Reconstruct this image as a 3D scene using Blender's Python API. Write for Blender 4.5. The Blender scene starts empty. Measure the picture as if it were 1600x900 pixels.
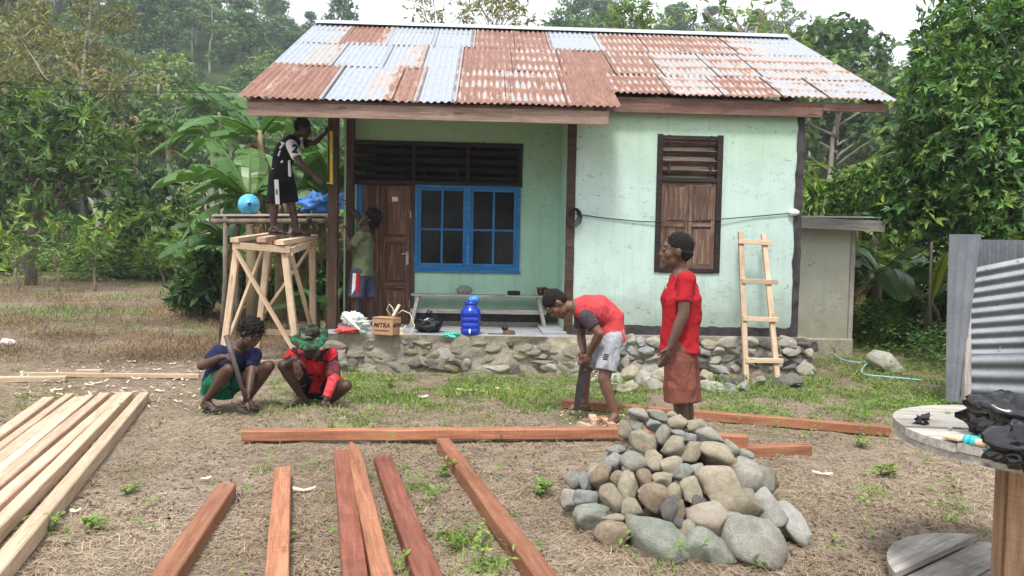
import bpy, bmesh, math, random
import numpy as np
from mathutils import Vector, Matrix, Quaternion, noise as mnoise

# ------------------------------------------------------------------ camera, sky, sun, exposure
SC = bpy.context.scene
COL = SC.collection
PX, PITCH, ROLL, CAMZ = 1140.0, 0.046, 0.019, 1.55
cam_d = bpy.data.cameras.new('camera'); cam = bpy.data.objects.new('camera', cam_d); COL.objects.link(cam)
cam_d.sensor_width = 36.0; cam_d.lens = 36.0 * PX / 1600.0; cam_d.clip_start = 0.05; cam_d.clip_end = 3000
cam.matrix_world = Matrix.Translation((0, 0, CAMZ)) @ Matrix.Rotation(math.pi / 2 - PITCH, 4, 'X') @ Matrix.Rotation(ROLL, 4, 'Z')
SC.camera = cam

SUN_EL, SUN_AZ = math.radians(62), math.radians(192)      # azimuth clockwise from +Y (camera looks +Y)
world = bpy.data.worlds.new('World'); SC.world = world; world.use_nodes = True
wn = world.node_tree; wn.nodes.clear()
sky = wn.nodes.new('ShaderNodeTexSky'); sky.sky_type = 'NISHITA'; sky.sun_disc = False
sky.sun_elevation = SUN_EL; sky.sun_rotation = SUN_AZ; sky.dust_density = 4.0; sky.air_density = 1.2; sky.altitude = 100
hsv = wn.nodes.new('ShaderNodeHueSaturation'); hsv.inputs['Saturation'].default_value = 0.38
veil = wn.nodes.new('ShaderNodeMixRGB'); veil.inputs[0].default_value = 0.55; veil.inputs[2].default_value = (10.2, 10.5, 11.0, 1)
bg = wn.nodes.new('ShaderNodeBackground'); bg.inputs[1].default_value = 0.105
wo = wn.nodes.new('ShaderNodeOutputWorld')
wn.links.new(sky.outputs[0], hsv.inputs['Color']); wn.links.new(hsv.outputs[0], veil.inputs[1])
wn.links.new(veil.outputs[0], bg.inputs[0]); wn.links.new(bg.outputs[0], wo.inputs[0])

sl = bpy.data.lights.new('sun', 'SUN'); sl.energy = 2.1; sl.angle = math.radians(11); sl.color = (1.0, 0.95, 0.88)
sun = bpy.data.objects.new('sun', sl); COL.objects.link(sun)
sdir = Vector((math.sin(SUN_AZ) * math.cos(SUN_EL), math.cos(SUN_AZ) * math.cos(SUN_EL), math.sin(SUN_EL)))
sun.rotation_euler = sdir.to_track_quat('Z', 'Y').to_euler(); sun.location = (0, 0, 30)

SC.view_settings.view_transform = 'Standard'; SC.view_settings.look = 'None'
SC.view_settings.exposure = 0.95; SC.view_settings.gamma = 1.0; SC.view_settings.use_curve_mapping = False
SC.cycles.max_bounces = 6; SC.cycles.diffuse_bounces = 3; SC.cycles.glossy_bounces = 2; SC.cycles.transmission_bounces = 3
SC.cycles.transparent_max_bounces = 6; SC.cycles.volume_bounces = 2; SC.cycles.caustics_reflective = False; SC.cycles.caustics_refractive = False
SC.cycles.use_adaptive_sampling = True; SC.cycles.adaptive_threshold = 0.02; SC.cycles.use_denoising = True

R = random.Random(7)
NR = np.random.default_rng(11)

# ------------------------------------------------------------------ geometry of the place
_cp, _sp = math.cos(PITCH), math.sin(PITCH)
def ray(px, py):
    a0, b0 = px - 800.0, py - 450.0
    a = a0 * math.cos(ROLL) + b0 * math.sin(ROLL); b = -a0 * math.sin(ROLL) + b0 * math.cos(ROLL)
    a /= PX; b /= PX
    return Vector((a, _cp - b * _sp, -_sp - b * _cp))
def at(px, py, D):                       # a measured point at distance D in front of the viewer
    r = ray(px, py); return Vector((0, 0, CAMZ)) + r * (D / r.y)
def gnd(px, py, z=0.0):                  # a measured point on the level z
    r = ray(px, py); return Vector((0, 0, CAMZ)) + r * ((z - CAMZ) / r.z)
YAW = 0.038; HX, HY, FLOOR = -2.43, 9.6, 0.5
_cy, _sy = math.cos(YAW), math.sin(YAW)
def H(u, v, z): return Vector((HX + u * _cy - v * _sy, HY + u * _sy + v * _cy, z))
HM = Matrix.Translation((HX, HY, 0)) @ Matrix.Rotation(YAW, 4, 'Z')
def hp(px, py, v):                       # measured point on the house plane v -> (u, z)
    r = ray(px, py); n = Vector((-_sy, _cy, 0)); o = Vector((0, 0, CAMZ))
    t = (H(0, v, 0) - o).dot(n) / r.dot(n); q = o + r * t - Vector((HX, HY, 0))
    return (q.x * _cy + q.y * _sy, q.z)
def fbm(x, y, s=1.0, o=3):
    return mnoise.fractal(Vector((x * s, y * s, 3.7)), 1.0, 2.0, o)
def sstep(a, b, t):
    t = min(1, max(0, (t - a) / (b - a))); return t * t * (3 - 2 * t)
def gz(x, y):                            # height of the yard
    z = 0.022 * max(0.0, y - 13.0) * sstep(12, 16, y) + 0.10 * sstep(9.5, 12, y) * sstep(3.6, 5.2, x)
    k = sstep(2.0, 4.0, y) * (1 - 0.5 * sstep(9, 14, y))
    z += 0.018 * fbm(x, y, 1.3) * k + 0.012 * fbm(x + 9, y, 4.0, 2) * k
    q = gnd(505, 652); d2 = ((x - q.x) / .34) ** 2 + ((y - q.y) / .2) ** 2
    z += 0.09 * math.exp(-d2)
    q = gnd(400, 646); d2 = ((x - q.x) / .2) ** 2 + ((y - q.y) / .12) ** 2
    z -= 0.05 * math.exp(-d2)
    return z

# ------------------------------------------------------------------ scene helpers
def wm(o):
    return (wm(o.parent) @ o.matrix_parent_inverse @ o.matrix_basis) if o.parent else o.matrix_basis.copy()
def adopt(o, parent):
    o.parent = parent; o.matrix_parent_inverse = wm(parent).inverted()
def obj(name, me, mat=None, parent=None, M=None):
    o = bpy.data.objects.new(name, me); COL.objects.link(o)
    if mat is not None and me is not None and not me.materials: me.materials.append(mat)
    if M is not None: o.matrix_basis = M
    if parent is not None: adopt(o, parent)
    return o
def tag(o, label=None, cat=None, group=None, kind=None):
    if label: o['label'] = label
    if cat: o['category'] = cat
    if group: o['group'] = group
    if kind: o['kind'] = kind
    return o
def thing(name, label, cat, loc=(0, 0, 0), group=None, M=None):
    o = bpy.data.objects.new(name, None); COL.objects.link(o); o.empty_display_size = .1
    o.matrix_basis = M if M is not None else Matrix.Translation(loc)
    return tag(o, label, cat, group)
def mesh(name, V, F, smooth=False):
    me = bpy.data.meshes.new(name); me.from_pydata([tuple(v) for v in V], [], F); me.update()
    if smooth: me.polygons.foreach_set('use_smooth', [True] * len(me.polygons))
    return me
def npmesh(name, V, F, smooth=False, **attrs):      # V (n,3), F (m,k) uniform polygon size
    V = np.asarray(V, np.float32); F = np.asarray(F, np.int32); k = F.shape[1]
    me = bpy.data.meshes.new(name)
    me.vertices.add(len(V)); me.vertices.foreach_set('co', V.ravel())
    me.loops.add(F.size); me.loops.foreach_set('vertex_index', F.ravel())
    me.polygons.add(len(F)); me.polygons.foreach_set('loop_start', np.arange(0, F.size, k, dtype=np.int32))
    if smooth: me.polygons.foreach_set('use_smooth', np.ones(len(F), bool))
    for n, a in attrs.items():
        at_ = me.attributes.new(n, 'FLOAT', 'POINT'); at_.data.foreach_set('value', np.asarray(a, np.float32))
    me.update(calc_edges=True); me.validate(); return me

class MB:                                           # collects shapes into one mesh
    def __init__(s): s.V = []; s.F = []
    def add(s, V, F):
        n = len(s.V); s.V += [Vector(v) for v in V]; s.F += [tuple(i + n for i in f) for f in F]; return s
    def box(s, c, size, M=None, bev=0.0):
        x, y, z = (size[0] / 2, size[1] / 2, size[2] / 2); c = Vector(c)
        if bev <= 0:
            V = [Vector((a * x, b * y, d * z)) for d in (-1, 1) for b in (-1, 1) for a in (-1, 1)]
            F = [(0, 2, 3, 1), (4, 5, 7, 6), (0, 1, 5, 4), (2, 6, 7, 3), (0, 4, 6, 2), (1, 3, 7, 5)]
        else:
            bm = bmesh.new(); bmesh.ops.create_cube(bm, size=1.0)
            for v in bm.verts: v.co = Vector((v.co.x * 2 * x, v.co.y * 2 * y, v.co.z * 2 * z))
            bmesh.ops.bevel(bm, geom=bm.edges[:], offset=bev, segments=1, affect='EDGES')
            V = [v.co.copy() for v in bm.verts]; F = [tuple(v.index for v in f.verts) for f in bm.faces]; bm.free()
        V = [(M @ (v + c)) if M is not None else v + c for v in V]
        return s.add(V, F)
    def bar(s, p, q, w, h, up=(0, 0, 1), bev=0.0):  # beam from p to q, section w x h
        return s.box((0, 0, 0), ((Vector(q) - Vector(p)).length, w, h), barM(p, q, up), bev)
    def tube(s, P, rad, seg=8, caps=True):
        P = [Vector(p) for p in P]; n = len(P)
        if not isinstance(rad, (list, tuple)): rad = [rad] * n
        V = []; F = []; prev = None
        for i, p in enumerate(P):
            t = (P[min(i + 1, n - 1)] - P[max(i - 1, 0)]).normalized()
            a = prev if prev is not None else (Vector((0, 0, 1)) if abs(t.z) < .9 else Vector((1, 0, 0)))
            b = t.cross(a)
            b = b.normalized() if b.length > 1e-5 else t.orthogonal().normalized()
            a = b.cross(t).normalized(); prev = a
            for k in range(seg):
                th = 2 * math.pi * k / seg; V.append(p + (a * math.cos(th) + b * math.sin(th)) * rad[i])
        for i in range(n - 1):
            for k in range(seg):
                k2 = (k + 1) % seg; F.append((i * seg + k, i * seg + k2, (i + 1) * seg + k2, (i + 1) * seg + k))
        if caps: F.append(tuple(range(seg - 1, -1, -1))); F.append(tuple((n - 1) * seg + k for k in range(seg)))
        return s.add(V, F)
    def lathe(s, prof, c=(0, 0, 0), seg=20, M=None):  # prof [(r, z)]
        V = []; F = []; n = len(prof); c = Vector(c)
        for r, z in prof:
            for k in range(seg):
                th = 2 * math.pi * k / seg; v = Vector((r * math.cos(th), r * math.sin(th), z))
                V.append((M @ v if M is not None else v) + c)
        for i in range(n - 1):
            for k in range(seg):
                k2 = (k + 1) % seg; F.append((i * seg + k, i * seg + k2, (i + 1) * seg + k2, (i + 1) * seg + k))
        F.append(tuple(range(seg - 1, -1, -1))); F.append(tuple((n - 1) * seg + k for k in range(seg)))
        return s.add(V, F)
    def mesh(s, name, smooth=False): return mesh(name, s.V, s.F, smooth)
    def build(s, name, mat, parent=None, smooth=False, M=None):
        return obj(name, s.mesh(name, smooth), mat, parent, M)
def barM(p, q, up=(0, 0, 1)):
    p, q = Vector(p), Vector(q); x = (q - p).normalized(); y = Vector(up).cross(x)
    if y.length < 1e-4: y = Vector((0, 1, 0)).cross(x)
    y.normalize(); z = x.cross(y)
    M = Matrix((x, y, z)).transposed().to_4x4(); M.translation = (p + q) / 2; return M
def timber(name, p, q, w, h, mat, parent=None, up=(0, 0, 1), taper=1.0, point=0.0, warp=0.0):
    """a sawn beam with its own axes so that the grain runs along it"""
    L = (Vector(q) - Vector(p)).length; n = 9; V = []; F = []
    for i in range(n):
        t = i / (n - 1); x = (t - .5) * L; k = 1 + (taper - 1) * t
        if point and t > .999: k *= 1 - point
        jw = 1 + R.uniform(-.025, .025); dz = warp * math.sin(t * math.pi) + R.uniform(-.002, .002)
        b = min(w, h) * .08; hw, hh = w / 2 * k * jw, h / 2 * k
        sec = [(-hw + b, -hh), (hw - b, -hh), (hw, -hh + b), (hw, hh - b), (hw - b, hh), (-hw + b, hh), (-hw, hh - b), (-hw, -hh + b)]
        V += [Vector((x, a, c + dz)) for a, c in sec]
    for i in range(n - 1):
        for k in range(8): F.append((i * 8 + k, i * 8 + (k + 1) % 8, (i + 1) * 8 + (k + 1) % 8, (i + 1) * 8 + k))
    F.append(tuple(range(7, -1, -1))); F.append(tuple((n - 1) * 8 + k for k in range(8)))
    return obj(name, mesh(name, V, F), mat, parent, barM(p, q, up))

# ------------------------------------------------------------------ materials
class NT:
    def __init__(s, name):
        s.m = bpy.data.materials.new(name); s.m.use_nodes = True; s.t = s.m.node_tree; s.b = s.t.nodes['Principled BSDF']
        s.out = [n for n in s.t.nodes if n.type == 'OUTPUT_MATERIAL'][0]
    def n(s, t): return s.t.nodes.new(t)
    def l(s, a, b): s.t.links.new(a, b)
    def put(s, sock, v):
        if isinstance(v, bpy.types.NodeSocket): s.l(v, sock)
        elif isinstance(v, (tuple, list)) and len(v) == 3 and sock.type == 'RGBA': sock.default_value = (*v, 1)
        else: sock.default_value = v
    def co(s, kind='Object', scale=(1, 1, 1), shift=0.0):
        c = s.n('ShaderNodeTexCoord'); m = s.n('ShaderNodeMapping'); s.l(c.outputs[kind], m.inputs[0]); m.inputs['Scale'].default_value = scale
        if shift:                                   # move the pattern from one object to the next
            i = s.n('ShaderNodeObjectInfo'); mu = s.math('MULTIPLY', i.outputs['Random'], shift)
            cb = s.n('ShaderNodeCombineXYZ'); [s.l(mu, cb.inputs[k]) for k in range(3)]; s.l(cb.outputs[0], m.inputs['Location'])
        return m.outputs[0]
    def noise(s, v, scale, detail=4, rough=.55, dist=0.0, col=False):
        x = s.n('ShaderNodeTexNoise'); s.l(v, x.inputs['Vector']); x.inputs['Scale'].default_value = scale; x.inputs['Detail'].default_value = detail
        x.inputs['Roughness'].default_value = rough; x.inputs['Distortion'].default_value = dist
        return x.outputs['Color' if col else 'Fac']
    def voro(s, v, scale, feat='F1', out='Distance'):
        x = s.n('ShaderNodeTexVoronoi'); x.feature = feat; s.l(v, x.inputs['Vector']); x.inputs['Scale'].default_value = scale; return x.outputs[out]
    def ramp(s, f, stops, interp='LINEAR'):
        x = s.n('ShaderNodeValToRGB'); s.put(x.inputs[0], f); e = x.color_ramp.elements; x.color_ramp.interpolation = interp
        while len(e) < len(stops): e.new(.5)
        for i, (p, c) in enumerate(stops):
            e[i].position = p; e[i].color = (c, c, c, 1) if isinstance(c, (int, float)) else (*c, 1)
        return x.outputs[0]
    def math(s, op, a, b=0.0, c=0.0):
        x = s.n('ShaderNodeMath'); x.operation = op; s.put(x.inputs[0], a); s.put(x.inputs[1], b)
        if len(x.inputs) > 2: s.put(x.inputs[2], c)
        return x.outputs[0]
    def mix(s, f, a, b, mode='MIX'):
        x = s.n('ShaderNodeMixRGB'); x.blend_type = mode; s.put(x.inputs[0], f); s.put(x.inputs[1], a); s.put(x.inputs[2], b); return x.outputs[0]
    def attr(s, name, kind='GEOMETRY'):
        x = s.n('ShaderNodeAttribute'); x.attribute_name = name; x.attribute_type = kind; return x.outputs['Fac']
    def rnd(s): return s.n('ShaderNodeObjectInfo').outputs['Random']
    def sep(s, v):
        x = s.n('ShaderNodeSeparateXYZ'); s.l(v, x.inputs[0]); return x.outputs
    def fin(s, col, rough=.8, spec=.3, metal=0.0, bump=None, bs=.4, bd=.01):
        s.put(s.b.inputs['Base Color'], col); s.put(s.b.inputs['Roughness'], rough); s.put(s.b.inputs['Specular IOR Level'], spec); s.put(s.b.inputs['Metallic'], metal)
        if bump is not None:
            x = s.n('ShaderNodeBump'); x.inputs['Strength'].default_value = bs; x.inputs['Distance'].default_value = bd; s.l(bump, x.inputs['Height']); s.l(x.outputs[0], s.b.inputs['Normal'])
        return s.m
def simple(name, c1, c2, scale=8, rough=.8, spec=.3, bs=.3, bd=.005, metal=0.0, stretch=(1, 1, 1), shift=5.0, fine=6.0):
    t = NT(name); v = t.co('Object', stretch, shift); f = t.noise(v, scale, 5)
    c = t.ramp(f, [(.3, c1), (.7, c2)]); f2 = t.noise(v, scale * fine, 4)
    c = t.mix(.25, c, t.ramp(f2, [(.3, .35), (.7, .75)]), 'OVERLAY')
    return t.fin(c, rough, spec, metal, f2, bs, bd)
def wood(name, c1, c2, c3, rough=.75, dark=.25, fresh=0.5):
    t = NT(name); v = t.co('Object', (1.2, 14, 14), 9.0); w = t.co('Object', (1, 1, 1), 9.0)
    g = t.noise(v, 2.2, 6, .6, .4); g2 = t.noise(t.co('Object', (2, 60, 60), 9.0), 3, 4)
    c = t.ramp(g, [(.28, c1), (.5, c2), (.72, c3)])
    c = t.mix(.35, c, t.ramp(g2, [(.35, .3), (.65, .7)]), 'OVERLAY')
    blot = t.noise(w, 2.3, 4, .6); c = t.mix(t.ramp(blot, [(.55, 0.0), (.75, dark)]), c, (c1[0] * .4, c1[1] * .38, c1[2] * .4))
    kn = t.voro(t.co('Object', (1.0, 5.5, 5.5), 9.0), 1.5); c = t.mix(t.ramp(kn, [(.05, .75), (.14, 0.0)]), c, (c1[0] * .3, c1[1] * .25, c1[2] * .25))
    saw = t.noise(t.co('Object', (70, 3, 3), 9.0), 1.5, 3); c = t.mix(.22, c, t.ramp(saw, [(.35, .3), (.65, .7)]), 'OVERLAY')
    wide = t.noise(t.co('Object', (.5, 2, 2), 9.0), 1.7, 4); c = t.mix(.4, c, t.ramp(wide, [(.3, .3), (.7, .7)]), 'OVERLAY')
    val = t.math('MULTIPLY_ADD', t.rnd(), .4, .8); hs = t.n('ShaderNodeHueSaturation'); t.l(val, hs.inputs['Value']); t.l(c, hs.inputs['Color'])
    return t.fin(hs.outputs[0], rough, .25, 0, g2, .35, .004)
MAT = {}
def leafmat(name, c0, c1, c2, c3=None, rough=.42, trans=.34, spec=.4):
    t = NT(name); a = t.attr('shade')
    a = t.math('ADD', t.math('MULTIPLY', a, .86), t.math('MULTIPLY', t.rnd(), .14))
    c = t.ramp(a, [(.05, c0), (.45, c1), (.8, c2), (.97, c3 or c2)])
    t.fin(c, rough, spec)
    tr = t.n('ShaderNodeBsdfTranslucent'); t.l(t.mix(1.0, c, (1.0, 1.0, .55), 'MULTIPLY'), tr.inputs[0])
    mx = t.n('ShaderNodeMixShader'); mx.inputs[0].default_value = trans; t.l(t.b.outputs[0], mx.inputs[1]); t.l(tr.outputs[0], mx.inputs[2]); t.l(mx.outputs[0], t.out.inputs[0])
    return t.m
MAT['leaf_mango'] = leafmat('leaf_mango', (0.018, 0.044, 0.011), (0.081, 0.176, 0.036), (0.176, 0.319, 0.058), (0.384, 0.504, 0.072))
MAT['leaf_right'] = leafmat('leaf_right', (0.020, 0.048, 0.015), (0.078, 0.189, 0.047), (0.163, 0.319, 0.072), (0.360, 0.480, 0.096))
MAT['leaf_dark'] = leafmat('leaf_dark', (0.011, 0.030, 0.011), (0.046, 0.111, 0.034), (0.098, 0.195, 0.058), (0.156, 0.264, 0.084), rough=.35)
MAT['leaf_light'] = leafmat('leaf_light', (0.057, 0.115, 0.025), (0.182, 0.305, 0.065), (0.312, 0.455, 0.091), (0.456, 0.504, 0.120))
MAT['leaf_far'] = leafmat('leaf_far', (0.021, 0.048, 0.018), (0.085, 0.176, 0.052), (0.163, 0.286, 0.075), (0.240, 0.336, 0.096))
MAT['leaf_farlight'] = leafmat('leaf_farlight', (0.052, 0.098, 0.034), (0.163, 0.273, 0.078), (0.273, 0.403, 0.111), (0.360, 0.432, 0.144))
MAT['leaf_dry'] = leafmat('leaf_dry', (.13, .14, .04), (.23, .24, .075), (.31, .29, .10), (.32, .19, .09), trans=.3)
MAT['leaf_banana'] = leafmat('leaf_banana', (.045, .115, .030), (.075, .175, .045), (.12, .235, .06), (.19, .28, .09), rough=.32)
MAT['leaf_dead'] = leafmat('leaf_dead', (.14, .09, .05), (.24, .17, .10), (.33, .25, .16), (.4, .32, .22), rough=.8, trans=.15, spec=.1)
MAT['leaf_yellow'] = leafmat('leaf_yellow', (.40, .33, .04), (.46, .42, .06), (.34, .40, .07), (.25, .36, .07))
MAT['grass'] = leafmat('grass', (.088, .150, .031), (.150, .263, .050), (.237, .350, .075), (.400, .413, .150), trans=.3)
MAT['straw'] = leafmat('straw', (.17, .125, .09), (.32, .245, .175), (.47, .37, .265), (.63, .53, .39), rough=.85, trans=.05, spec=.15)
MAT['brush'] = leafmat('brush', (.05, .034, .024), (.17, .11, .072), (.29, .19, .12), (.42, .32, .20), rough=.9, trans=.1, spec=.1)
MAT['bark'] = simple('bark', (.10, .08, .06), (.24, .20, .16), 9, .9, .15, .8, .02, stretch=(1, 1, .25))
MAT['bark_pale'] = simple('bark_pale', (.26, .23, .19), (.46, .42, .36), 7, .9, .15, .6, .02, stretch=(1, 1, .3))
MAT['banana_stem'] = simple('banana_stem', (.14, .12, .06), (.30, .24, .14), 6, .7, .3, .5, .01, stretch=(1, 1, .15))

# ---- ground
t = NT('yard_soil'); v = t.co('Object'); n1 = t.noise(v, .55, 6, .6); n2 = t.noise(v, 6, 6, .65); n3 = t.noise(v, 60, 4, .7); n4 = t.noise(v, 1.7, 5, .6, .5)
c = t.ramp(n2, [(.28, (.135, .102, .073)), (.5, (.26, .205, .15)), (.72, (.41, .34, .255))])
c = t.mix(t.ramp(n1, [(.42, 0.0), (.62, .55)]), c, (.29, .235, .18))
c = t.mix(t.ramp(n4, [(.52, 0.0), (.68, .5)]), c, (.12, .13, .045))
c = t.mix(.85, c, t.ramp(n3, [(.25, .12), (.75, .85)]), 'OVERLAY'); c = t.mix(t.ramp(t.noise(v, 18, 5, .7), [(.54, 0.0), (.66, .6)]), c, (.07, .052, .038))
MAT['soil'] = t.fin(c, .95, .1, 0, t.math('ADD', n3, t.math('MULTIPLY', n2, 1.5)), .9, .02)
MAT['hill'] = simple('hill', (.02, .04, .015), (.06, .09, .03), .15, .95, .05, .3, .2, shift=0)

def axis(a, b, fine, lo, hi, g=1.22):
    out = [a]; x = a
    while x < b: x += fine; out.append(x)
    st = fine
    while x < hi: st *= g; x += st; out.append(x)
    st = fine; x = a; pre = []
    while x > lo: st *= g; x -= st; pre.append(x)
    return pre[::-1] + out
gx = axis(-5.5, 5.5, .07, -200, 200); gy = axis(2.4, 12, .07, -60, 290)
V = [(x, y, gz(x, y) if y < 60 else 0.022 * 47 ) for y in gy for x in gx]
nx = len(gx); F = [(j * nx + i, j * nx + i + 1, (j + 1) * nx + i + 1, (j + 1) * nx + i) for j in range(len(gy) - 1) for i in range(nx - 1)]
g = npmesh('ground', V, F, True); tag(obj('ground', g, MAT['soil']), 'trampled yard of dry soil, straw and weeds', kind='structure')

# ---- wooded slope behind the yard
def hill_h(x, y):
    s = sstep(46, 165, y); base = 0.8
    prof = 34 + 17 * (1 - sstep(-62, -30, x)) + 9 * sstep(2, 16, x) * (1 - sstep(42, 60, x)) - 9 * math.exp(-((x + 17) / 15.0) ** 2)
    return base + s * prof + 2.4 * fbm(x, y, .03) * s + (-1.0 if y < 42 else 0)
hx = np.linspace(-190, 190, 77); hy = np.linspace(36, 230, 67)
V = [(x, y, hill_h(x, y) if y > 40 else -1) for y in hy for x in hx]
F = [(j * 77 + i, j * 77 + i + 1, (j + 1) * 77 + i + 1, (j + 1) * 77 + i) for j in range(66) for i in range(76)]
tag(obj('hill', npmesh('hill', V, F, True), MAT['hill']), 'wooded slope rising behind the yard', kind='structure')

# ------------------------------------------------------------------ house materials
def wallmat(name, base, top, dirt):
    t = NT(name); v = t.co('Object'); n = t.noise(v, 2.0, 5); f = t.noise(v, 14, 6, .7); z = t.sep(v)[2]
    c = t.mix(t.ramp(n, [(.35, 0.0), (.65, 1.0)]), base, tuple(k * .9 for k in base))
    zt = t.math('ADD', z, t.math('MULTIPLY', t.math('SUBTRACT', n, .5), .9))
    c = t.mix(t.ramp(t.math('MULTIPLY', t.math('SUBTRACT', zt, 2.55), 1.0), [(0.0, 0.0), (.8, .75)]), c, top)  # greener top: real tint plus eave shade, both put into the colour
    marks = t.noise(t.co('Object', (1, 1, 1.8)), 11, 6, .75, 1.2); reg = t.noise(v, 1.6, 3)
    mk = t.math('MULTIPLY', t.ramp(marks, [(.585, 0.0), (.63, 1.0)]), t.ramp(reg, [(.40, .15), (.6, 1.0)]))
    c = t.mix(t.math('MULTIPLY', mk, .85), c, (.13, .15, .13))
    speck = t.noise(v, 55, 3, .6); c = t.mix(t.ramp(speck, [(.70, 0.0), (.76, .5)]), c, (.16, .18, .16))
    pale = t.noise(t.co('Object', (1.3, 1.3, .7)), 5, 6, .7); c = t.mix(t.ramp(pale, [(.60, 0.0), (.72, .45)]), c, (.62, .72, .68))
    st = t.noise(t.co('Object', (7, 7, .45)), 1.3, 5, .65); c = t.mix(t.ramp(st, [(.52, 0.0), (.72, .32)]), c, (.25, .31, .24))
    zd = t.math('ADD', z, t.math('MULTIPLY', t.math('SUBTRACT', t.noise(v, 3.5, 6, .7), .5), 1.0))
    low = t.ramp(t.math('MULTIPLY', zd, .7), [(.30, 1.0), (.86, 0.0)])
    c = t.mix(t.math('MULTIPLY', low, dirt), c, (.18, .20, .135))
    return t.fin(c, .85, .2, 0, f, .25, .006)
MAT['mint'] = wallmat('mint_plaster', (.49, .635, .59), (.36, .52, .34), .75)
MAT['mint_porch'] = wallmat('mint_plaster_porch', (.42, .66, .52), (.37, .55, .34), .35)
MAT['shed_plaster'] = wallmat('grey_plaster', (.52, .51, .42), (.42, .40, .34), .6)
MAT['black_paint'] = simple('black_paint', (.018, .016, .02), (.07, .06, .065), 7, .7, .3, .3, .004, shift=0)
MAT['fan_wood'] = wood('black_stained_wood', (.012, .009, .009), (.026, .019, .018), (.05, .036, .032), .7, .4)
MAT['old_dark_wood'] = wood('old_dark_wood', (.035, .022, .017), (.075, .045, .033), (.12, .075, .055), .7, .4)
MAT['door_wood'] = wood('door_wood', (.06, .028, .019), (.125, .062, .043), (.235, .15, .11), .65, .5)
MAT['shutter_wood'] = wood('shutter_wood', (.07, .04, .027), (.13, .078, .058), (.27, .20, .16), .75, .4)
MAT['fascia'] = wood('fascia_wood', (.19, .125, .10), (.275, .19, .155), (.35, .255, .21), .8, .3)
MAT['grey_wood'] = wood('weathered_wood', (.20, .18, .16), (.33, .30, .27), (.46, .43, .40), .85, .4)
MAT['pale_wood'] = wood('fresh_pale_wood', (.43, .31, .205), (.53, .395, .275), (.61, .475, .35), .7, .08)
MAT['pink_wood'] = wood('pinkish_sawn_wood', (.37, .24, .165), (.47, .32, .23), (.57, .42, .32), .7, .15)
MAT['red_wood'] = wood('red_hardwood', (.215, .085, .046), (.315, .138, .078), (.41, .20, .12), .6, .3)
MAT['red_wood_dark'] = wood('red_hardwood_dark', (.155, .055, .035), (.235, .085, .055), (.31, .13, .09), .55, .6)
MAT['blue_paint'] = wood('blue_gloss_paint', (.012, .10, .26), (.022, .155, .38), (.04, .21, .46), .45, .35)
MAT['concrete'] = simple('porch_screed', (.22, .235, .255), (.35, .36, .375), 4, .75, .3, .2, .004, shift=0)
t = NT('mortar'); v = t.co('Object'); n = t.noise(v, 3.2, 6, .65); f = t.noise(v, 22, 6, .7)
c = t.ramp(n, [(.3, (.20, .185, .155)), (.5, (.33, .30, .235)), (.72, (.42, .37, .28))]); c = t.mix(.5, c, t.ramp(f, [(.25, .2), (.75, .8)]), 'OVERLAY')
c = t.mix(t.ramp(t.noise(v, 1.6, 5, .7), [(.55, 0.0), (.68, .6)]), c, (.12, .125, .125))
MAT['mortar'] = t.fin(c, .95, .1, 0, f, .9, .02)
def stonemat(name, a, b, vein=.25):
    t = NT(name); v = t.co('Object', (1, 1, 1), 7.0); n = t.noise(v, 3.0, 6, .6, .3); f = t.noise(v, 26, 6, .7); g_ = t.noise(v, 90, 3, .6)
    c = t.ramp(n, [(.3, a), (.7, b)]); c = t.mix(.75, c, t.ramp(f, [(.25, .15), (.75, .85)]), 'OVERLAY')
    c = t.mix(t.ramp(t.noise(t.co('Object', (1, 1, 1), 7.0), 1.1, 5, .65), [(.52, 0.0), (.7, .45)]), c, (.30, .245, .165))
    c = t.mix(t.ramp(t.noise(t.co('Object', (1, 3, 1.6), 7.0), 6, 5, .7, 1.5), [(.58, 0.0), (.66, vein)]), c, (.46, .45, .41))
    c = t.mix(t.ramp(g_, [(.62, 0.0), (.75, .3)]), c, (.07, .07, .065))
    hs = t.n('ShaderNodeHueSaturation'); t.l(t.math('MULTIPLY_ADD', t.rnd(), .45, .98), hs.inputs['Value']); t.l(c, hs.inputs['Color'])
    return t.fin(hs.outputs[0], .8, .25, 0, t.math('ADD', f, t.math('MULTIPLY', g_, .5)), .9, .02)
STONE = {'t': stonemat('stone_tan', (.33, .285, .205), (.50, .445, .34)), 'g': stonemat('stone_grey', (.29, .28, .24), (.47, .455, .40)),
         'e': stonemat('stone_green', (.23, .255, .21), (.38, .40, .345), .2), 'b': stonemat('stone_blue', (.26, .275, .265), (.43, .445, .43)),
         'n': stonemat('stone_brown', (.23, .175, .12), (.40, .32, .23), .15), 'p': stonemat('stone_pink', (.37, .31, .25), (.46, .41, .34)),
         'd': stonemat('stone_dark', (.11, .105, .10), (.20, .19, .185), .2), 'm': MAT['mortar'], 'w': stonemat('stone_pale', (.37, .37, .345), (.50, .495, .46))}

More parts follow.
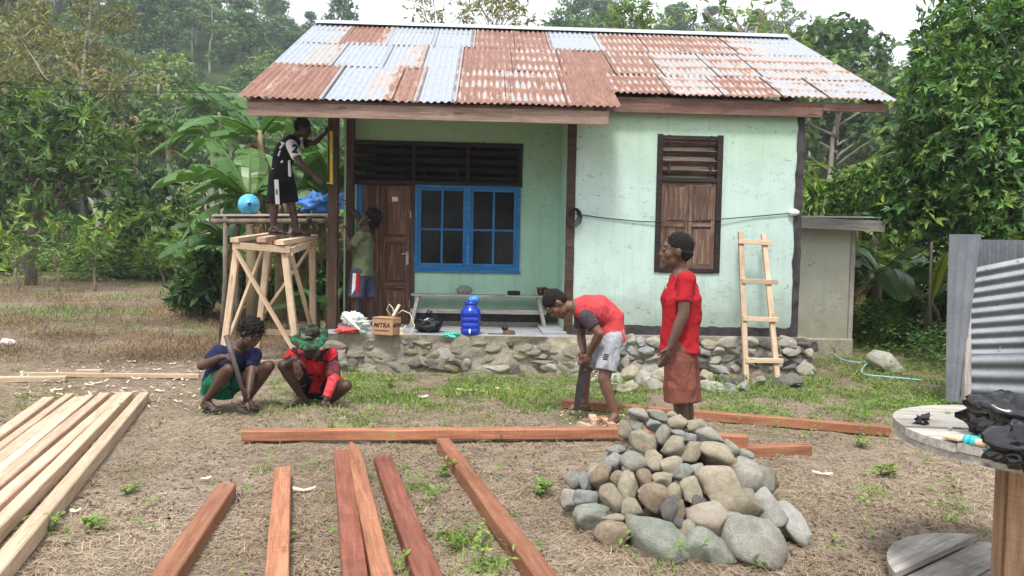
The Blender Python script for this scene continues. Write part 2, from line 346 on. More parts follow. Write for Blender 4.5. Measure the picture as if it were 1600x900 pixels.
# zinc sheets: rust as each sheet's own weathering
t = NT('zinc_sheet'); su = t.attr('su'); sv = t.attr('sv'); ru = t.attr('rust', 'OBJECT'); spt = t.attr('spots', 'OBJECT'); sd = t.attr('seed', 'OBJECT'); gr = t.attr('lean', 'OBJECT')
cb = t.n('ShaderNodeCombineXYZ'); t.l(t.math('MULTIPLY', su, .55), cb.inputs[0]); t.l(t.math('MULTIPLY', sv, 2.4), cb.inputs[1]); t.l(sd, cb.inputs[2])
n1 = t.noise(cb.outputs[0], 1.6, 5, .6); 
cb2 = t.n('ShaderNodeCombineXYZ'); t.l(t.math('MULTIPLY', su, 2.2), cb2.inputs[0]); t.l(t.math('MULTIPLY', sv, 9), cb2.inputs[1]); t.l(sd, cb2.inputs[2]); n2 = t.noise(cb2.outputs[0], 1.5, 4, .6)
cb3 = t.n('ShaderNodeCombineXYZ'); t.l(t.math('FLOOR', t.math('ADD', su, .5)), cb3.inputs[0]); t.l(sd, cb3.inputs[1]); ncol = t.noise(cb3.outputs[0], 3.3, 2)
band = t.math('POWER', t.math('ABSOLUTE', t.math('SINE', t.math('MULTIPLY', t.math('ADD', sv, t.math('MULTIPLY', t.math('SUBTRACT', ncol, .5), .12)), math.pi * 3))), 1.1)
wave = t.math('MULTIPLY_ADD', t.math('COSINE', t.math('MULTIPLY', su, math.pi * 2)), .5, .5)
spot = t.math('MULTIPLY', band, t.math('MULTIPLY_ADD', t.math('POWER', wave, .7), .75, .25))
spot = t.math('MULTIPLY', spot, t.math('MULTIPLY_ADD', ncol, 1.3, .15)); spot = t.math('MULTIPLY', spot, t.ramp(n1, [(.36, .0), (.58, 1.0)]))
vv = t.math('ADD', ru, t.math('MULTIPLY', t.math('SUBTRACT', n1, .5), 1.25)); vv = t.math('ADD', vv, t.math('MULTIPLY', t.math('SUBTRACT', n2, .5), .55))
vv = t.math('ADD', vv, t.math('MULTIPLY', t.math('SUBTRACT', ncol, .5), .7)); vv = t.math('ADD', vv, t.math('MULTIPLY', gr, t.math('SUBTRACT', t.math('MULTIPLY', su, .095), .5)))
vv = t.math('SUBTRACT', vv, t.math('MULTIPLY', spot, t.math('MULTIPLY', spt, .95)))
zc = t.ramp(n2, [(.25, (.28, .315, .365)), (.5, (.36, .395, .445)), (.75, (.44, .47, .515))])
rc = t.ramp(t.math('ADD', t.math('MULTIPLY', n2, .6), t.math('MULTIPLY', n1, .4)), [(.32, (.12, .047, .031)), (.5, (.215, .094, .060)), (.68, (.34, .185, .13))])
c = t.mix(t.ramp(vv, [(.34, 0.0), (.48, 1.0)]), zc, (.41, .345, .29)); c = t.mix(t.ramp(vv, [(.49, 0.0), (.66, 1.0)]), c, rc)
MAT['zinc'] = t.fin(c, .5, .4, t.ramp(vv, [(.36, .35), (.5, 0.0)]), n2, .15, .004)
t = NT('zinc_plain'); v = t.co('Object'); n = t.noise(v, 3, 5); f = t.noise(v, 24, 5, .7); c = t.ramp(n, [(.3, (.36, .39, .43)), (.7, (.52, .55, .585))])
c = t.mix(t.ramp(t.noise(v, 4.2, 6, .7), [(.63, 0.0), (.72, .55)]), c, (.25, .15, .10)); c = t.mix(.3, c, t.ramp(f, [(.3, .3), (.7, .7)]), 'OVERLAY')
MAT['zinc_plain'] = t.fin(c, .5, .4, .25, f, .1, .003)
t = NT('zinc_fence'); v = t.co('Object'); n = t.noise(v, 2.2, 5); f = t.noise(v, 24, 5, .7); c = t.ramp(n, [(.3, (.12, .135, .155)), (.7, (.21, .23, .255))])
c = t.mix(t.ramp(t.noise(t.co('Object', (2.5, 2.5, .8)), 3.0, 6, .7), [(.60, 0.0), (.72, .6)]), c, (.17, .105, .075)); c = t.mix(.35, c, t.ramp(f, [(.3, .3), (.7, .7)]), 'OVERLAY')
MAT['zinc_fence'] = t.fin(c, .5, .4, .2, f, .1, .003)
t = NT('dark_glass'); v = t.co('Object'); n = t.noise(v, 5, 5, .7); t.fin(t.ramp(n, [(.45, (.006, .007, .008)), (.75, (.016, .018, .019))]), .12, .22); MAT['glass'] = t.m
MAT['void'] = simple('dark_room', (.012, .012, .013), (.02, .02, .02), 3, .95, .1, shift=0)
MAT['metal'] = simple('worn_steel', (.25, .24, .22), (.5, .48, .44), 20, .4, .5, .2, .001, .8)
MAT['cable'] = simple('black_cable', (.012, .012, .014), (.03, .03, .03), 10, .5, .4)

# ------------------------------------------------------------------ house
house = thing('house', 'mint green plastered house with rusty corrugated roof and front porch', 'house', H(0, 0, 0))
def hbox(name, mat, u0, u1, v0, v1, z0, z1, parent, bev=0.0):
    """a board of the house, long axis first so that grain runs along it"""
    d = [abs(u1 - u0), abs(v1 - v0), abs(z1 - z0)]; c = ((u0 + u1) / 2, (v0 + v1) / 2, (z0 + z1) / 2)
    ax = d.index(max(d)); q = {0: Matrix.Identity(4), 1: Matrix.Rotation(math.pi / 2, 4, 'Z'), 2: Matrix.Rotation(-math.pi / 2, 4, 'Y')}[ax]
    s = {0: (d[0], d[1], d[2]), 1: (d[1], d[0], d[2]), 2: (d[2], d[1], d[0])}[ax]
    return MB().box((0, 0, 0), s, None, bev).build(name, mat, parent, False, HM @ Matrix.Translation(c) @ q)
def wall_holes(u0, u1, z0, z1, v, th, holes):
    us = sorted({u0, u1} | {h for a in holes for h in a[:2]}); zs = sorted({z0, z1} | {h for a in holes for h in a[2:]})
    hole = lambda a, b: any(h[0] < a < h[1] and h[2] < b < h[3] for h in holes)
    solid = lambda i, j: 0 <= i < len(us) - 1 and 0 <= j < len(zs) - 1 and not hole((us[i] + us[i + 1]) / 2, (zs[j] + zs[j + 1]) / 2)
    m = MB()
    for i in range(len(us) - 1):
        for j in range(len(zs) - 1):
            if not solid(i, j): continue
            a, b, c_, d = us[i], us[i + 1], zs[j], zs[j + 1]; w = v + th
            m.add([(a, v, c_), (b, v, c_), (b, v, d), (a, v, d)], [(0, 1, 2, 3)]); m.add([(a, w, c_), (b, w, c_), (b, w, d), (a, w, d)], [(3, 2, 1, 0)])
            if not solid(i - 1, j): m.add([(a, v, c_), (a, v, d), (a, w, d), (a, w, c_)], [(0, 1, 2, 3)])
            if not solid(i + 1, j): m.add([(b, v, c_), (b, w, c_), (b, w, d), (b, v, d)], [(0, 1, 2, 3)])
            if not solid(i, j - 1): m.add([(a, v, c_), (a, w, c_), (b, w, c_), (b, v, c_)], [(0, 1, 2, 3)])
            if not solid(i, j + 1): m.add([(a, v, d), (b, v, d), (b, w, d), (a, w, d)], [(0, 1, 2, 3)])
    return m
PV = .97                                                     # depth of the porch
# openings measured on the photo
l0, lt = hp(551, 222, PV); l1, _ = hp(814, 231, PV); _, lb = hp(680, 287, PV)
d0, _ = hp(556, 400, PV); d1, _ = hp(645, 400, PV); w0, wt = hp(649, 290, PV); w1, wb = hp(811, 419, PV)
r0, rt = hp(1031, 213, 0); r1, rb = hp(1120, 424, 0)
UW1, UW2 = 3.18, 6.30
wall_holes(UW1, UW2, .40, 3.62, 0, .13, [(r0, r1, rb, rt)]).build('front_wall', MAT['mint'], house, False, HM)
pw = wall_holes(.02, UW1 - .034, .50, 3.75, PV, .13, [(l0, l1, lb, lt), (d0, d1, .505, lb), (w0, w1, wb, lb)])
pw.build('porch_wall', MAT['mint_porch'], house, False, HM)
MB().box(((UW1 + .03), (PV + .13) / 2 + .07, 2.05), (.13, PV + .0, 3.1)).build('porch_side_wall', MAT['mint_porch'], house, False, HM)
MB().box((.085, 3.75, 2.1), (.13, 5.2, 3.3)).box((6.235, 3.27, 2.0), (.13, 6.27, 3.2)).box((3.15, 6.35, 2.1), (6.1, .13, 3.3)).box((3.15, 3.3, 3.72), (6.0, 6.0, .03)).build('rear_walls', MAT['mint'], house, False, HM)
MB().box((1.7, 2.9, 2.0), (3.0, .02, 3.2)).box((4.7, 1.9, 2.0), (2.9, .02, 3.2)).build('room_partition', MAT['void'], house, False, HM)  # near-black sheets: darkness of the unlit rooms put into their colour
for sx in (.085, 6.235):                                     # gable triangles
    MB().add([(sx - .065, -.0 + 1.1, 3.74), (sx - .065, 6.4, 3.74), (sx - .065, 3.35, 5.3), (sx + .065, 1.1, 3.74), (sx + .065, 6.4, 3.74), (sx + .065, 3.35, 5.3)],
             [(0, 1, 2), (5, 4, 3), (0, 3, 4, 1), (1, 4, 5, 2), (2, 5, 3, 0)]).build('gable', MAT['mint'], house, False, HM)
# painted corner columns, proud of the plaster, edges brushed unevenly
def paint_strip(name, u0, u1, v, z0, z1, mat, jit=.018):
    m = MB(); n = 26; V = []
    for i in range(n):
        z = z0 + (z1 - z0) * i / (n - 1); V += [(u0 + R.uniform(-jit, jit), v, z), (u1 + R.uniform(-jit, jit) * .4, v, z), (u1, v + .02, z), (u0, v + .02, z)]
    F = []
    for i in range(n - 1): F += [(i * 4, i * 4 + 1, i * 4 + 5, i * 4 + 4), (i * 4 + 1, i * 4 + 2, i * 4 + 6, i * 4 + 5), (i * 4 + 3, i * 4, i * 4 + 4, i * 4 + 7)]
    return mesh(name, V, F)
ca, _ = hp(884, 350, 0); cbu, _ = hp(898, 350, 0)
obj('corner_column', paint_strip('corner_column', ca, cbu, -.012, .50, 3.6, MAT['black_paint'], .006), MAT['old_dark_wood'], house, HM)
obj('corner_column', paint_strip('corner_column', 6.21, 6.305, -.012, .36, 3.6, MAT['black_paint'], .022), MAT['black_paint'], house, HM)
V = []; F = []                                               # black skirting painted along the base of the walls
def skirting(u0, u1, v, z0, z1, n=50):
    V = []; F = []
    for i in range(n):
        u = u0 + (u1 - u0) * i / (n - 1); V += [(u, v, z0), (u, v, z1 + R.uniform(-.012, .012))]
    for i in range(n - 1): F.append((i * 2, i * 2 + 2, i * 2 + 3, i * 2 + 1))
    return mesh('skirting', V, F)
obj('skirting', skirting(cbu, 6.2, -.006, .49, .63), MAT['black_paint'], house, HM)
obj('skirting', skirting(d1 + .05, UW1, PV - .006, .56, .70), MAT['black_paint'], house, HM)
obj('skirting', skirting(d1 + .05, UW1, PV - .004, .501, .565), MAT['mortar'], house, HM)
# posts and porch columns
po = hp(513, 350, .25)[0], hp(528, 350, .25)[0]
hbox('porch_post', MAT['old_dark_wood'], po[0], po[1], .19, .31, .47, 3.36, house, .006)
pc = hp(540, 350, PV - .12)[0], hp(552, 350, PV - .12)[0]
hbox('wall_post', MAT['old_dark_wood'], pc[0], pc[1], PV - .12, PV - .01, .5, 3.5, house, .006)
# porch slab
hbox('porch_floor', MAT['concrete'], -.02, UW1 + .02, -.255, PV + .02, .42, .50, house, .006)
hbox('porch_step', MAT['concrete'], UW1 - .34, UW1 - .012, -.05, PV - .01, .5, .535, house, .006)

# door: two leaves of unlike width, raised panels, blue lining
door = house
dm = MAT['door_wood']
hbox('door_lining', MAT['blue_paint'], d0, d0 + .085, PV + .01, PV + .1, .5, lb, door)
def panel_leaf(name, u0, u1, v, z0, z1, parent, mat, rows, st=.07, muntin=None):
    lf = hbox(name, mat, u0, u1, v + .02, v + .045, z0, z1, parent)
    cols = [(u0, u1)] if muntin is None else muntin
    for a in {u0, *(c[0] for c in cols)}: hbox('stile', mat, a, a + st, v, v + .022, z0, z1, lf, .004)
    hbox('stile', mat, u1 - st, u1, v, v + .022, z0, z1, lf, .004)
    for za, zb in zip(rows[:-1], rows[1:]):
        for (a, b) in cols: hbox('raised_panel', mat, a + st + .022, b - st * .6 - .012, v + .006, v + .022, za + st * .65 + .02, zb - st * .65 - .02, lf, .006)
    for k, z in enumerate(rows):
        zc_ = min(max(z, z0 + st / 2), z1 - st / 2); hbox('rail', mat, u0 + st, u1 - st, v + .002, v + .0225, zc_ - st / 2, zc_ + st / 2, lf, .004)
    return lf
dl, _ = hp(592, 400, PV)
H0 = .51; rows = [H0, H0 + .55, H0 + 1.22, lb - .02]
panel_leaf('door_leaf', d0 + .09, dl - .004, PV + .02, H0, lb - .01, door, dm, rows, .05)
lf = panel_leaf('door_leaf', dl + .004, d1 - .035, PV + .02, H0, lb - .01, door, dm, rows, .085)
hbox('door_post', MAT['old_dark_wood'], d1 - .03, d1 + .03, PV - .02, PV + .1, .5, lb, door)
hu, hz = hp(634, 397, PV)
MB().box((hu + .02, PV + .012, hz - .06), (.045, .014, .19), None, .003).tube([(hu + .02, PV + .0, hz), (hu + .02, PV - .04, hz), (hu - .06, PV - .045, hz)], .009, 8).build('handle', MAT['metal'], lf, False, HM)
su_, sz_ = hp(617, 311, PV); MB().box((su_, PV + .012, sz_), (.085, .003, .065)).build('notice', simple('notice_paper', (.62, .6, .5), (.72, .7, .6), 30, .8), lf, False, HM)
for z in (.8, 2.1): MB().box((d1 - .038, PV + .004, z), (.02, .03, .09)).build('hinge', MAT['metal'], lf, False, HM)

# louvred fanlight over the door and window
fr = MAT['fan_wood']
def hframe(name, mat, boxes, parent):                         # a joinery frame: one part
    m = MB()
    for (u0, u1, v0, v1, z0, z1) in boxes: m.box(((u0 + u1) / 2, (v0 + v1) / 2, (z0 + z1) / 2), (u1 - u0, v1 - v0, z1 - z0), None, .004)
    return m.build(name, mat, parent, False, HM)
fan = hframe('fanlight', fr, [(l0 - .03, l1 + .03, PV - .03, PV + .09, lt - .03, lt + .03), (l0 - .03, l1 + .03, PV - .028, PV + .09, lb - .03, lb + .03)], house)
fu = [l0, hp(647, 250, PV)[0], hp(731, 250, PV)[0], l1]
for a in fu: hbox('mullion', fr, a - .026, a + .026, PV - .025, PV + .088, lb + .03, lt - .03, fan)
for i in range(3):
    for k in range(4):
        z = lb + .055 + (lt - lb - .06) * k / 4.0; a, b = fu[i] + .026, fu[i + 1] - .026
        MB().box((0, 0, 0), (b - a, .11, .012), Matrix.Rotation(math.radians(-32), 4, 'X')).build('slat', fr, fan, False, HM @ Matrix.Translation(((a + b) / 2, PV + .04, z + .02)))
        if k in (0, 3):
            for q in (.18, .82): hbox('spacer', fr, a + (b - a) * q - .012, a + (b - a) * q + .012, PV - .012, PV + .03, z + .02, z + .13, fan)
# blue casement window, two sashes of four panes
bp = MAT['blue_paint']; mid = (w0 + w1) / 2 + .01
win = hframe('window', bp, [(w0, w1, PV - .03, PV + .07, wb - .045, wb + .012), (w0, w1, PV - .028, PV + .07, lb - .06, lb - .012), (w0, w0 + .05, PV - .034, PV + .068, wb + .012, lb - .06),
    (mid - .035, mid + .035, PV - .034, PV + .068, wb + .012, lb - .06), (w1 - .05, w1, PV - .034, PV + .068, wb + .012, lb - .06)], house)
hbox('sill', bp, w0 - .02, w1 + .02, PV - .05, PV + .05, wb - .075, wb - .045, win, .004)
for (a, b) in ((w0 + .05, mid - .035), (mid + .035, w1 - .05)):
    sa = win; z0, z1 = wb + .012, lb - .06; st = .04
    for q in (a, b - st): hbox('sash_stile', bp, q, q + st, PV - .02, PV + .02, z0, z1, sa, .003)
    for q in (z0, z1 - st): hbox('sash_rail', bp, a + st, b - st, PV - .018, PV + .02, q, q + st, sa, .003)
    um = (a + b) / 2; zm = z0 + (z1 - z0) * .47
    hbox('glazing_bar', bp, um - .016, um + .016, PV - .014, PV + .016, z0 + st, z1 - st, sa, .002); hbox('glazing_bar', bp, a + st, b - st, PV - .012, PV + .015, zm - .015, zm + .015, sa, .002)
    for (pa, pb) in ((a + st, um), (um, b - st)):
        for (qa, qb) in ((z0 + st, zm), (zm, z1 - st)):
            MB().box((0, 0, 0), (pb - pa, .004, qb - qa)).build('pane', MAT['glass'], sa, False, HM @ Matrix.Translation(((pa + pb) / 2, PV + .006, (qa + qb) / 2)) @ Matrix.Rotation(R.uniform(-.006, .006), 4, 'X'))
# shuttered window of the front room
sw = MAT['shutter_wood']; rm = hp(1060, 281, 0)[1]
sh = hframe('window_frame', fr, [(r0 - .03, r0 + .045, -.025, .1, rb - .02, rt + .03), (r1 - .045, r1 + .03, -.025, .1, rb - .02, rt + .03)] + [(r0 + .045, r1 - .045, -.022, .098, z - .03, z + .03) for z in (rt - .015, rm, rb)], house)
for k in range(4):
    z = rm + .07 + (rt - rm - .06) * k / 4.0
    MB().box((0, 0, 0), (r1 - r0 - .09, .10, .014), Matrix.Rotation(math.radians(-38), 4, 'X')).build('slat', sw, sh, False, HM @ Matrix.Translation(((r0 + r1) / 2, .035, z + .03)))
    if k in (0, 3):
        for q in (.16, .84): hbox('spacer', fr, r0 + (r1 - r0) * q - .014, r0 + (r1 - r0) * q + .014, -.014, .03, z + .01, z + .14, sh)
MB().box(((r0 + r1) / 2, .09, (rm + rt) / 2), (r1 - r0 - .09, .01, rt - rm - .05)).build('insect_board', MAT['grey_wood'], sh, False, HM)
um = (r0 + r1) / 2; zq = hp(1060, 351, 0)[1]
for (a, b) in ((r0 + .047, um - .003), (um + .003, r1 - .047)):
    panel_leaf('shutter', a, b, 0.0, rb + .03, rm - .03, house, sw, [rb + .03, zq, rm - .03], .055)

# roof of corrugated sheets, three courses, each sheet its own piece
UL, UR, US, RV, RZ, EV, EZ = -.92, 7.38, 3.67, 3.35, 5.52, -.736, 3.325
SL = (RZ - EZ) / (RV - EV); SLEN = math.hypot(RV - EV, RZ - EZ); NV_ = Vector((0, -(RZ - EZ), RV - EV)).normalized()
WL = .083
def sheet_mesh(width, s0, s1, lift0, lift1, jag=.0):
    nw = max(2, round(width / WL)); nu = nw * 8 + 1; ns = 5; V = []; su_, sv_ = [], []
    ph = R.uniform(0, 6); am = R.uniform(.001, .006); sk = R.uniform(-.012, .012)
    for j in range(ns):
        tt = j / (ns - 1); s = s0 + (s1 - s0) * tt + (sk if j == 0 else 0)
        for i in range(nu):
            x = width * i / (nu - 1); w = nw * i / (nu - 1)
            V.append((x, s, .012 * math.cos(2 * math.pi * w) + lift0 + (lift1 - lift0) * tt + am * math.sin(x * 5 + ph + tt * 2) * (1.6 - tt))); su_.append(w); sv_.append(tt)
    F = [(j * nu + i, j * nu + i + 1, (j + 1) * nu + i + 1, (j + 1) * nu + i) for j in range(ns - 1) for i in range(nu - 1)]
    return npmesh('roof_sheet', V, F, True, su=su_, sv=sv_)
ROOFM = HM @ Matrix.Translation((UL, EV, EZ)) @ Matrix(((1, 0, 0, 0), (0, (RV - EV) / SLEN, -(RZ - EZ) / SLEN, 0), (0, (RZ - EZ) / SLEN, (RV - EV) / SLEN, 0), (0, 0, 0, 1)))
# rear slope
me = sheet_mesh(UR - UL, 0, SLEN, .02, 0.0); roof = obj('roof', me, MAT['zinc'], house, HM @ Matrix.Translation((UR, 2 * RV - EV, EZ)) @ Matrix.Rotation(math.pi, 4, 'Z') @ Matrix(((1, 0, 0, 0), (0, (RV - EV) / SLEN, -(RZ - EZ) / SLEN, 0), (0, (RZ - EZ) / SLEN, (RV - EV) / SLEN, 0), (0, 0, 0, 1))))
roof['rust'] = .8; roof['spots'] = .6; roof['lean'] = 0.0; roof['seed'] = 3.0
step_s = .56 / (RV - EV) * SLEN                               # the right-hand eave stops short of the porch eave
c1, c2 = SLEN * .345, SLEN * .655
# px boundaries along the eave -> u; rust, spots, lean for each sheet (weathering seen on the photo)
def row(bounds, spec, s0, s1, lift):
    for (a, b), (ru, sp, ln) in zip(zip(bounds[:-1], bounds[1:]), spec):
        me = sheet_mesh(b - a + .05, s0, s1, lift + .012 + R.uniform(0, .004), lift - .004)
        o = obj('roof_sheet', me, MAT['zinc'], roof, ROOFM @ Matrix.Translation((a - UL, 0, 0)) @ Matrix.Rotation(R.uniform(-.002, .002), 4, 'Z'))
        o['rust'] = float(ru); o['spots'] = float(sp); o['lean'] = float(ln); o['seed'] = R.uniform(0, 50)
eu = lambda *xs: [UL + (x - 372) / (961 - 372) * (US - UL) for x in xs]
row(eu(372, 495, 600, 640, 700, 785, 880) + [US - .03], [(.82, .35, 0), (.28, .0, .75), (.68, .2, 0), (.10, 0, -.4), (.88, 1.0, 0), (.88, 1.2, .1), (.98, .5, 0)], 0, c1 + .12, .036)
row(eu(961, 1060, 1150, 1250, 1330) + [UR], [(.92, 1.0, 0), (.70, 1.1, 0), (.85, 1.0, 0), (.66, 1.1, .1), (.62, 1.2, -.2)], step_s, c1 + .12, .033)
row(eu(372, 470, 560, 630, 700, 800, 890, 985, 1075, 1175, 1260) + [UR], [(.45, .2, .3), (.06, 0, .2), (.50, .1, .7), (.12, .1, -.5), (.90, .6, 0), (.88, 1.0, 0), (.95, .6, 0), (.9, 1.0, 0), (.7, 1.2, 0), (.75, 1.1, 0), (.7, 1.2, 0)], c1, c2 + .12, .018)
row(eu(372, 455, 545, 640, 720, 810, 880, 985, 1085, 1180, 1270) + [UR], [(.35, .3, .8), (.85, .3, -.7), (.12, 0, -.3), (.08, .1, 0), (.9, .7, 0), (.9, .7, 0), (.12, .1, .2), (.85, .9, 0), (.88, .9, 0), (.85, 1.0, -.2), (.6, .9, -.4)], c2, SLEN, 0.0)
MB().add([(UL, RV - .20, RZ - .20 * SL + .045), (UR, RV - .20, RZ - .20 * SL + .045), (UR, RV, RZ + .055), (UL, RV, RZ + .055), (UR, RV + .2, RZ - .2 * SL + .045), (UL, RV + .2, RZ - .2 * SL + .045)], [(0, 1, 2, 3), (3, 2, 4, 5)]).build('ridge_cap', MAT['zinc_plain'], roof, False, HM)
# rafters, purlins, fascias
fz = EZ - .005
MAT['fascia_dark_shaded'] = wood('fascia_dark_shaded_wood', (.11, .062, .047), (.17, .10, .078), (.24, .15, .12), .8, .4)  # browner front-room boards, with shade under the eave put into the colour
def fascia(u0, u1, v, zt, h, name='fascia_board', mt='fascia'): hbox(name, MAT[mt], u0, u1, v, v + .028, zt - h, zt, house, .004)
fascia(hp(386, 170, EV + .05)[0], hp(951, 182, EV + .05)[0], EV + .05, EZ + .005, .168)
ev2 = EV + .56; ez2 = EZ + .56 * SL
fascia(US - .22, hp(1286, 165, ev2 + .05)[0], ev2 + .05, ez2 + .005, .20, 'fascia_board', 'fascia_dark_shaded')
fascia(hp(1286, 165, ev2 + .05)[0] + .004, UR - .05, ev2 + .05, ez2 + .003, .11, 'fascia_board', 'fascia_dark_shaded')
for u in (UL + .10, .75, 1.6, 2.4, 3.2, US - .12): timber('rafter', H(u, EV + .09, EZ - .08 + .09 * SL), H(u, RV - .02, RZ - .09), .05, .11, MAT['fascia'], house)
for u in (4.3, 5.2, 6.1, UR - .10): timber('rafter', H(u, ev2 + .09, ez2 - .08 + .09 * SL), H(u, RV - .02, RZ - .09), .05, .11, MAT['fascia'], house)
hbox('porch_beam', MAT['fascia'], -.80, 3.55, .19, .31, 3.42, 3.62, house, .004)
hbox('porch_ceiling_board', MAT['fascia'], -.80, 3.20, -.62, .18, 3.36, 3.375, house)
for vv_ in (.9, 1.9, 2.9): hbox('purlin', MAT['fascia'], UL + .04, UR - .04, vv_ - .03, vv_ + .03, EZ + (vv_ - EV) * SL - .05, EZ + (vv_ - EV) * SL - .012, house)

# ------------------------------------------------------------------ stones
def ico(sub):
    bm = bmesh.new(); bmesh.ops.create_icosphere(bm, subdivisions=sub, radius=1.0)
    bm.verts.ensure_lookup_table(); V = np.array([v.co[:] for v in bm.verts]); F = np.array([[v.index for v in f.verts] for f in bm.faces]); bm.free(); return V, F
ICO = {k: ico(k) for k in (2, 3, 4)}
def stone_mesh(seed, sub=3, cuts=9, rough=.035, round_=.86, depth=(.62, .95)):
    rg = np.random.default_rng(seed); V, F = ICO[sub]; P = V.copy()
    for _ in range(cuts):
        n = rg.normal(size=3); n /= np.linalg.norm(n); d = rg.uniform(*depth); k = P @ n - d
        P -= np.outer(np.maximum(k, 0) * round_, n)
    for f, a in ((1.7, rough * 1.6), (3.9, rough), (8.5, rough * .45)):
        for _ in range(3):
            w = rg.normal(size=3) * f; P *= (1 + a * np.sin(V @ w + rg.uniform(0, 6)))[:, None]
    P -= (P.max(0) + P.min(0)) / 2; P /= (P.max(0) - P.min(0)) / 2
    return npmesh('stone', P, F, True)
ROUND = [stone_mesh(s, 3, 11, .04, .93, (.52, .92)) for s in range(18)]
RUBBLE = [stone_mesh(40 + s, 3, 11, .045, .97, (.42, .78)) for s in range(12)]
_matmesh = {}
def stone_obj(protos, M, mk, parent=None, k=None):
    i = R.randrange(len(protos)) if k is None else k % len(protos); key = (id(protos), i, mk)
    if key not in _matmesh:
        me = protos[i].copy(); me.materials.append(STONE[mk]); _matmesh[key] = me
    return obj('stone', _matmesh[key], None, parent, M)

# rubble foundation under porch and front room
def mortar_face(u0, u1, z0, z1, v, amp, back):
    n, m_ = int((u1 - u0) / .035), int((z1 - z0) / .03); V = []; F = []
    for j in range(m_ + 1):
        for i in range(n + 1):
            u = u0 + (u1 - u0) * i / n; z = z0 + (z1 - z0) * j / m_; e = min(1, (m_ - j) / 3.0)
            d = (amp * mnoise.noise(Vector((u * 3.1, z * 4.5, 1))) + amp * .6 * mnoise.noise(Vector((u * 9, z * 11, 4)))) * e + amp * .9 * (mnoise.noise(Vector((u * 1.7, z * 2.2, 9))) < -.1) * e
            V.append((u, v + d, z))
    for j in range(m_):
        for i in range(n): F.append((j * (n + 1) + i, j * (n + 1) + i + 1, (j + 1) * (n + 1) + i + 1, (j + 1) * (n + 1) + i))
    k = len(V); V += [(u0, back, z0), (u1, back, z0), (u1, back, z1), (u0, back, z1)]
    F.append((m_ * (n + 1), (m_ + 1) * (n + 1) - 1, k + 2, k + 3))
    F.append(tuple([j * (n + 1) for j in range(m_, -1, -1)] + [k, k + 3])); F.append(tuple([j * (n + 1) + n for j in range(m_ + 1)] + [k + 2, k + 1]))
    return mesh('mortar', V, F, True)
found = obj('foundation', mortar_face(-.04, UW1 + .35, -.08, .492, -.29, .045, 1.0), MAT['mortar'], house, HM)
found_right = obj('foundation', mortar_face(UW1 + .33, 6.42, -.08, .505, -.085, .035, 6.4), MAT['mortar'], house, HM)
def found_stone(u, v, z, a, b, c_, mk):
    M = HM @ Matrix.Translation((u, v, z)) @ Matrix.Rotation(R.uniform(-.35, .35), 4, 'Y') @ Matrix.Rotation(R.uniform(-.3, .3), 4, 'X') @ Matrix.Diagonal((a, c_, b, 1))
    return stone_obj(RUBBLE, M, mk, found)
u = -.02
while u < UW1 + .3:                                           # porch plinth: stones show where the render has fallen
    w = R.uniform(.10, .40)
    found_stone(u + w / 2, -.285, R.uniform(.0, .12), w * .54, R.uniform(.05, .12), .045, R.choice('ggdmgmd')); u += w * .93
u = .1
while u < UW1 + .3:
    w = R.uniform(.13, .30)
    if fbm(u, 3, 1.1) > -.25 or u > 2.4: found_stone(u + w / 2, -.262, R.uniform(.19, .27), w * .52, R.uniform(.04, .09), .04, R.choice('gtmmg'))
    u += w
for q in range(26):
    uu = R.uniform(0, UW1 + .25); o_ = found_stone(uu, -.27, R.uniform(.12, .40), R.uniform(.08, .2), R.uniform(.05, .09), .05, 'm')
for q in range(12):
    uu = R.uniform(.15, UW1 + .25); found_stone(uu, -.255, R.uniform(.30, .42), R.uniform(.05, .10), R.uniform(.035, .055), .04, R.choice('gtgbd'))
found = found_right; z = .03; rowi = 0
while z < .47:                                                # front room: bare rubble
    hgt = R.uniform(.10, .15); u = UW1 + .30 + R.uniform(-.1, 0)
    while u < 6.40:
        w = R.uniform(.13, .33); found_stone(u + w / 2, -.055 + R.uniform(-.025, .015), min(z + hgt / 2 + R.uniform(-.03, .03), .44), w * .60, hgt * R.uniform(.55, .75), R.uniform(.07, .10), R.choice('ggddgbdt')); u += w * .96
    z += hgt * .92; rowi += 1
z = .05
for z in (.05, .17, .29, .39):                                # return at the right-hand corner
    for k in range(6): found_stone(6.43, R.uniform(-.12, .1) + k * .27, z, .07, .075, R.uniform(.10, .17), R.choice('ggdbt'))
# ------------------------------------------------------------------ lean-to beside the house
LV = 1.25
lu0, lzt = hp(1256, 362, LV); lu1, lzb = hp(1325, 529, LV); lu0 = 6.31
lean = thing('lean_to', 'low grey plastered lean-to with a plank roof edge beside the house', 'shed', H(lu0, LV, 0))
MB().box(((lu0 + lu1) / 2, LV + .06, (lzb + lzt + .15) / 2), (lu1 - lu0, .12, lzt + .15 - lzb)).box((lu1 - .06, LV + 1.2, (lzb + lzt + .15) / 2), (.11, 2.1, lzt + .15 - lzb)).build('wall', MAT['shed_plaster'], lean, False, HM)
hbox('corner_post', MAT['grey_wood'], lu1 - .02, lu1 + .05, LV - .03, LV + .05, lzb - .12, lzt + .06, lean, .005)
hbox('footing', MAT['mortar'], lu0, lu1 + .06, LV - .06, LV + 2.3, -.05, lzb + .002, lean, .02)
ru, rz = hp(1382, 353, LV - .3); _, rz2 = hp(1382, 338, LV - .3)
timber('roof_edge', H(lu0 + .01, LV - .3, hp(1260, 347, LV - .3)[1]), H(ru, LV - .3, hp(1382, 354, LV - .3)[1]), .035, .16, MAT['grey_wood'], lean)
MB().box(((lu0 + ru) / 2, LV + .9, lzt + .16), (ru - lu0 - .05, 2.36, .02), Matrix.Rotation(-.008, 4, 'Y')).build('roof_board', MAT['zinc_plain'], lean, False, HM)
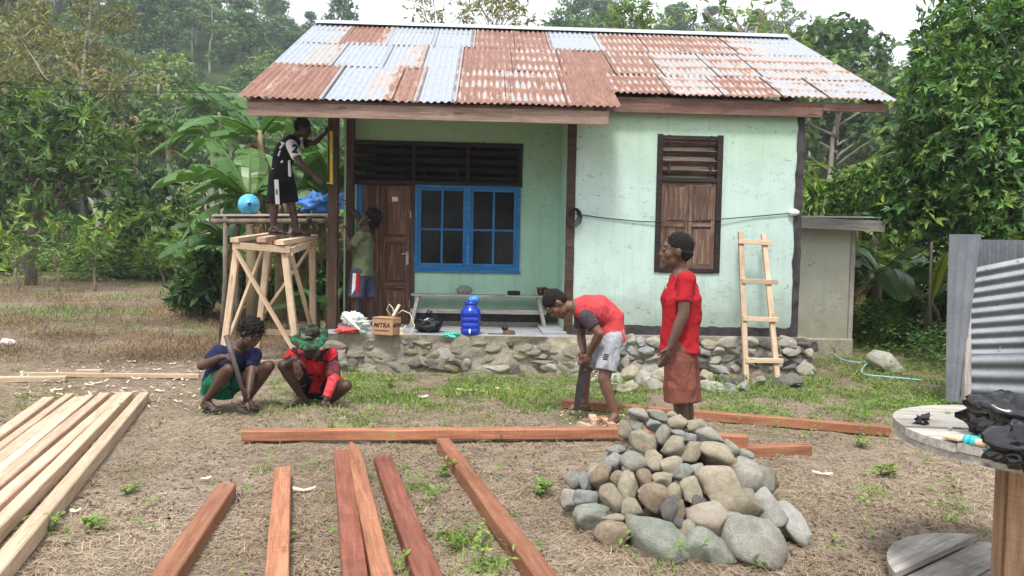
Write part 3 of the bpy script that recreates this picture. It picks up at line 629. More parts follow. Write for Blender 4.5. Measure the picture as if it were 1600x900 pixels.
for k in range(3): hbox('joist', MAT['grey_wood'], ru - .25 - k * .35, ru - .20 - k * .35, LV - .25, LV + 1.9, lzt + .06, lzt + .14, lean)

# cable strung along the front wall, coil on the column, junction at the corner
m = MB(); P = []
for x, y in ((900, 334), (940, 340), (1000, 346), (1060, 347), (1120, 343), (1180, 338), (1236, 333)):
    u, z = hp(x, y, -.04); P.append(H(u, -.045 if 1025 < x < 1125 else -.02, z))
w = thing('wall_cable', 'thin black cable sagging across the mint wall with a coil and white junction', 'cable', P[0])
m.tube(P, .0065, 6).build('wire', MAT['cable'], w, True)
cu, cz = hp(895, 336, -.03); m = MB()
for k in range(4):
    rr = .085 + .012 * k; m.tube([H(cu + rr * math.cos(a) * .8 + .006 * k, -.03 - .012 * k, cz + rr * math.sin(a) - .01 * k) for a in [2 * math.pi * i / 20 for i in range(21)]], .008, 6)
m.build('coil', MAT['cable'], w, True)
ju, jz = hp(1240, 332, -.03); V_, F_ = ICO[2]
obj('junction', npmesh('junction', V_ * np.array([.075, .04, .05]) * (1 + .1 * np.sin(V_[:, :1] * 9)), F_, True), simple('white_plastic_wrap', (.6, .6, .58), (.75, .75, .73), 20, .6), w, HM @ Matrix.Translation((ju, -.035, jz)))

# ------------------------------------------------------------------ ladder leaning on the wall
lad = thing('ladder', 'rough pale timber ladder of four rungs leaning on the mint wall', 'ladder', gnd(1190, 603))
def leanpt(px, py, t):                                       # t 0 at the foot, 1 at the top (against the wall)
    D = 8.95 + (9.66 - 8.95) * t; return at(px, py, D)
timber('rail', leanpt(1166, 602, 0), leanpt(1157, 363, 1), .065, .055, MAT['pale_wood'], lad, (0, 1, 0))
timber('rail', leanpt(1216, 606, 0), leanpt(1193, 366, 1), .065, .055, MAT['pale_wood'], lad, (0, 1, 0))
for (xa, xb, y, dy, t_) in ((1152, 1205, 377, 3, .94), (1157, 1213, 439, 2, .68), (1159, 1214, 497, 2, .43), (1163, 1221, 562, 1, .17)):
    a, b = leanpt(xa, y, t_), leanpt(xb, y + dy, t_); a.y -= .05; b.y -= .05
    timber('rung', a, b, .04, .06, MAT['pale_wood'], lad)

# ------------------------------------------------------------------ work trestle on the left
tr = thing('work_trestle', 'tall pale timber trestle with crossed braces beside the porch post', 'trestle', gnd(410, 575))
FD, BD = 9.35, 10.15
J = lambda x, y, D: at(x, y, D)
pwm = MAT['pale_wood']
def foot(top, px, D):
    q = at(px, 580, D); q.z = 0.0; return q
FL, FR_, BL, BR_ = J(372, 378, FD), J(444, 384, FD), J(421, 372, BD), J(488, 376, BD)
for nm, top, fx, D in (('leg', FL, 346, FD - .1), ('leg', FR_, 467, FD - .1), ('leg', BL, 400, BD + .1), ('leg', BR_, 490, BD + .1)):
    timber(nm, foot(top, fx, D), top, .085, .07, pwm, tr, (0, 1, 0))
timber('cross_bar', J(364, 383, FD - .06), J(454, 391, FD - .06), .04, .085, pwm, tr)
timber('cross_bar', J(414, 377, BD + .06), J(496, 380, BD + .06), .04, .085, pwm, tr)
timber('side_bar', J(449, 394, FD - .05), J(492, 378, BD + .05), .04, .085, pwm, tr)
timber('side_bar', J(367, 386, FD - .05), J(416, 376, BD + .05), .04, .085, pwm, tr)
timber('brace', J(366, 388, FD - .1), J(470, 566, FD - .14), .035, .09, pwm, tr, (0, 1, 0))
timber('brace', J(414, 382, BD - .1), J(352, 545, FD + .02), .035, .08, pwm, tr, (0, 1, 0))
timber('brace', J(455, 398, FD + .02), J(489, 520, BD - .02), .035, .08, pwm, tr, (0, 1, 0))
timber('brace', J(484, 388, BD + .1), J(406, 500, BD + .12), .035, .07, pwm, tr, (0, 1, 0))
timber('lower_bar', J(400, 518, BD + .16), J(492, 522, BD + .16), .04, .08, pwm, tr)
for (xa, ya, xb, yb) in ((366, 377, 422, 367), (408, 377, 449, 366), (437, 381, 491, 370)):
    timber('deck_board', J(xa, ya - 2, FD - .1), J(xb, yb, BD + .1), .115, .06, MAT['pale_wood'] if xa != 408 else MAT['pink_wood'], tr)

# ------------------------------------------------------------------ raised drying platform behind
PD = 11.6
pf = thing('pole_platform', 'raised board platform on rough poles behind the trestle', 'platform', gnd(440, 545))
for k in range(4): timber('board', J(336, 336 + 1, PD + .1 + k * .27), J(556, 335 + 1, PD + .1 + k * .27), .25, .03, MAT['grey_wood'], pf)
pole = lambda nm, a, b, r0_, r1_: MB().tube([a, (a + b) / 2 + Vector((R.uniform(-.04, .04), 0, 0)), b], [r0_, (r0_ + r1_) / 2, r1_], 8).build(nm, MAT['bark'], pf, True)
for (x, xb, D) in ((352, 345, PD), (455, 452, PD + .05), (550, 548, PD), (372, 372, PD + .9), (545, 545, PD + .9)):
    a = J(x, 338, D); b = J(xb, 560, D); b.z = -.02; pole('pole', b, a, .045, .035)
pole('bearer', J(330, 346, PD), J(560, 345, PD), .045, .04); pole('bearer', J(332, 343, PD + .85), J(560, 343, PD + .85), .045, .04)
pole('prop', gnd(497, 545), J(546, 430, PD - .4), .03, .025)
# blue water bottle lying on the platform
wb_m = simple('blue_bottle_plastic', (.05, .34, .62), (.10, .46, .72), 3, .2, .5, .05)
bt = thing('water_bottle', 'big sky blue water bottle lying on the board platform', 'bottle', J(388, 336, PD + .3))
Mx = Matrix.Translation(J(388, 321, PD + .35)) @ Matrix.Diagonal((.8, .8, .8, 1)) @ Matrix.Rotation(math.radians(-68), 4, 'Z') @ Matrix.Rotation(math.pi / 2, 4, 'Y')
MB().lathe([(.03, -.02), (.17, .0), (.20, .03), (.205, .12), (.198, .14), (.205, .16), (.205, .26), (.198, .28), (.205, .30), (.205, .38), (.17, .44), (.06, .49), (.035, .52)], seg=28).build('body', wb_m, bt, True, Mx)
MB().lathe([(.036, .50), (.038, .56), (.03, .565)], seg=16).build('cap', simple('deep_blue_plastic', (.012, .04, .38), (.02, .06, .5), 5, .3, .5), bt, True, Mx)
MB().lathe([(.045, -.035), (.06, -.03), (.055, -.018)], seg=16).build('base_dimple', simple('bottle_dark', (.02, .07, .25), (.03, .1, .3), 5, .3, .5), bt, True, Mx)
gm = simple('green_strap', (.02, .16, .10), (.03, .22, .14), 9, .6)
for zz in (.06, .34): MB().lathe([(.20, zz), (.212, zz + .006), (.212, zz + .026), (.20, zz + .032)], seg=28).build('strap', gm, bt, True, Mx)

def crumple(name, c, rad, seed, mat, parent=None, amp=.16, sub=4, flat=True, rot=0.0, sharp=1.0):
    rg = np.random.default_rng(seed); V, F = ICO[sub]; P = V.copy()
    for f, a in ((1.6, amp), (3.2, amp * .8), (6.5, amp * .5), (13, amp * .3)):
        for _ in range(3):
            w = rg.normal(size=3) * f; ph = rg.uniform(0, 6); s_ = np.sin(V @ w + ph + np.sin(V @ rg.normal(size=3) * f)); P *= (1 + a * (1 - 2 * np.abs(s_) ** sharp))[:, None]
    P *= np.array(rad)
    if flat: P[:, 2] = np.maximum(P[:, 2], -rad[2] * .72)
    zmin = P[:, 2].min(); P[:, 2] -= zmin
    return obj(name, npmesh(name, P, F, True), mat, parent, Matrix.Translation(c) @ Matrix.Rotation(rot, 4, 'Z'))
tarp = simple('blue_tarpaulin', (.02, .10, .34), (.06, .22, .55), 4, .4, .4)
tag(crumple('tarpaulin', J(498, 334, PD + .45), (.42, .25, .22), 5, tarp, None, .17), 'crumpled blue tarpaulin heaped on the board platform', 'tarpaulin')
MB().box((0, 0, .17), (.32, .24, .34), None, .03).build('b', tarp).name = 'jerry_can'
jc = bpy.data.objects['jerry_can']; jc.matrix_basis = Matrix.Translation(J(547, 334, PD + .55)); tag(jc, 'pale blue container on the platform behind the porch post', 'container')
MB().lathe([(.03, .34), (.035, .38), (.02, .39)], seg=10).build('cap', tarp, jc, True, jc.matrix_basis.copy())
gb = crumple('green_bag', J(538, 336, PD - .02), (.09, .07, .06), 9, simple('lime_plastic', (.18, .5, .03), (.25, .62, .05), 6, .5), None, .1, 3); tag(gb, 'small lime green plastic bag on the platform edge', 'bag')
rg_ = crumple('hanging_cloth', J(483, 352, PD - .12), (.05, .02, .09), 12, simple('black_rag', (.015, .015, .018), (.05, .05, .05), 9, .9), None, .15, 3, False); tag(rg_, 'small black rag hanging from the platform edge', 'rag')

# ------------------------------------------------------------------ things on the porch
def pf_pt(px, py, z=FLOOR): return gnd(px, py, z)
CARD = simple('cardboard', (.36, .215, .13), (.44, .27, .165), 6, .85, .1, .15, .003)
INK = simple('black_ink', (.02, .015, .012), (.04, .03, .025), 20, .8)
def lettering(name, txt, size, mat, parent, M, extrude=.0008, bold=0.0, shear=0.0):
    cu_ = bpy.data.curves.new(name, 'FONT'); cu_.body = txt; cu_.size = size; cu_.align_x = 'CENTER'; cu_.align_y = 'CENTER'; cu_.extrude = extrude; cu_.offset = bold; cu_.shear = shear
    tmp = bpy.data.objects.new('tmp', cu_); COL.objects.link(tmp); bpy.context.view_layer.update()
    me = bpy.data.meshes.new_from_object(tmp.evaluated_get(bpy.context.evaluated_depsgraph_get())); bpy.data.objects.remove(tmp); me.materials.clear()
    return obj(name, me, mat, parent, M)
bx = pf_pt(603, 524); BM = Matrix.Translation(bx + Vector((-.015, .13, 0))) @ Matrix.Rotation(-.38, 4, 'Z')
box = thing('cardboard_box', 'small brown cardboard carton with black print on the porch edge', 'box', bx)
bwd, bd_, bh = .30, .21, .215
MB().box((0, 0, bh / 2), (bwd, bd_, bh), None, .004).build('carton', CARD, box, False, BM)
for q, a in ((-1, .35), (1, -.25)): MB().box((0, q * bd_ * .25, bh + .006), (bwd * .98, bd_ * .49, .004), Matrix.Rotation(a * .12, 4, 'X')).build('flap', CARD, box, False, BM)
LM = BM @ Matrix.Translation((-.01, -bd_ / 2 - .0015, bh * .56)) @ Matrix.Rotation(math.pi / 2, 4, 'X')
lettering('lettering', 'MITRA', .082, INK, box, LM, .0006, .0022, .25)
lettering('lettering', 'MITRA', .066, INK, box, BM @ Matrix.Translation((bwd / 2 + .0015, 0, bh * .56)) @ Matrix.Rotation(math.pi / 2, 4, 'Z') @ Matrix.Rotation(math.pi / 2, 4, 'X'), .0006, .002, .25)
MB().box((-.01, -bd_ / 2 - .0012, bh * .28), (.22, .0015, .010)).box((-.01, -bd_ / 2 - .0012, bh * .23), (.19, .0015, .005)).build('printed_line', simple('brown_ink', (.16, .05, .03), (.2, .07, .04), 9, .8), box, False, BM)
# extension lead hanging over the carton
PLW = simple('ivory_plastic', (.58, .53, .40), (.68, .63, .5), 8, .5)
ex = thing('extension_lead', 'ivory power strip and looped white lead lying on the carton', 'power lead', bx + Vector((.1, 0, bh)))
a = pf_pt(627, 498, .72) + Vector((0, .05, .0)); e0 = BM @ Vector((.09, .0, bh + .02)); e1 = BM @ Vector((.15, .06, bh + .17))
MB().bar(e0, e1, .045, .03, (0, 0, 1), .006).build('power_strip', PLW, ex)
m = MB(); lp = [BM @ Vector(p) for p in ((.05, .03, bh + .01), (-.02, .03, bh + .10), (.02, .03, bh + .17), (.07, .03, bh + .12), (.10, .02, bh + .03))]; m.tube(lp, .006, 6)
m.tube([BM @ Vector(p) for p in ((.12, .05, bh + .04), (.20, .05, bh + .10), (.30, .07, bh + .06), (.36, .08, .12), (.34, .02, .02), (.24, -.02, .012), (.20, .04, .06), (.25, .06, .12))], .006, 6); m.build('lead', PLW, ex, True)
MB().box((.215, -.0, .07), (.035, .03, .05), None, .006).box((.235, -.02, .02), (.05, .04, .035), None, .006).build('socket', PLW, ex, False, BM)
# bags
BLK = NT('black_polythene'); BLK = BLK.fin((.008, .008, .010), .16, .6)
bg_ = thing('rubbish_bag', 'tied black plastic bag standing on the porch by the bench leg', 'bag', pf_pt(667, 521))
c0 = pf_pt(667, 521) + Vector((0, .16, 0)); crumple('sack', c0, (.21, .16, .15), 21, BLK, bg_, .055, 4, True, 0, .8)
crumple('knot', c0 + Vector((.01, 0, .20)), (.055, .04, .06), 22, BLK, bg_, .16, 3, False)
cw = simple('clear_plastic', (.62, .64, .60), (.78, .80, .76), 5, .3, .5)
rb_ = thing('plastic_sacks', 'white and red plastic wrappers heaped beside the porch post', 'bag', pf_pt(545, 520))
crumple('white_wrapper', pf_pt(545, 519) + Vector((0, .22, .07)), (.17, .10, .12), 31, cw, rb_, .13, 4)
crumple('clear_wrapper', pf_pt(553, 519) + Vector((.02, .20, .02)), (.15, .09, .10), 32, simple('cloudy_plastic', (.5, .55, .48), (.7, .72, .68), 5, .25, .5), rb_, .13, 4)
crumple('red_net', pf_pt(543, 522) + Vector((-.02, .10, 0)), (.20, .09, .055), 33, simple('red_netting', (.40, .03, .04), (.62, .16, .16), 55, .7), rb_, .10, 4)
tag(crumple('snack_pouch', pf_pt(566, 523) + Vector((0, .06, 0)), (.06, .035, .035), 34, simple('green_pouch', (.05, .22, .16), (.25, .4, .32), 20, .4), None, .1, 3), 'small green pouch lying at the porch edge by the carton', 'pouch')
MB().tube([pf_pt(533, 500, .66) + Vector((0, .18, .05)), pf_pt(560, 517, .55) + Vector((0, .1, .0))], [.035, .012], 8).build('torn_strip', cw, rb_, True)
tag(crumple('teal_bag', pf_pt(705, 527) + Vector((0, .03, -.01)), (.11, .05, .045), 41, simple('teal_plastic', (.03, .42, .30), (.06, .55, .40), 6, .35, .4), None, .14, 4), 'crumpled teal plastic bag draped on the porch edge beside the water dispenser', 'bag')
# blue drinking-water jar with tap
BLU = NT('blue_water_jar'); _v = BLU.co(); BLU = BLU.fin(BLU.ramp(BLU.noise(_v, 3), [(.3, (.006, .03, .36)), (.7, (.012, .055, .50))]), .18, .5)
jar = thing('water_dispenser', 'deep blue ribbed water jar with white tap on the porch edge', 'water jar', pf_pt(734, 524))
jb = pf_pt(734, 524) + Vector((0, .14, 0)); Mj = Matrix.Translation(jb)
prof = [(.11, 0), (.128, .012), (.130, .05)]
for k in range(3): z_ = .07 + k * .075; prof += [(.130, z_), (.122, z_ + .008), (.122, z_ + .018), (.130, z_ + .026)]
prof += [(.130, .285), (.118, .325), (.085, .355), (.078, .365), (.078, .39), (.06, .40)]
MB().lathe(prof, seg=32).build('jar', BLU, jar, True, Mj)
MB().lathe([(.082, .392), (.086, .396), (.086, .42), (.05, .428)], seg=24).build('lid', BLU, jar, True, Mj)
MB().tube([jb + Vector((-.01, 0, .425)), jb + Vector((.0, 0, .452)), jb + Vector((.10, -.01, .468))], [.04, .045, .05], 12).build('cup', simple('light_blue_plastic', (.06, .22, .55), (.08, .28, .62), 4, .3, .5), jar, True)
MB().tube([jb + Vector((0, -.125, .06)), jb + Vector((0, -.165, .06)), jb + Vector((0, -.168, .022))], [.014, .015, .011], 8).tube([jb + Vector((0, -.155, .06)), jb + Vector((0, -.155, .085))], .008, 6).build('tap', simple('white_plastic', (.7, .72, .74), (.8, .8, .82), 5, .3, .5), jar, True)
# tool belt
tb = thing('tool_belt', 'coiled brown leather belt with black pouch lying on the porch', 'belt', pf_pt(790, 523))
LEA = simple('brown_leather', (.09, .05, .03), (.18, .11, .07), 9, .6, .3)
bc = pf_pt(795, 523) + Vector((0, .06, 0)); m = MB()
for k, r_ in enumerate((.045, .06, .075)): m.lathe([(r_, .0), (r_ + .005, .0), (r_ + .005, .055 - .006 * k), (r_, .055 - .006 * k)], bc, 20)
m.bar(bc + Vector((-.05, -.06, .012)), bc + Vector((-.27, -.07, .012)), .03, .010).build('strap', LEA, tb)
crumple('pouch', bc + Vector((-.045, .02, .04)), (.055, .04, .05), 44, simple('black_cloth', (.015, .015, .018), (.04, .04, .045), 20, .9), tb, .12, 3)

# bench against the porch wall
be = thing('bench', 'weathered grey plank bench standing under the blue window', 'bench', H(1.8, .75, FLOOR)); gw = MAT['grey_wood']
BV = .72
u0_, z0_ = hp(643, 460, BV); u1_, _ = hp(852, 463, BV); zt_ = hp(740, 460, BV)[1]
hbox('seat', gw, u0_, u1_, BV - .10, BV + .14, zt_ - .032, zt_, be, .004)
for uu, k in ((u0_ + .10, 1), (u1_ - .10, -1)):
    for dv in (-.06, .10):
        timber('leg', H(uu - k * .10, BV + dv * 1.4, FLOOR), H(uu, BV + dv, zt_ - .03), .05, .045, gw, be, (0, 1, 0))
    timber('tie', H(uu, BV - .08, zt_ - .06), H(uu, BV + .12, zt_ - .06), .04, .05, gw, be)
zs_ = hp(740, 487, BV)[1]; hbox('stretcher', gw, u0_ - .02, u1_ + .02, BV + .005, BV + .035, zs_ - .03, zs_ + .03, be, .003)
def on_bench(px): u_, _ = hp(px, 455, BV); return H(u_, BV + .02, zt_)
hat = crumple('cloth_cap', on_bench(726), (.12, .08, .07), 51, simple('grey_cloth', (.17, .17, .17), (.28, .28, .28), 12, .95), None, .07, 4); tag(hat, 'crumpled grey cloth cap on the bench plank', 'cap')
tp = MB().lathe([(.055, 0), (.088, .002), (.092, .01), (.092, .05), (.088, .058), (.055, .06)], seg=26).build('black_roll', simple('black_rubber', (.010, .010, .011), (.02, .02, .02), 20, .55), None, True, Matrix.Translation(on_bench(803))); tag(tp, 'round black roll of tape lying on the bench plank', 'tape roll')
cp_ = crumple('camouflage_cap', on_bench(850), (.11, .09, .08), 53, (lambda t: t.fin(t.ramp(t.noise(t.co(), 16, 2), [(.40, (.02, .018, .015)), (.5, (.17, .11, .06)), (.6, (.28, .20, .12))], 'CONSTANT'), .95))(NT('brown_camouflage')), None, .08, 4); tag(cp_, 'brown camouflage cap lying on the end of the bench', 'cap')

# ------------------------------------------------------------------ timber on the ground
BEAMS = []
def beam(pa, pb, w, h, mat, label, cat='beam', group=None, z=0.0, point=0.0, ext=0.0, taper=1.0):
    a, b = gnd(*pa, z + h), gnd(*pb, z + h); d = (b - a).normalized(); a = a - d * ext
    a.z = b.z = z + h / 2 + .004; BEAMS.append((a.x, a.y, b.x, b.y, w / 2 + .02))
    return tag(timber('wooden_post', a, b, w, h, mat, None, (0, 0, 1), taper, point), label, cat, group)
G1 = 'red beams laid out in the foreground'
rw, rwd = MAT['red_wood'], MAT['red_wood_dark']
# near end (bottom of the frame) -> far end, centre line of the top face
beam((250, 905), (354, 757), .115, .085, rw, 'short red beam lying apart from the other red beams, beside the pale timber', group=G1, ext=.5)
beam((432, 905), (442, 730), .105, .08, rw, 'straight orange-red beam between the lone short beam and the touching pair', group=G1, ext=.6)
beam((556, 905), (534, 703), .115, .075, rwd, 'dark red beam with square end, touching a pointed beam', group=G1, ext=.5)
beam((600, 905), (549, 684), .10, .095, rw, 'orange-brown beam sharpened to a point, leaning on its square-ended neighbour', group=G1, ext=.5, point=.75)
beam((672, 905), (598, 713), .125, .08, rwd, 'dark stained red beam just beside the touching pair of beams', group=G1, ext=.5)
beam((858, 905), (692, 685), .105, .095, rw, 'long orange-red beam running from the cross beam towards the stone heap', group=G1, ext=.5)
beam((379, 672), (975, 669), .09, .085, rw, 'long red beam lying crosswise before the squatting men', ext=0, z=.022)
beam((968, 669), (1168, 681), .10, .085, rw, 'red beam end emerging from behind the stone heap', z=.075)
beam((1090, 700), (1263, 694), .10, .085, rw, 'short red beam on the soil just behind the stone heap')
beam((880, 624), (1391, 667), .09, .085, rw, 'long red beam lying behind the sawing man and the standing man')
def beam2(far, exits, w, h, mat, label, group, z=0.0, ext=1.2):    # far end, and where it leaves the frame on the left
    return beam(exits, far, w, h, mat, label, 'beam', group, z, 0, ext)
G2 = 'pale beams stacked side by side'
K = 440 / 1165.0; q = lambda x, y: (x * K, 560 + y * K)
beam2(q(200, 160), q(0, 305), 0.103, .09, MAT['pink_wood'], 'short pinkish beam, outermost of the pale row, away from the red beams', G2)
beam2(q(290, 145), q(0, 362), 0.073, .08, MAT['pale_wood'], 'narrow pale beam next to the short pinkish one', G2)
beam2(q(330, 158), q(0, 405), 0.112, .07, MAT['pink_wood'], 'broad pinkish plank within the pale row', G2)
beam2(q(370, 152), q(0, 452), 0.073, .085, MAT['pale_wood'], 'pale beam tight against the broad pinkish plank', G2)
beam2(q(432, 143), q(0, 500), 0.095, .085, MAT['pink_wood'], 'pinkish beam in the middle of the pale row, slightly twisted', G2)
beam2(q(502, 140), q(0, 578), 0.090, .085, MAT['pink_wood'], 'pinkish beam lying third from the red timber side of the row', G2)
beam2(q(532, 140), q(0, 668), 0.082, .09, MAT['pale_wood'], 'cream beam lying second from the red timber side of the row', G2)
beam2(q(597, 140), q(0, 838), 0.090, .10, MAT['pale_wood'], 'long cream beam edging the pale row on the red timber side', G2)
beam((-60, 590), (104, 588), .09, .06, MAT['pale_wood'], 'pale board end lying on the soil at the end of the thin batten', 'board')
beam((44, 582), (312, 585), .06, .05, MAT['pale_wood'], 'long thin pale batten lying behind the navy-shirted man', 'batten')
beam((120, 578), (160, 578), .10, .05, MAT['pale_wood'], 'short pale offcut behind the long thin batten', 'offcut')
beam((395, 564), (470, 561), .06, .06, MAT['pale_wood'], 'pale batten on the ground between the two squatting men', 'batten')
# offcuts under the saw
for i, (xa, ya, xb, yb, w, lb_) in enumerate(((928, 655, 952, 650, .09, 'reddish offcut block under the saw cut'), (925, 648, 930, 656, .07, 'split pale offcut standing against the reddish block'), (944, 653, 958, 663, .06, 'pinkish offcut by the bare foot of the sawing man'), (905, 659, 925, 666, .055, 'thin whitish offcut before the sawn beam'))):
    beam((xa, ya), (xb, yb), w, .05, (MAT['red_wood'], MAT['pale_wood'], MAT['pink_wood'], MAT['pale_wood'])[i], lb_, 'offcut')
# peeled shavings and chips
CH = simple('pale_chip', (.55, .47, .33), (.72, .66, .52), 9, .85)
def chip(px, py, L, W_, ang, label, name='wood_chip'):
    n = 7; V = []; F = []
    for i in range(n):
        t_ = i / (n - 1) - .5; k = math.cos(t_ * 2.6); x = t_ * L
        V += [(x, -W_ / 2 * k * R.uniform(.6, 1.1), .012 + .02 * t_ * t_ * R.uniform(.5, 3)), (x, W_ / 2 * k * R.uniform(.6, 1.1), .014 + .05 * abs(t_) * R.uniform(.2, 1)), (x, 0, .002)]
    for i in range(n - 1): F += [(i * 3, i * 3 + 3, i * 3 + 4, i * 3 + 1), (i * 3 + 2, i * 3 + 5, i * 3 + 3, i * 3), (i * 3 + 1, i * 3 + 4, i * 3 + 5, i * 3 + 2)]
    p = gnd(px, py); p.z = gz(p.x, p.y) + .008
    return tag(obj(name, mesh(name, V, F), CH, None, Matrix.Translation(p) @ Matrix.Rotation(ang, 4, 'Z')), label, 'wood chip', 'pale chips and bark scattered on the grass')
chip(661, 623, .11, .08, .3, 'chunky cream wood chip alone on the grass before the porch')
chip(728, 612, .26, .05, -.1, 'long curved strip of pale bark on the grass before the porch'); chip(752, 614, .07, .05, .5, 'small cream flake at the end of the curved bark strip')
chip(785, 609, .17, .04, -.05, 'flat pale strip near the porch, away from the curved bark')
for (x, y, L, a) in ((190, 590, .16, .1), (215, 594, .07, .6), (140, 605, .10, .2), (150, 602, .12, .5), (250, 612, .15, -.5), (90, 612, .1, .3), (270, 570, .1, .9), (245, 580, .09, .4), (322, 755, .07, .5), (205, 567, .12, 0), (118, 800, .06, .3), (475, 771, .14, .15), (1285, 745, .14, -.5)):
    chip(x, y, L, .035, a, 'small pale splinter of wood lying on dry soil')

# ------------------------------------------------------------------ heap of river stones
HC = at(1066, 700, 4.45); HC.z = 0
def heap_z(x, y):
    dx, dy = x - HC.x, y - HC.y; r_ = math.hypot(dx / .86, dy / .80); return .56 * max(0.0, 1 - r_) ** .82
def heap_hit(px, py):
    r_ = ray(px, py); o = Vector((0, 0, CAMZ)); t_ = 2.8
    while t_ < 6.5:
        p = o + r_ * t_
        if p.z < heap_z(p.x, p.y) or p.z < 0: return p
        t_ += .01
    return o + r_ * 4.6
NAMES = {'t': 'tan', 'g': 'grey', 'e': 'grey-green', 'b': 'bluish grey', 'n': 'brown', 'p': 'pinkish', 'd': 'dark grey', 'w': 'pale grey'}
PILE = [(410, 145, 95, 65, 0, 'g'), (500, 142, 100, 45, 10, 'g'), (500, 188, 125, 72, 5, 'b'), (598, 180, 90, 72, 20, 't'), (680, 198, 98, 68, 0, 't'), (400, 195, 68, 52, 0, 'g'), (745, 245, 130, 80, 10, 'g'), (345, 215, 65, 85, -30, 't'),
 (600, 237, 68, 44, 0, 'b'), (652, 256, 62, 48, 0, 'b'), (530, 242, 70, 92, 30, 'g'), (435, 275, 134, 112, 10, 't'), (573, 297, 114, 98, -15, 't'), (352, 284, 54, 54, 0, 't'), (662, 322, 120, 78, -50, 't'), (765, 335, 170, 118, 0, 't'), (838, 305, 84, 64, 30, 'g'),
 (905, 340, 95, 66, 10, 'g'), (310, 312, 95, 52, 0, 'g'), (288, 368, 92, 88, 0, 'b'), (390, 365, 128, 98, 0, 'g'), (487, 362, 84, 98, 0, 't'), (565, 380, 100, 94, 20, 't'), (622, 425, 104, 88, -20, 'e'), (228, 432, 110, 118, 0, 'n'), (320, 445, 78, 74, 0, 'n'),
 (365, 480, 92, 134, 15, 't'), (437, 455, 78, 108, 10, 'n'), (525, 448, 94, 68, 0, 't'), (790, 465, 205, 155, 10, 't'), (920, 430, 134, 165, -10, 'g'), (1005, 450, 84, 114, 0, 'g'), (657, 495, 98, 118, 0, 't'), (580, 515, 74, 90, 30, 't'), (485, 535, 135, 135, 0, 'n'),
 (165, 460, 76, 86, 0, 'b'), (110, 450, 86, 86, 0, 'g'), (165, 540, 115, 80, 0, 'b'), (92, 545, 86, 96, 0, 'g'), (290, 540, 145, 88, 50, 't'), (385, 575, 92, 82, 0, 't'), (565, 590, 96, 114, 40, 'd'), (610, 590, 56, 90, 20, 'n'), (865, 567, 230, 160, 5, 't'),
 (1020, 590, 165, 170, 10, 'w'), (720, 625, 190, 165, 20, 'p'), (190, 620, 160, 115, 0, 'e'), (297, 630, 114, 46, 2, 't'), (290, 708, 170, 125, 0, 'n'), (500, 730, 335, 220, 40, 'e'), (640, 695, 70, 110, 10, 't'), (730, 800, 215, 170, 40, 'e'), (920, 778, 335, 255, 36, 'g'),
 (1050, 760, 235, 105, 56, 'g'), (1140, 655, 195, 98, 45, 'w'), (605, 665, 60, 76, 0, 'd'), (690, 405, 66, 66, 0, 'g'), (575, 150, 58, 46, 0, 't'), (465, 310, 60, 60, 0, 'n'), (860, 380, 70, 70, 0, 'n'), (440, 500, 60, 60, 0, 'g'), (700, 560, 70, 70, 0, 'd')]
SPEC = {49: 'broad grey-green slab lying low against the stone heap', 52: 'largest grey boulder at the foot of the stone heap', 43: 'big smooth tan oblong stone resting on the heap above the largest boulder', 45: 'pinkish speckled boulder in the heap beside the tan oblong stone',
        53: 'long bent grey stone leaning against the largest boulder of the heap', 54: 'long pale stone slipping off the side of the heap', 44: 'pale grey boulder tucked behind the tan oblong stone', 29: 'big flat-topped tan stone in the middle of the heap', 47: 'thin tan brick-shaped stone lying flat on a brown stone', 48: 'rounded brown boulder at the foot of the heap under a thin flat stone'}
def heap_stone(c, ra, rb2, rc, ang, mk, label, group):
    view = (c - Vector((0, 0, CAMZ))).normalized(); right = view.cross(Vector((0, 0, 1))).normalized(); up = right.cross(view)
    q_ = Quaternion(view, math.radians(ang)); right = q_ @ right; up = q_ @ up
    M = Matrix((right * ra, view * rc, up * rb2)).transposed().to_4x4(); M.translation = c
    o = stone_obj(ROUND, M, mk); return tag(o, label, 'stone', group)
for i, (X, Y, w, h, ang, mk) in enumerate(PILE):
    px, py = 860 + X / 3.0, 600 + Y / 3.0; p = heap_hit(px, py); d = (p - Vector((0, 0, CAMZ))).length; s = d / PX / 3.0 / 2
    ra, rb2 = w * s * 1.06, h * s * 1.06; rc = (ra + rb2) / 2 * .9
    c = p + ray(px, py).normalized() * rc * .3; c.z = max(c.z, min(ra, rb2) * .30)
    sz = 'large' if w * h > 21000 else ('small' if w * h < 7000 else 'medium')
    heap_stone(c, ra, rb2, rc, ang, mk, SPEC.get(i, '%s %s river stone in the stone heap' % (sz, NAMES[mk])), 'river stones of the heap' if i in SPEC else '%s %s stones of the heap' % (sz, NAMES[mk]))
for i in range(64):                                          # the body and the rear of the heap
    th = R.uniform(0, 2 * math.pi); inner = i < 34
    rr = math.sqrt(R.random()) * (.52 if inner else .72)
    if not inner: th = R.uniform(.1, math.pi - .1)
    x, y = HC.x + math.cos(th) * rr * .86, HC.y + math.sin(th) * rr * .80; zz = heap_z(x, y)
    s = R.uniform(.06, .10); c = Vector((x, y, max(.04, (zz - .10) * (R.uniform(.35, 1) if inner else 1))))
    mk = R.choice('tgn') if not inner else 'd'  # inner stones all dark: shade in the heap's gaps put into their colour
    heap_stone(c, s * 1.2, s * .85, s, R.uniform(-40, 40), mk, 'small %s river stone bedded inside or behind the heap' % NAMES[mk], '%s stones bedded in the heap' % NAMES[mk])

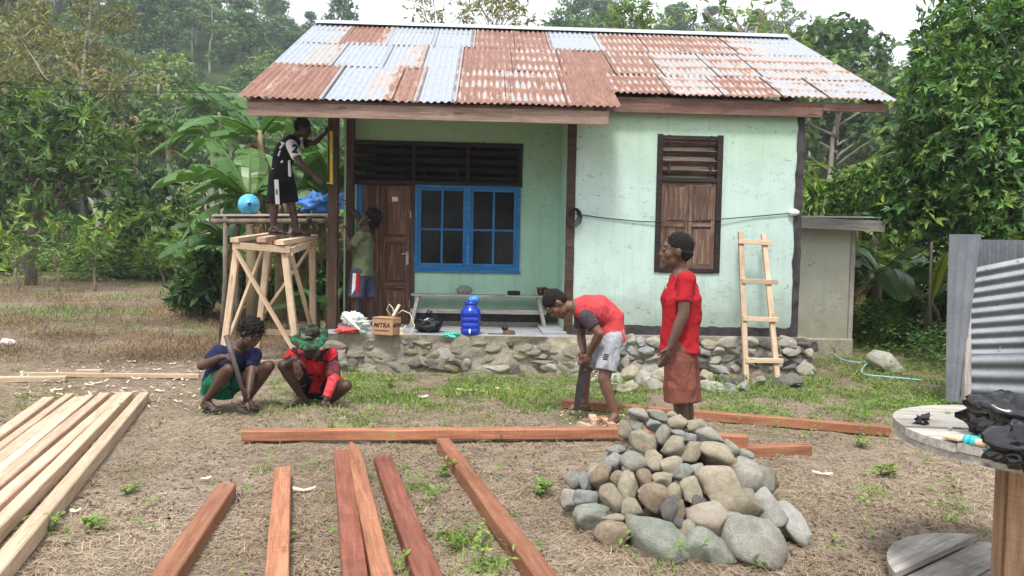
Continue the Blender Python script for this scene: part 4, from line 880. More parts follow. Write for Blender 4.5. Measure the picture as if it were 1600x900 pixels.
# loose rubble at the foot of the foundation
def rub(px, py, wpx, hpx, mk, label, group, dz=0.0):
    p = gnd(px, py + hpx * .5); s = p.length / PX / 2; c = p + Vector((0, wpx * s * .6, hpx * s * .85 + dz))
    M = Matrix.Translation(c) @ Matrix.Rotation(R.uniform(-.5, .5), 4, 'Z') @ Matrix.Rotation(R.uniform(-.3, .3), 4, 'Y') @ Matrix.Diagonal((wpx * s * 1.08, (wpx + hpx) * s * .55, hpx * s * 1.1, 1))
    return tag(stone_obj(RUBBLE, M, mk), label, 'stone', group)
for i, (x, y, w, h, mk) in enumerate(((985, 583, 30, 28, 't'), (1012, 568, 30, 26, 't'), (1000, 556, 26, 20, 'g'), (982, 605, 36, 22, 't'), (962, 592, 24, 22, 'g'), (1008, 592, 28, 24, 'g'), (970, 570, 26, 24, 'd'), (1030, 585, 30, 26, 't'), (1025, 602, 26, 18, 'g'), (955, 612, 20, 14, 'd'),
        (1040, 566, 26, 22, 'd'), (1050, 600, 28, 18, 'g'), (975, 553, 24, 18, 'd'), (1100, 600, 24, 18, 'g'), (1120, 606, 30, 16, 'g'), (1142, 608, 24, 16, 'b'), (1163, 607, 22, 14, 'b'), (1150, 597, 40, 16, 'd'), (1186, 598, 24, 16, 'g'), (1240, 596, 34, 22, 'd'), (1255, 575, 30, 26, 'g'), (1215, 598, 22, 14, 'd'), (1105, 588, 22, 18, 't'), (1128, 592, 20, 14, 'd'))):
    side = 'spilled beside the sawing man' if x < 1075 else 'fallen near the foot of the ladder'
    rub(x, y, w, h, mk, '%s rubble stone %s below the front wall' % (NAMES[mk], side), '%s rubble %s' % (NAMES[mk], side))
tag(rub(1394, 570, 52, 30, 'g', 'squat grey boulder among weeds beside the blue hose', None), None)
for (x, y, mk) in ((622, 645, 't'), (641, 640, 'g'), (512, 650, 'n')): pass
for i, (x, y, w, mk) in enumerate(((524, 641, 12, 't'), (543, 648, 18, 'g'), (536, 655, 14, 't'), (505, 652, 12, 'n'), (556, 645, 14, 't'))): rub(x, y, w, w * .6, mk, 'small %s clod of dug earth and stone by the digging hand' % NAMES[mk], 'clods by the dug hole')
# hose
hs = MB(); pts = [(1252, 522, .1), (1275, 528, .1), (1295, 540, .05), (1305, 555, .02), (1320, 563, .01), (1350, 566, .01), (1375, 553, .06), (1362, 562, .03), (1348, 575, .01), (1352, 585, .01), (1400, 590, .01), (1440, 594, .01)]
P = [gnd(x, y, z + .1) for x, y, z in pts]
from mathutils.geometry import interpolate_bezier
def smooth(P, n=4):
    out = []
    for i in range(len(P) - 1):
        a, b, c_, d = P[max(i - 1, 0)], P[i], P[i + 1], P[min(i + 2, len(P) - 1)]
        for k in range(n):
            t_ = k / n; out.append(.5 * ((2 * b) + (c_ - a) * t_ + (2 * a - 5 * b + 4 * c_ - d) * t_ ** 2 + (3 * b - a - 3 * c_ + d) * t_ ** 3))
    return out + [P[-1]]
tag(hs.tube(smooth(P), .010, 8).build('garden_hose', simple('pale_blue_hose', (.22, .42, .48), (.36, .55, .60), 9, .4), None, True), 'pale blue hose trailing from the lean-to past the grey boulder', 'hose')
# torn white sack string under the sawing man
m = MB()
for k in range(9):
    a = gnd(940 + R.uniform(-8, 14), 590 + R.uniform(-4, 24)); m.tube(smooth([a + Vector((R.uniform(-.1, .1), R.uniform(-.1, .1), R.uniform(.01, .12))) for _ in range(5)], 3), .006, 5)
tag(m.build('string_tangle', simple('raffia', (.5, .52, .54), (.7, .7, .68), 9, .6), None, True), 'tangle of pale string on the soil behind the sawing man', 'string')

# ------------------------------------------------------------------ zinc fence on the right
ZP = MAT['zinc_fence']
fe = thing('zinc_fence', 'corrugated zinc fence with a bent upright strip and sideways sheets', 'fence', gnd(1500, 625))
def corr(name, A, B, C, D_, n, horiz=True, amp=.018, nn=10):
    """corrugated sheet over the quad A (top left) B (top right) C (bottom right) D (bottom left); n waves"""
    V = []; F = []; N = n * 8; nrm = (B - A).cross(D_ - A).normalized()
    for i in range(N + 1):
        t_ = i / N
        for j in range(nn + 1):
            s_ = j / nn
            if horiz: p = (A.lerp(B, s_)).lerp(D_.lerp(C, s_), t_)
            else: p = (A.lerp(B, t_)).lerp(D_.lerp(C, t_), s_)
            V.append(p + nrm * (amp * math.cos(2 * math.pi * n * t_) + .012 * math.sin(3 * s_ + 2 * t_)))
    for i in range(N):
        for j in range(nn): F.append((i * (nn + 1) + j, i * (nn + 1) + j + 1, (i + 1) * (nn + 1) + j + 1, (i + 1) * (nn + 1) + j))
    return obj(name, npmesh(name, V, F, True), ZP, fe)
corr('upright_strip', at(1484, 366, 7.75), at(1536, 366, 7.9), at(1497, 628, 7.72), at(1479, 628, 7.75), 3, False, .006)
corr('rear_sheet', at(1500, 374, 8.2), at(1900, 378, 8.2), at(1900, 640, 8.2), at(1500, 640, 8.2), 30, False)
corr('side_sheet', at(1524, 418, 7.95), at(1900, 340, 7.4), at(1900, 560, 7.4), at(1500, 562, 7.95), 9)
corr('side_sheet', at(1505, 556, 7.9), at(1900, 545, 7.35), at(1900, 680, 7.35), at(1494, 640, 7.9), 4)
for x in (1510, 1700, 1880): timber('post', gnd(x, 640 if x < 1600 else 660) , at(x, 372, 8.05), .07, .07, MAT['grey_wood'], fe, (0, 1, 0))
m = MB()
for (x, y) in ((1562, 543), (1562, 560), (1541, 421), (1590, 408)): m.lathe([(.012, 0), (.010, .006), (.004, .008)], at(x, y, 7.85), 8, Matrix.Rotation(math.pi / 2, 3, 'X').to_4x4())
m.build('nail_heads', MAT['metal'], fe)

# ------------------------------------------------------------------ cable drum used as a table
SPC = Vector((2.41, 3.3, 0)); SR = .585; TH = .79
sp = thing('cable_drum', 'weathered wooden cable drum standing upright as a table', 'table', SPC)
def disc(z, ang, thick, n, shift=0.0, seed=1):
    rg = random.Random(seed); d = MB(); planks = []
    for k in range(n):
        a = -SR + 2 * SR * k / n + .0045; b = -SR + 2 * SR * (k + 1) / n - .0045
        pts = []; N = 14
        for i in range(N + 1):
            y_ = a + (b - a) * i / N; pts.append((math.sqrt(max(0, SR * SR - y_ * y_)), y_))
        out = pts + [(-x, y_) for x, y_ in pts[::-1]]
        m_ = MB(); L = len(out); dz = rg.uniform(-.004, .004)
        m_.add([(x, y_, dz) for x, y_ in out] + [(x, y_, thick + dz) for x, y_ in out], [tuple(range(L - 1, -1, -1)), tuple(range(L, 2 * L))] + [(i, (i + 1) % L, (i + 1) % L + L, i + L) for i in range(L)])
        planks.append((m_, Matrix.Translation(SPC + Vector((0, 0, z))) @ Matrix.Rotation(ang, 4, 'Z')))
    return planks
DW = wood('drum_wood', (.23, .21, .185), (.35, .33, .295), (.47, .45, .41), .9, .5)
MB().lathe([(SR - .012, 0), (SR - .012, .034)], SPC + Vector((0, 0, TH - .072)), 64).build('under_flange', DW, sp)
for m_, M_ in disc(TH - .036, -.07, .036, 8, seed=2): m_.build('plank', DW, sp, False, M_)
MB().lathe([(SR - .012, 0), (SR - .012, .02)], SPC + Vector((0, 0, .004)), 64).build('lower_flange', DW, sp)
for i, (m_, M_) in enumerate(disc(.026, .62, .03, 6, seed=4)):
    m_.build('plank', DW, sp, False, Matrix.Translation((0, 0, .02 if i == 5 else 0)) @ M_ @ Matrix.Rotation(.03 if i == 5 else 0, 4, 'X'))
CORE = wood('drum_core_wood', (.33, .19, .10), (.44, .27, .16), (.54, .37, .24), .8, .2)
for k in range(7):
    a = 2 * math.pi * k / 7 + .2; r_ = .125; w_ = 2 * r_ * math.tan(math.pi / 7) - .006
    MB().box((0, 0, 0), (TH - .135, w_, .03)).build('stave', CORE, sp, False, Matrix.Translation(SPC + Vector((math.cos(a) * r_, math.sin(a) * r_, .06 + (TH - .135) / 2))) @ Matrix.Rotation(a, 4, 'Z') @ Matrix.Rotation(math.pi / 2, 4, 'Y'))
m = MB()
for k in range(6): a = k * 1.05; m.lathe([(.012, 0), (.012, .006), (.006, .009)], SPC + Vector((.4 * math.cos(a), .4 * math.sin(a), TH + .003)), 8)
m.build('bolt_heads', MAT['metal'], sp)
def on_drum(px, py): return gnd(px, py, TH)
b0 = on_drum(1575, 690); bag = thing('bin_liner', 'glossy black plastic bag spread open over the drum table', 'bag', b0)
crumple('bag_front', on_drum(1606, 726) + Vector((.05, .02, -.02)), (.20, .17, .112), 61, BLK, bag, .085, 4, True, .3, 1.25)
crumple('bag_mouth', on_drum(1572, 688) + Vector((.05, .04, -.01)), (.21, .12, .125), 62, BLK, bag, .095, 4, True, -.4, 1.25)
wadd = crumple('plastic_scrap', on_drum(1441, 664), (.045, .03, .035), 63, BLK, None, .25, 3); tag(wadd, 'small wad of black plastic lying alone on the drum table', 'plastic scrap')
tl = thing('hand_trowel', 'wooden float handle wound with turquoise tape on the drum table', 'tool', on_drum(1500, 692))
a_, b_ = on_drum(1482, 686) + Vector((0, 0, .012)), on_drum(1540, 702) + Vector((0, 0, .02)); m1 = a_.lerp(b_, .45); m2 = a_.lerp(b_, .8)
MB().bar(a_, m1, .075, .014, (0, 0, 1), .004).build('blade', MAT['pale_wood'], tl); MB().tube([m1, b_], [.016, .018], 10).build('handle', MAT['pale_wood'], tl, True)
tq = simple('turquoise_tape', (.03, .40, .46), (.06, .52, .58), 9, .4)
for f in (.5, .66): MB().tube([a_.lerp(b_, f), a_.lerp(b_, f + .11)], .026, 12).build('tape_band', tq, tl, True)

# ------------------------------------------------------------------ odds and ends in the yard
t_ = gnd(12, 541); tag(crumple('paper_cup', t_, (.13, .09, .075), 71, simple('pale_litter', (.6, .5, .5), (.75, .7, .68), 15, .6), None, .06, 3), 'crushed pinkish white carton on the dry ground beyond the battens', 'litter')
t_ = gnd(25, 496); tag(crumple('green_litter', t_, (.17, .10, .03), 72, simple('pale_green_litter', (.35, .45, .2), (.5, .58, .35), 15, .7), None, .06, 3), 'flattened pale green wrapper on the dry brush', 'litter')
t_ = gnd(110, 425, .22); bb = thing('blue_barrel', 'blue plastic barrel among the saplings at the yard edge', 'barrel', t_)
MB().lathe([(.26, 0), (.29, .03), (.29, .28), (.31, .30), (.29, .32), (.29, .58), (.31, .60), (.29, .62), (.28, .86), (.22, .9)], t_ + Vector((0, 0, -.1)), 20).build('drum', simple('faded_blue', (.03, .09, .2), (.05, .14, .28), 4, .5), bb, True)
t_ = gnd(1345, 400, 1.3)
# overhead wire with its far pole
m = MB(); A, B = at(-260, 116, 15.0), at(470, 142, 14.2); P = []
for i in range(25):
    f = i / 24; p = A.lerp(B, f); p.z -= .10 * 4 * f * (1 - f) * 1.4; P.append(p)
tag(m.tube(P, .011, 6).build('overhead_wire', MAT['cable'], None, True), 'black overhead wire running across the trees to the roof edge', 'wire')
ep = thing('utility_pole', 'slim pale utility pole standing far off among the hillside trees', 'pole', at(1345, 160, 62))
MB().tube([at(1345, 200, 62), at(1345, 106, 62)], [.16, .11], 8).build('shaft', MAT['bark_pale'], ep, True)
MB().bar(at(1338, 112, 62), at(1352, 112, 62), .1, .1).build('cross_arm', MAT['grey_wood'], ep)
# fallen orange wood and banana trunk pieces at the yard edge
for (xa, ya, xb, yb, lb_) in ((313, 412, 345, 422, 'split orange log lying at the far yard edge'), (318, 407, 352, 412, 'second split orange log resting on its neighbour at the yard edge')):
    a, b = gnd(xa, ya + 4, .25), gnd(xb, yb + 4, .25); a.z = b.z = gz(a.x, a.y) + .12
    tag(timber('split_log', a, b, .25, .2, simple('orange_split_wood', (.40, .22, .09), (.58, .38, .18), 5, .8), None), lb_, 'log')
# ------------------------------------------------------------------ people
class Blob:
    """closed rounded shapes fused into one continuous skin"""
    def __init__(s): s.m = MB()
    def cone(s, p1, r1, p2, r2, flat1=False, flat2=False, seg=14, sq=None):
        p1, p2 = Vector(p1), Vector(p2); ax = (p2 - p1); L = ax.length; ax = ax / max(L, 1e-6); a = ax.orthogonal().normalized() if sq is None else (Vector(sq[0]) - ax * Vector(sq[0]).dot(ax)).normalized(); b = ax.cross(a); k = 1.0 if sq is None else sq[1]
        prof = []
        if flat1: prof += [(0.001, 0), (r1, 0)]
        else: prof += [(max(.001, r1 * math.sin(t_)), -r1 * math.cos(t_)) for t_ in [i * math.pi / 10 for i in range(0, 6)]]
        if flat2: prof += [(r2, L), (0.001, L)]
        else: prof += [(max(.001, r2 * math.cos(t_)), L + r2 * math.sin(t_)) for t_ in [i * math.pi / 10 for i in range(0, 6)]]
        V = []; F = []
        for r_, z in prof:
            for i in range(seg): th = 2 * math.pi * i / seg; V.append(p1 + ax * z + (a * math.cos(th) + b * math.sin(th) * k) * r_)
        n = len(prof)
        for j in range(n - 1):
            for i in range(seg): i2 = (i + 1) % seg; F.append((j * seg + i, j * seg + i2, (j + 1) * seg + i2, (j + 1) * seg + i))
        F.append(tuple(range(seg - 1, -1, -1))); F.append(tuple((n - 1) * seg + i for i in range(seg))); s.m.add(V, F); return s
    def ell(s, c, rad, ax):                                   # ax three unit vectors
        V, F = ICO[3]; c = Vector(c); s.m.add([c + ax[0] * (v[0] * rad[0]) + ax[1] * (v[1] * rad[1]) + ax[2] * (v[2] * rad[2]) for v in V], [tuple(int(i) for i in f) for f in F]); return s
    def loft(s, secs, seg=20):                                # (centre, side vector, half width, half depth)
        V = []; F = []; n = len(secs)
        for i, (c, side, a, b) in enumerate(secs):
            tan = (Vector(secs[min(i + 1, n - 1)][0]) - Vector(secs[max(i - 1, 0)][0])).normalized(); side = Vector(side); side = (side - tan * side.dot(tan)).normalized(); fw = tan.cross(side)
            for k in range(seg):
                th = 2 * math.pi * k / seg; cs, sn = math.cos(th), math.sin(th); e = .85
                V.append(Vector(c) + side * a * math.copysign(abs(cs) ** e, cs) + fw * b * math.copysign(abs(sn) ** e, sn))
        for j in range(n - 1):
            for i in range(seg): i2 = (i + 1) % seg; F.append((j * seg + i, j * seg + i2, (j + 1) * seg + i2, (j + 1) * seg + i))
        F.append(tuple(range(seg - 1, -1, -1))); F.append(tuple((n - 1) * seg + i for i in range(seg))); s.m.add(V, F); return s
    def build(s, name, mat, parent, vox=.008, it=3, wr=0.0, wf=22.0, seed=1, fold=None):
        o = obj('tmp', s.m.mesh('tmp')); md = o.modifiers.new('r', 'REMESH'); md.mode = 'VOXEL'; md.voxel_size = vox; md.use_smooth_shade = True
        if it: sm = o.modifiers.new('s', 'SMOOTH'); sm.factor = .5; sm.iterations = it
        bpy.context.view_layer.update(); me = bpy.data.meshes.new_from_object(o.evaluated_get(bpy.context.evaluated_depsgraph_get())); old = o.data; bpy.data.objects.remove(o); bpy.data.meshes.remove(old); me.name = name
        if wr:
            n = len(me.vertices); P = np.empty(n * 3, np.float32); me.vertices.foreach_get('co', P); P = P.reshape(-1, 3); N = np.empty(n * 3, np.float32); me.vertices.foreach_get('normal', N); N = N.reshape(-1, 3); rg = np.random.default_rng(seed); d = np.zeros(n)
            for f, a in ((.6, .8), (1, 1), (1.9, .6), (3.2, .3)):
                for _ in range(2):
                    w = rg.normal(size=3) * wf * f; w2 = rg.normal(size=3) * wf * .5; d += a * (1 - 2 * np.abs(np.sin(P @ w * .5 + 1.3 * np.sin(P @ w2) + rg.uniform(0, 6))))
            P = P + N * (np.maximum(d, -1.6) * wr * .26 + wr * .32)[:, None]; me.vertices.foreach_set('co', P.astype(np.float32).ravel())
        me.materials.clear(); me.polygons.foreach_set('use_smooth', [True] * len(me.polygons)); me.update()
        return obj(name, me, mat, parent)
def skinmat(name, c):
    t = NT(name); v = t.co(); n = t.noise(v, 14, 4); t.fin(t.ramp(n, [(.3, tuple(k * .8 for k in c)), (.7, tuple(k * 1.2 for k in c))]), .5, .4, 0, t.noise(v, 120, 3), .12, .002); return t.m
SKIN = [skinmat('skin_%s' % n, c) for n, c in (('dark', (.078, .040, .029)), ('deep', (.058, .032, .024)), ('brown', (.145, .074, .05)), ('warm', (.10, .053, .037)))]
HAIR = simple('black_hair', (.006, .005, .005), (.016, .013, .012), 60, .8, .25, .9, .01)
EYEW = simple('eye_white', (.13, .105, .09), (.16, .13, .11), 20, .4); EYEB = simple('eye_dark', (.008, .006, .005), (.012, .01, .01), 20, .2)
def cloth_bump(t):
    v = t.co('Object', (1, 1, .42)); n = t.noise(v, 7, 3, .5, 1.6); f = t.math('ABSOLUTE', t.math('SUBTRACT', n, .5)); n2 = t.noise(t.co('Object', (1, 1, .7)), 17, 2, .5, .8)
    return t.math('ADD', t.math('MULTIPLY', f, -3.0), t.math('MULTIPLY', n2, .35))
def cloth(name, c, c2=None, sc=6):
    t = NT(name); v = t.co(); c2 = c2 or tuple(k * 1.25 for k in c); col = t.ramp(t.noise(v, sc, 5), [(.3, c), (.7, c2)]); col = t.mix(.2, col, t.ramp(t.noise(v, 160, 3), [(.3, .35), (.7, .7)]), 'OVERLAY')
    return t.fin(col, .9, .12, 0, cloth_bump(t), .75, .022)
def frame_of(f, upish=(0, 0, 1)):
    f = Vector(f).normalized(); r_ = f.cross(Vector(upish)).normalized(); return r_, f, r_.cross(f)
def head(b, c, f, up=(0, 0, 1), s=1.0):
    r_, f, u = frame_of(f, up); ax = (r_, f, u); c = Vector(c)
    b.ell(c + u * .022 * s - f * .008 * s, (.074 * s, .093 * s, .098 * s), ax); b.ell(c + f * .028 * s - u * .05 * s, (.056 * s, .066 * s, .062 * s), ax); b.ell(c + f * .066 * s - u * .092 * s, (.03 * s, .024 * s, .022 * s), ax)
    b.cone(c + f * .086 * s + u * .020 * s, .010 * s, c + f * .100 * s - u * .020 * s, .015 * s); b.ell(c + f * .094 * s - u * .026 * s, (.021 * s, .013 * s, .011 * s), ax)
    b.cone(c - r_ * .034 * s + f * .074 * s + u * .036 * s, .015 * s, c + r_ * .034 * s + f * .074 * s + u * .036 * s, .015 * s)
    b.ell(c + f * .089 * s - u * .052 * s, (.026 * s, .011 * s, .009 * s), ax); b.ell(c + f * .084 * s - u * .066 * s, (.026 * s, .014 * s, .010 * s), ax)
    for k in (-1, 1): b.ell(c + r_ * .076 * s * k - f * .008 * s - u * .006 * s, (.010 * s, .016 * s, .027 * s), ax); b.ell(c + r_ * .036 * s * k + f * .048 * s - u * .020 * s, (.030 * s, .032 * s, .036 * s), ax)
def face_parts(p, c, f, up, s=1.0):
    r_, f, u = frame_of(f, up); c = Vector(c)
    for k in (-1, 1):
        V, F = ICO[2]; M = Matrix.Translation(c + r_ * .031 * s * k + f * .0775 * s + u * .014 * s)
        e = obj('eye', npmesh('eye', V * .0115 * s, F, True), EYEW, p, M); obj('iris', npmesh('iris', V * .007 * s, F, True), EYEB, e, Matrix.Translation(c + r_ * .031 * s * k + f * .0838 * s + u * .014 * s))
def hair(p, c, f, up=(0, 0, 1), s=1.0, thick=.012, back=.02, lump=.006):
    r_, f, u = frame_of(f, up); ax = (r_, f, u); c = Vector(c); b = Blob(); t_ = thick
    b.ell(c + u * (.036 + t_) * s - f * (.010 + back) * s, ((.076 + t_) * s, (.090 + t_) * s, (.086 + t_ * .6) * s), ax); b.ell(c - u * .002 * s - f * (.040 + back * .5) * s, ((.071 + t_ * .6) * s, (.056 + t_) * s, (.058 + t_) * s), ax)
    return b.build('hair', HAIR, p, .0055, 1, lump, 85, 3)
def hand(b, w, d, pn, curl=.5, side=1, s=1.0):
    w = Vector(w); d = Vector(d).normalized(); pn = Vector(pn); pn = (pn - d * pn.dot(d)).normalized(); sd = d.cross(pn) * side
    b.ell(w + d * .048 * s, (.040 * s, .055 * s, .017 * s), (sd, d, pn))
    for k, (o_, L) in enumerate(((-.030, .058), (-.010, .072), (.011, .076), (.031, .068))):
        p = w + d * .088 * s + sd * o_ * s; a = 0.0
        for j, q in enumerate((.45, .32, .23)):
            a += curl * (.55 if j == 0 else .8); e = p + (d * math.cos(a) + pn * math.sin(a)) * L * q * 1.25 * s; b.cone(p, (.0098 - .001 * j) * s, e, (.0092 - .001 * j) * s, seg=8); p = e
    t0_ = w + d * .025 * s + sd * .034 * s; t1_ = t0_ + (d * .7 + sd * .6 + pn * .35).normalized() * .042 * s; t2_ = t1_ + (d * .9 + sd * .05 + pn * (.3 + .4 * curl)).normalized() * .034 * s
    b.cone(t0_, .014 * s, t1_, .011 * s, seg=8); b.cone(t1_, .011 * s, t2_, .009 * s, seg=8)
def footp(b, an, d, s=1.0, floor=None):
    an = Vector(an); d = Vector(d); d.z = 0; d.normalize(); u = Vector((0, 0, 1)); sd = d.cross(u); g = (an.z - .085 * s) if floor is None else floor
    a = Vector((an.x, an.y, g)); b.cone(an, .036 * s, a - d * .035 * s + u * .034 * s, .034 * s); b.cone(a - d * .035 * s + u * .034 * s, .034 * s, a + d * .12 * s + u * .026 * s, .036 * s, sq=(sd, .75)); b.cone(an, .036 * s, a + d * .11 * s + u * .03 * s, .026 * s)
    for k in range(5):
        o_ = (-.034 + .017 * k) * s; b.cone(a + d * .135 * s + sd * o_ + u * .018 * s, .013 * s, a + d * (.175 - .006 * k) * s + sd * o_ * 1.1 + u * .013 * s, .011 * s, seg=8)
    return a, d, sd
def sandal(p, a, d, sd, mat, s=1.0):
    m = MB(); pts = []
    for i in range(20):
        th = 2 * math.pi * i / 20; x = math.cos(th); y_ = math.sin(th); pts.append(a + d * (.062 + .135 * x) * s + sd * (.044 + .008 * x) * y_ * s)
    n = 20; m.add([q + Vector((0, 0, -.014)) for q in pts] + [q + Vector((0, 0, .006)) for q in pts], [tuple(range(n - 1, -1, -1)), tuple(range(n, 2 * n))] + [(i, (i + 1) % n, (i + 1) % n + n, i + n) for i in range(n)])
    o = m.build('sandal', mat, p); u = Vector((0, 0, 1))
    MB().tube([a + d * .03 * s + sd * .045 * s, a + d * .08 * s + sd * .03 * s + u * .055 * s, a + d * .135 * s + u * .03 * s, a + d * .08 * s - sd * .03 * s + u * .055 * s, a + d * .03 * s - sd * .045 * s], .007, 6).build('strap', mat, o, True)
def person(label, J, skin, shirt, shorts, feet=None, hair_args=None, sleeve=.55, sleeve_mat=None, leg_cut=.85, shirt_drop=.05, size=1.0, loose=1.0, hand_pose=None, shoe=None, foot_dir=None, floor=None, long_sleeve=None, name='person', hat=False, short_loose=1.0, foot_floor=None, slim=1.0, keep_hair=True, shirt_wr=.013, hs=1.1, bulk=1.0):
    """J: pelvis, spine (list), neck, head, hf, hu, side, shoulders/elbows/wrists, hips/knees/ankles (index 0 = right)"""
    p = thing(name, label, 'person', Vector((J['pelvis'].x, J['pelvis'].y, min(a.z for a in J['an']) - .08))); b = Blob(); S = Vector(J['side']).normalized(); k = size
    spine = [J['pelvis']] + J['spine'] + [J['neck']]
    wid = [.150, .138, .162, .165, .075][-len(spine):] if len(spine) == 5 else [.150, .140, .165, .075]
    dep = [.108, .098, .112, .092, .06][-len(spine):] if len(spine) == 5 else [.108, .100, .108, .06]
    dep = [d_ * bulk for d_ in dep[:-1]] + dep[-1:]
    b.loft([(c, S, w * k * slim, d_ * k * slim) for c, w, d_ in zip(spine, wid, dep)])
    b.cone(J['neck'], .056 * k, Vector(J['head']) - frame_of(J['hf'], J['hu'])[2] * .05 * k, .052 * k); head(b, J['head'], J['hf'], J['hu'], k * hs)
    for i in (0, 1):
        sh_, el, wr_ = J['sh'][i], J['el'][i], J['wr'][i]; b.cone(sh_, .056 * k, el, .042 * k); b.cone(el, .043 * k, el.lerp(wr_, .35), .043 * k); b.cone(el.lerp(wr_, .35), .043 * k, wr_, .027 * k); b.cone(spine[-2], .075 * k, sh_, .056 * k)
        hd, pn, cu = hand_pose[i]; hand(b, wr_, hd, pn, cu, 1 if i == 0 else -1, k)
        hi, kn, an = J['hi'][i], J['kn'][i], J['an'][i]; b.cone(hi, .088 * k, kn, .058 * k); m_ = kn.lerp(an, .3); b.cone(kn, .056 * k, m_, .056 * k); b.cone(m_, .056 * k, an, .034 * k)
    fts = [footp(b, J['an'][i], foot_dir[i], k, foot_floor) for i in (0, 1)]
    b.build('body', skin, p, .0065, 5)
    face_parts(p, J['head'], J['hf'], J['hu'], k * hs)
    if keep_hair and not hat: hair(p, J['head'], J['hf'], J['hu'], k * hs, *(hair_args or (.012, .02, .006)))
    # shirt
    c = Blob(); g = .020 * loose; up_ = (spine[0] - spine[1]).normalized()
    secs = [(spine[0] + up_ * shirt_drop, S, (wid[0] + g * 1.35) * k * slim, (dep[0] + g * 1.35) * k * slim)] + [(q_, S, (w + g) * k * slim, (d_ + g) * k * slim) for q_, w, d_ in zip(spine[:-1], wid[:-1], dep[:-1])] + [(spine[-1] - (spine[-1] - spine[-2]) * .12, S, .085 * k, .074 * k)]
    c.loft(secs, 24)
    for i in (0, 1):
        sh_, el, wr_ = J['sh'][i], J['el'][i], J['wr'][i]; e = sh_.lerp(el, sleeve); c.cone(spine[-2], .09 * k, sh_ if sleeve_mat is None else spine[-2].lerp(sh_, .55), .068 * k)
        if sleeve_mat is None: c.cone(sh_, .064 * k, e, .061 * k, False, True)
        else:
            z_ = Blob(); z_.cone(sh_.lerp(el, -.02), .073 * k, e, .068 * k, False, True); z_.build('sleeve', sleeve_mat, p, .008, 2, .010, 24, 5 + i)
        if long_sleeve and i in long_sleeve: q2 = Blob(); q2.cone(sh_.lerp(el, .7), .055 * k, el, .056 * k, True); q2.cone(el, .056 * k, wr_.lerp(el, .08), .042 * k, False, True); q2.build('long_sleeve', long_sleeve[i], p, .007, 2, .012, 30, 7)
    sho = c.build('shirt', shirt, p, .008, 3, shirt_wr * 1.5, 13, 11)
    # shorts
    c = Blob(); g = .024 * short_loose
    for i in (0, 1):
        hi, kn = J['hi'][i], J['kn'][i]; e = hi.lerp(kn, leg_cut); c.cone(hi, (.088 + g * .4) * k, e, (.066 + g * 1.15) * k, False, True)
    c.loft([(spine[0] - up_ * .07, S, (wid[0] + .008) * k * slim, (dep[0] + .008) * k * slim), (spine[0] + up_ * .02, S, (wid[0] + .014) * k, (dep[0] + .018) * k), (spine[0] + up_ * .10, S, (wid[0] + .012) * k, (dep[0] + .016) * k)])
    sr = c.build('shorts', shorts, p, .008, 3, .016, 12, 13)
    if shoe:
        for i in (0, 1): sandal(p, *fts[i], shoe, k)
    return p, sho, sr
V3 = Vector
SAN = simple('dark_rubber_sandal', (.02, .02, .022), (.05, .045, .045), 9, .8)
# cloth patterns
def blotch(name, stops, scale, det=2, axis=(1, 1, 1), interp='CONSTANT'):
    t = NT(name); v = t.co('Object', axis); n = t.noise(v, scale, det, .5, .6); t.fin(t.ramp(n, stops, interp), .92, .12, 0, cloth_bump(t), .7, .02); return t.m
NAVY = cloth('navy_cotton', (.020, .024, .062)); GREENS = cloth('green_cotton', (.012, .12, .062)); REDM = cloth('red_jersey', (.46, .055, .062)); RED2 = cloth('red_cotton', (.31, .016, .022)); RUST = cloth('rust_linen', (.165, .058, .045), (.215, .08, .062)); OLIVE = blotch('olive_faded_cotton', [(.35, (.10, .125, .065)), (.65, (.155, .18, .105))], 7, 4, interp='LINEAR'); GREYS = cloth('pale_grey_cotton', (.29, .305, .335)); CHAR = cloth('charcoal_cotton', (.055, .042, .05)); SLATE = cloth('slate_blue_cotton', (.05, .058, .09)); BLACK = cloth('black_jersey', (.012, .012, .016)); WHITE = cloth('white_jersey', (.55, .56, .58))
CAMO = blotch('camouflage_cotton', [(.0, (.014, .05, .028)), (.42, (.055, .03, .024)), (.48, (.026, .125, .062)), (.58, (.016, .06, .034)), (.66, (.30, .31, .24))], 9)
REDP = blotch('red_print_jersey', [(.0, (.025, .02, .024)), (.44, (.42, .018, .026)), (.58, (.52, .03, .04)), (.68, (.42, .30, .24))], 7, 4)
DKRED = blotch('dark_red_print', [(.0, (.09, .03, .035)), (.5, (.16, .04, .045)), (.62, (.40, .17, .07))], 14, 3)

# -- navy-shirted man squatting with a digging bar
r0_, r1_ = 0, 1
pj = dict(pelvis=at(343, 603, 7.02), spine=[at(350, 580, 7.02), at(362, 560, 6.98)], neck=at(376, 541, 6.92), head=at(393, 521, 6.84), hf=(.72, -.42, -.55), hu=(.35, -.1, .9), side=(-.62, -.78, 0),
    sh=[at(343, 549, 6.84), at(398, 553, 7.04)], el=[at(315, 572, 6.78), at(392, 588, 6.86)], wr=[at(347, 557, 6.66), at(388, 614, 6.74)], hi=[at(332, 604, 6.92), at(354, 605, 7.12)], kn=[at(358, 577, 6.62), at(420, 572, 6.92)], an=[at(322, 626, 6.84), at(386, 624, 7.06)])
p, _, sr = person('squatting man in navy shirt and green shorts digging with an iron bar', pj, SKIN[0], NAVY, GREENS, hair_args=(.012, .008, .030), hand_pose=[((.75, -.45, .15), (0, .3, -1), 1.0), ((.0, -.1, -1), (-.8, -.4, 0), 1.0)], shoe=SAN, foot_dir=[(.8, -.5, 0), (.75, -.6, 0)], sleeve=.62, leg_cut=.45, loose=1.15, shirt_drop=-.03)
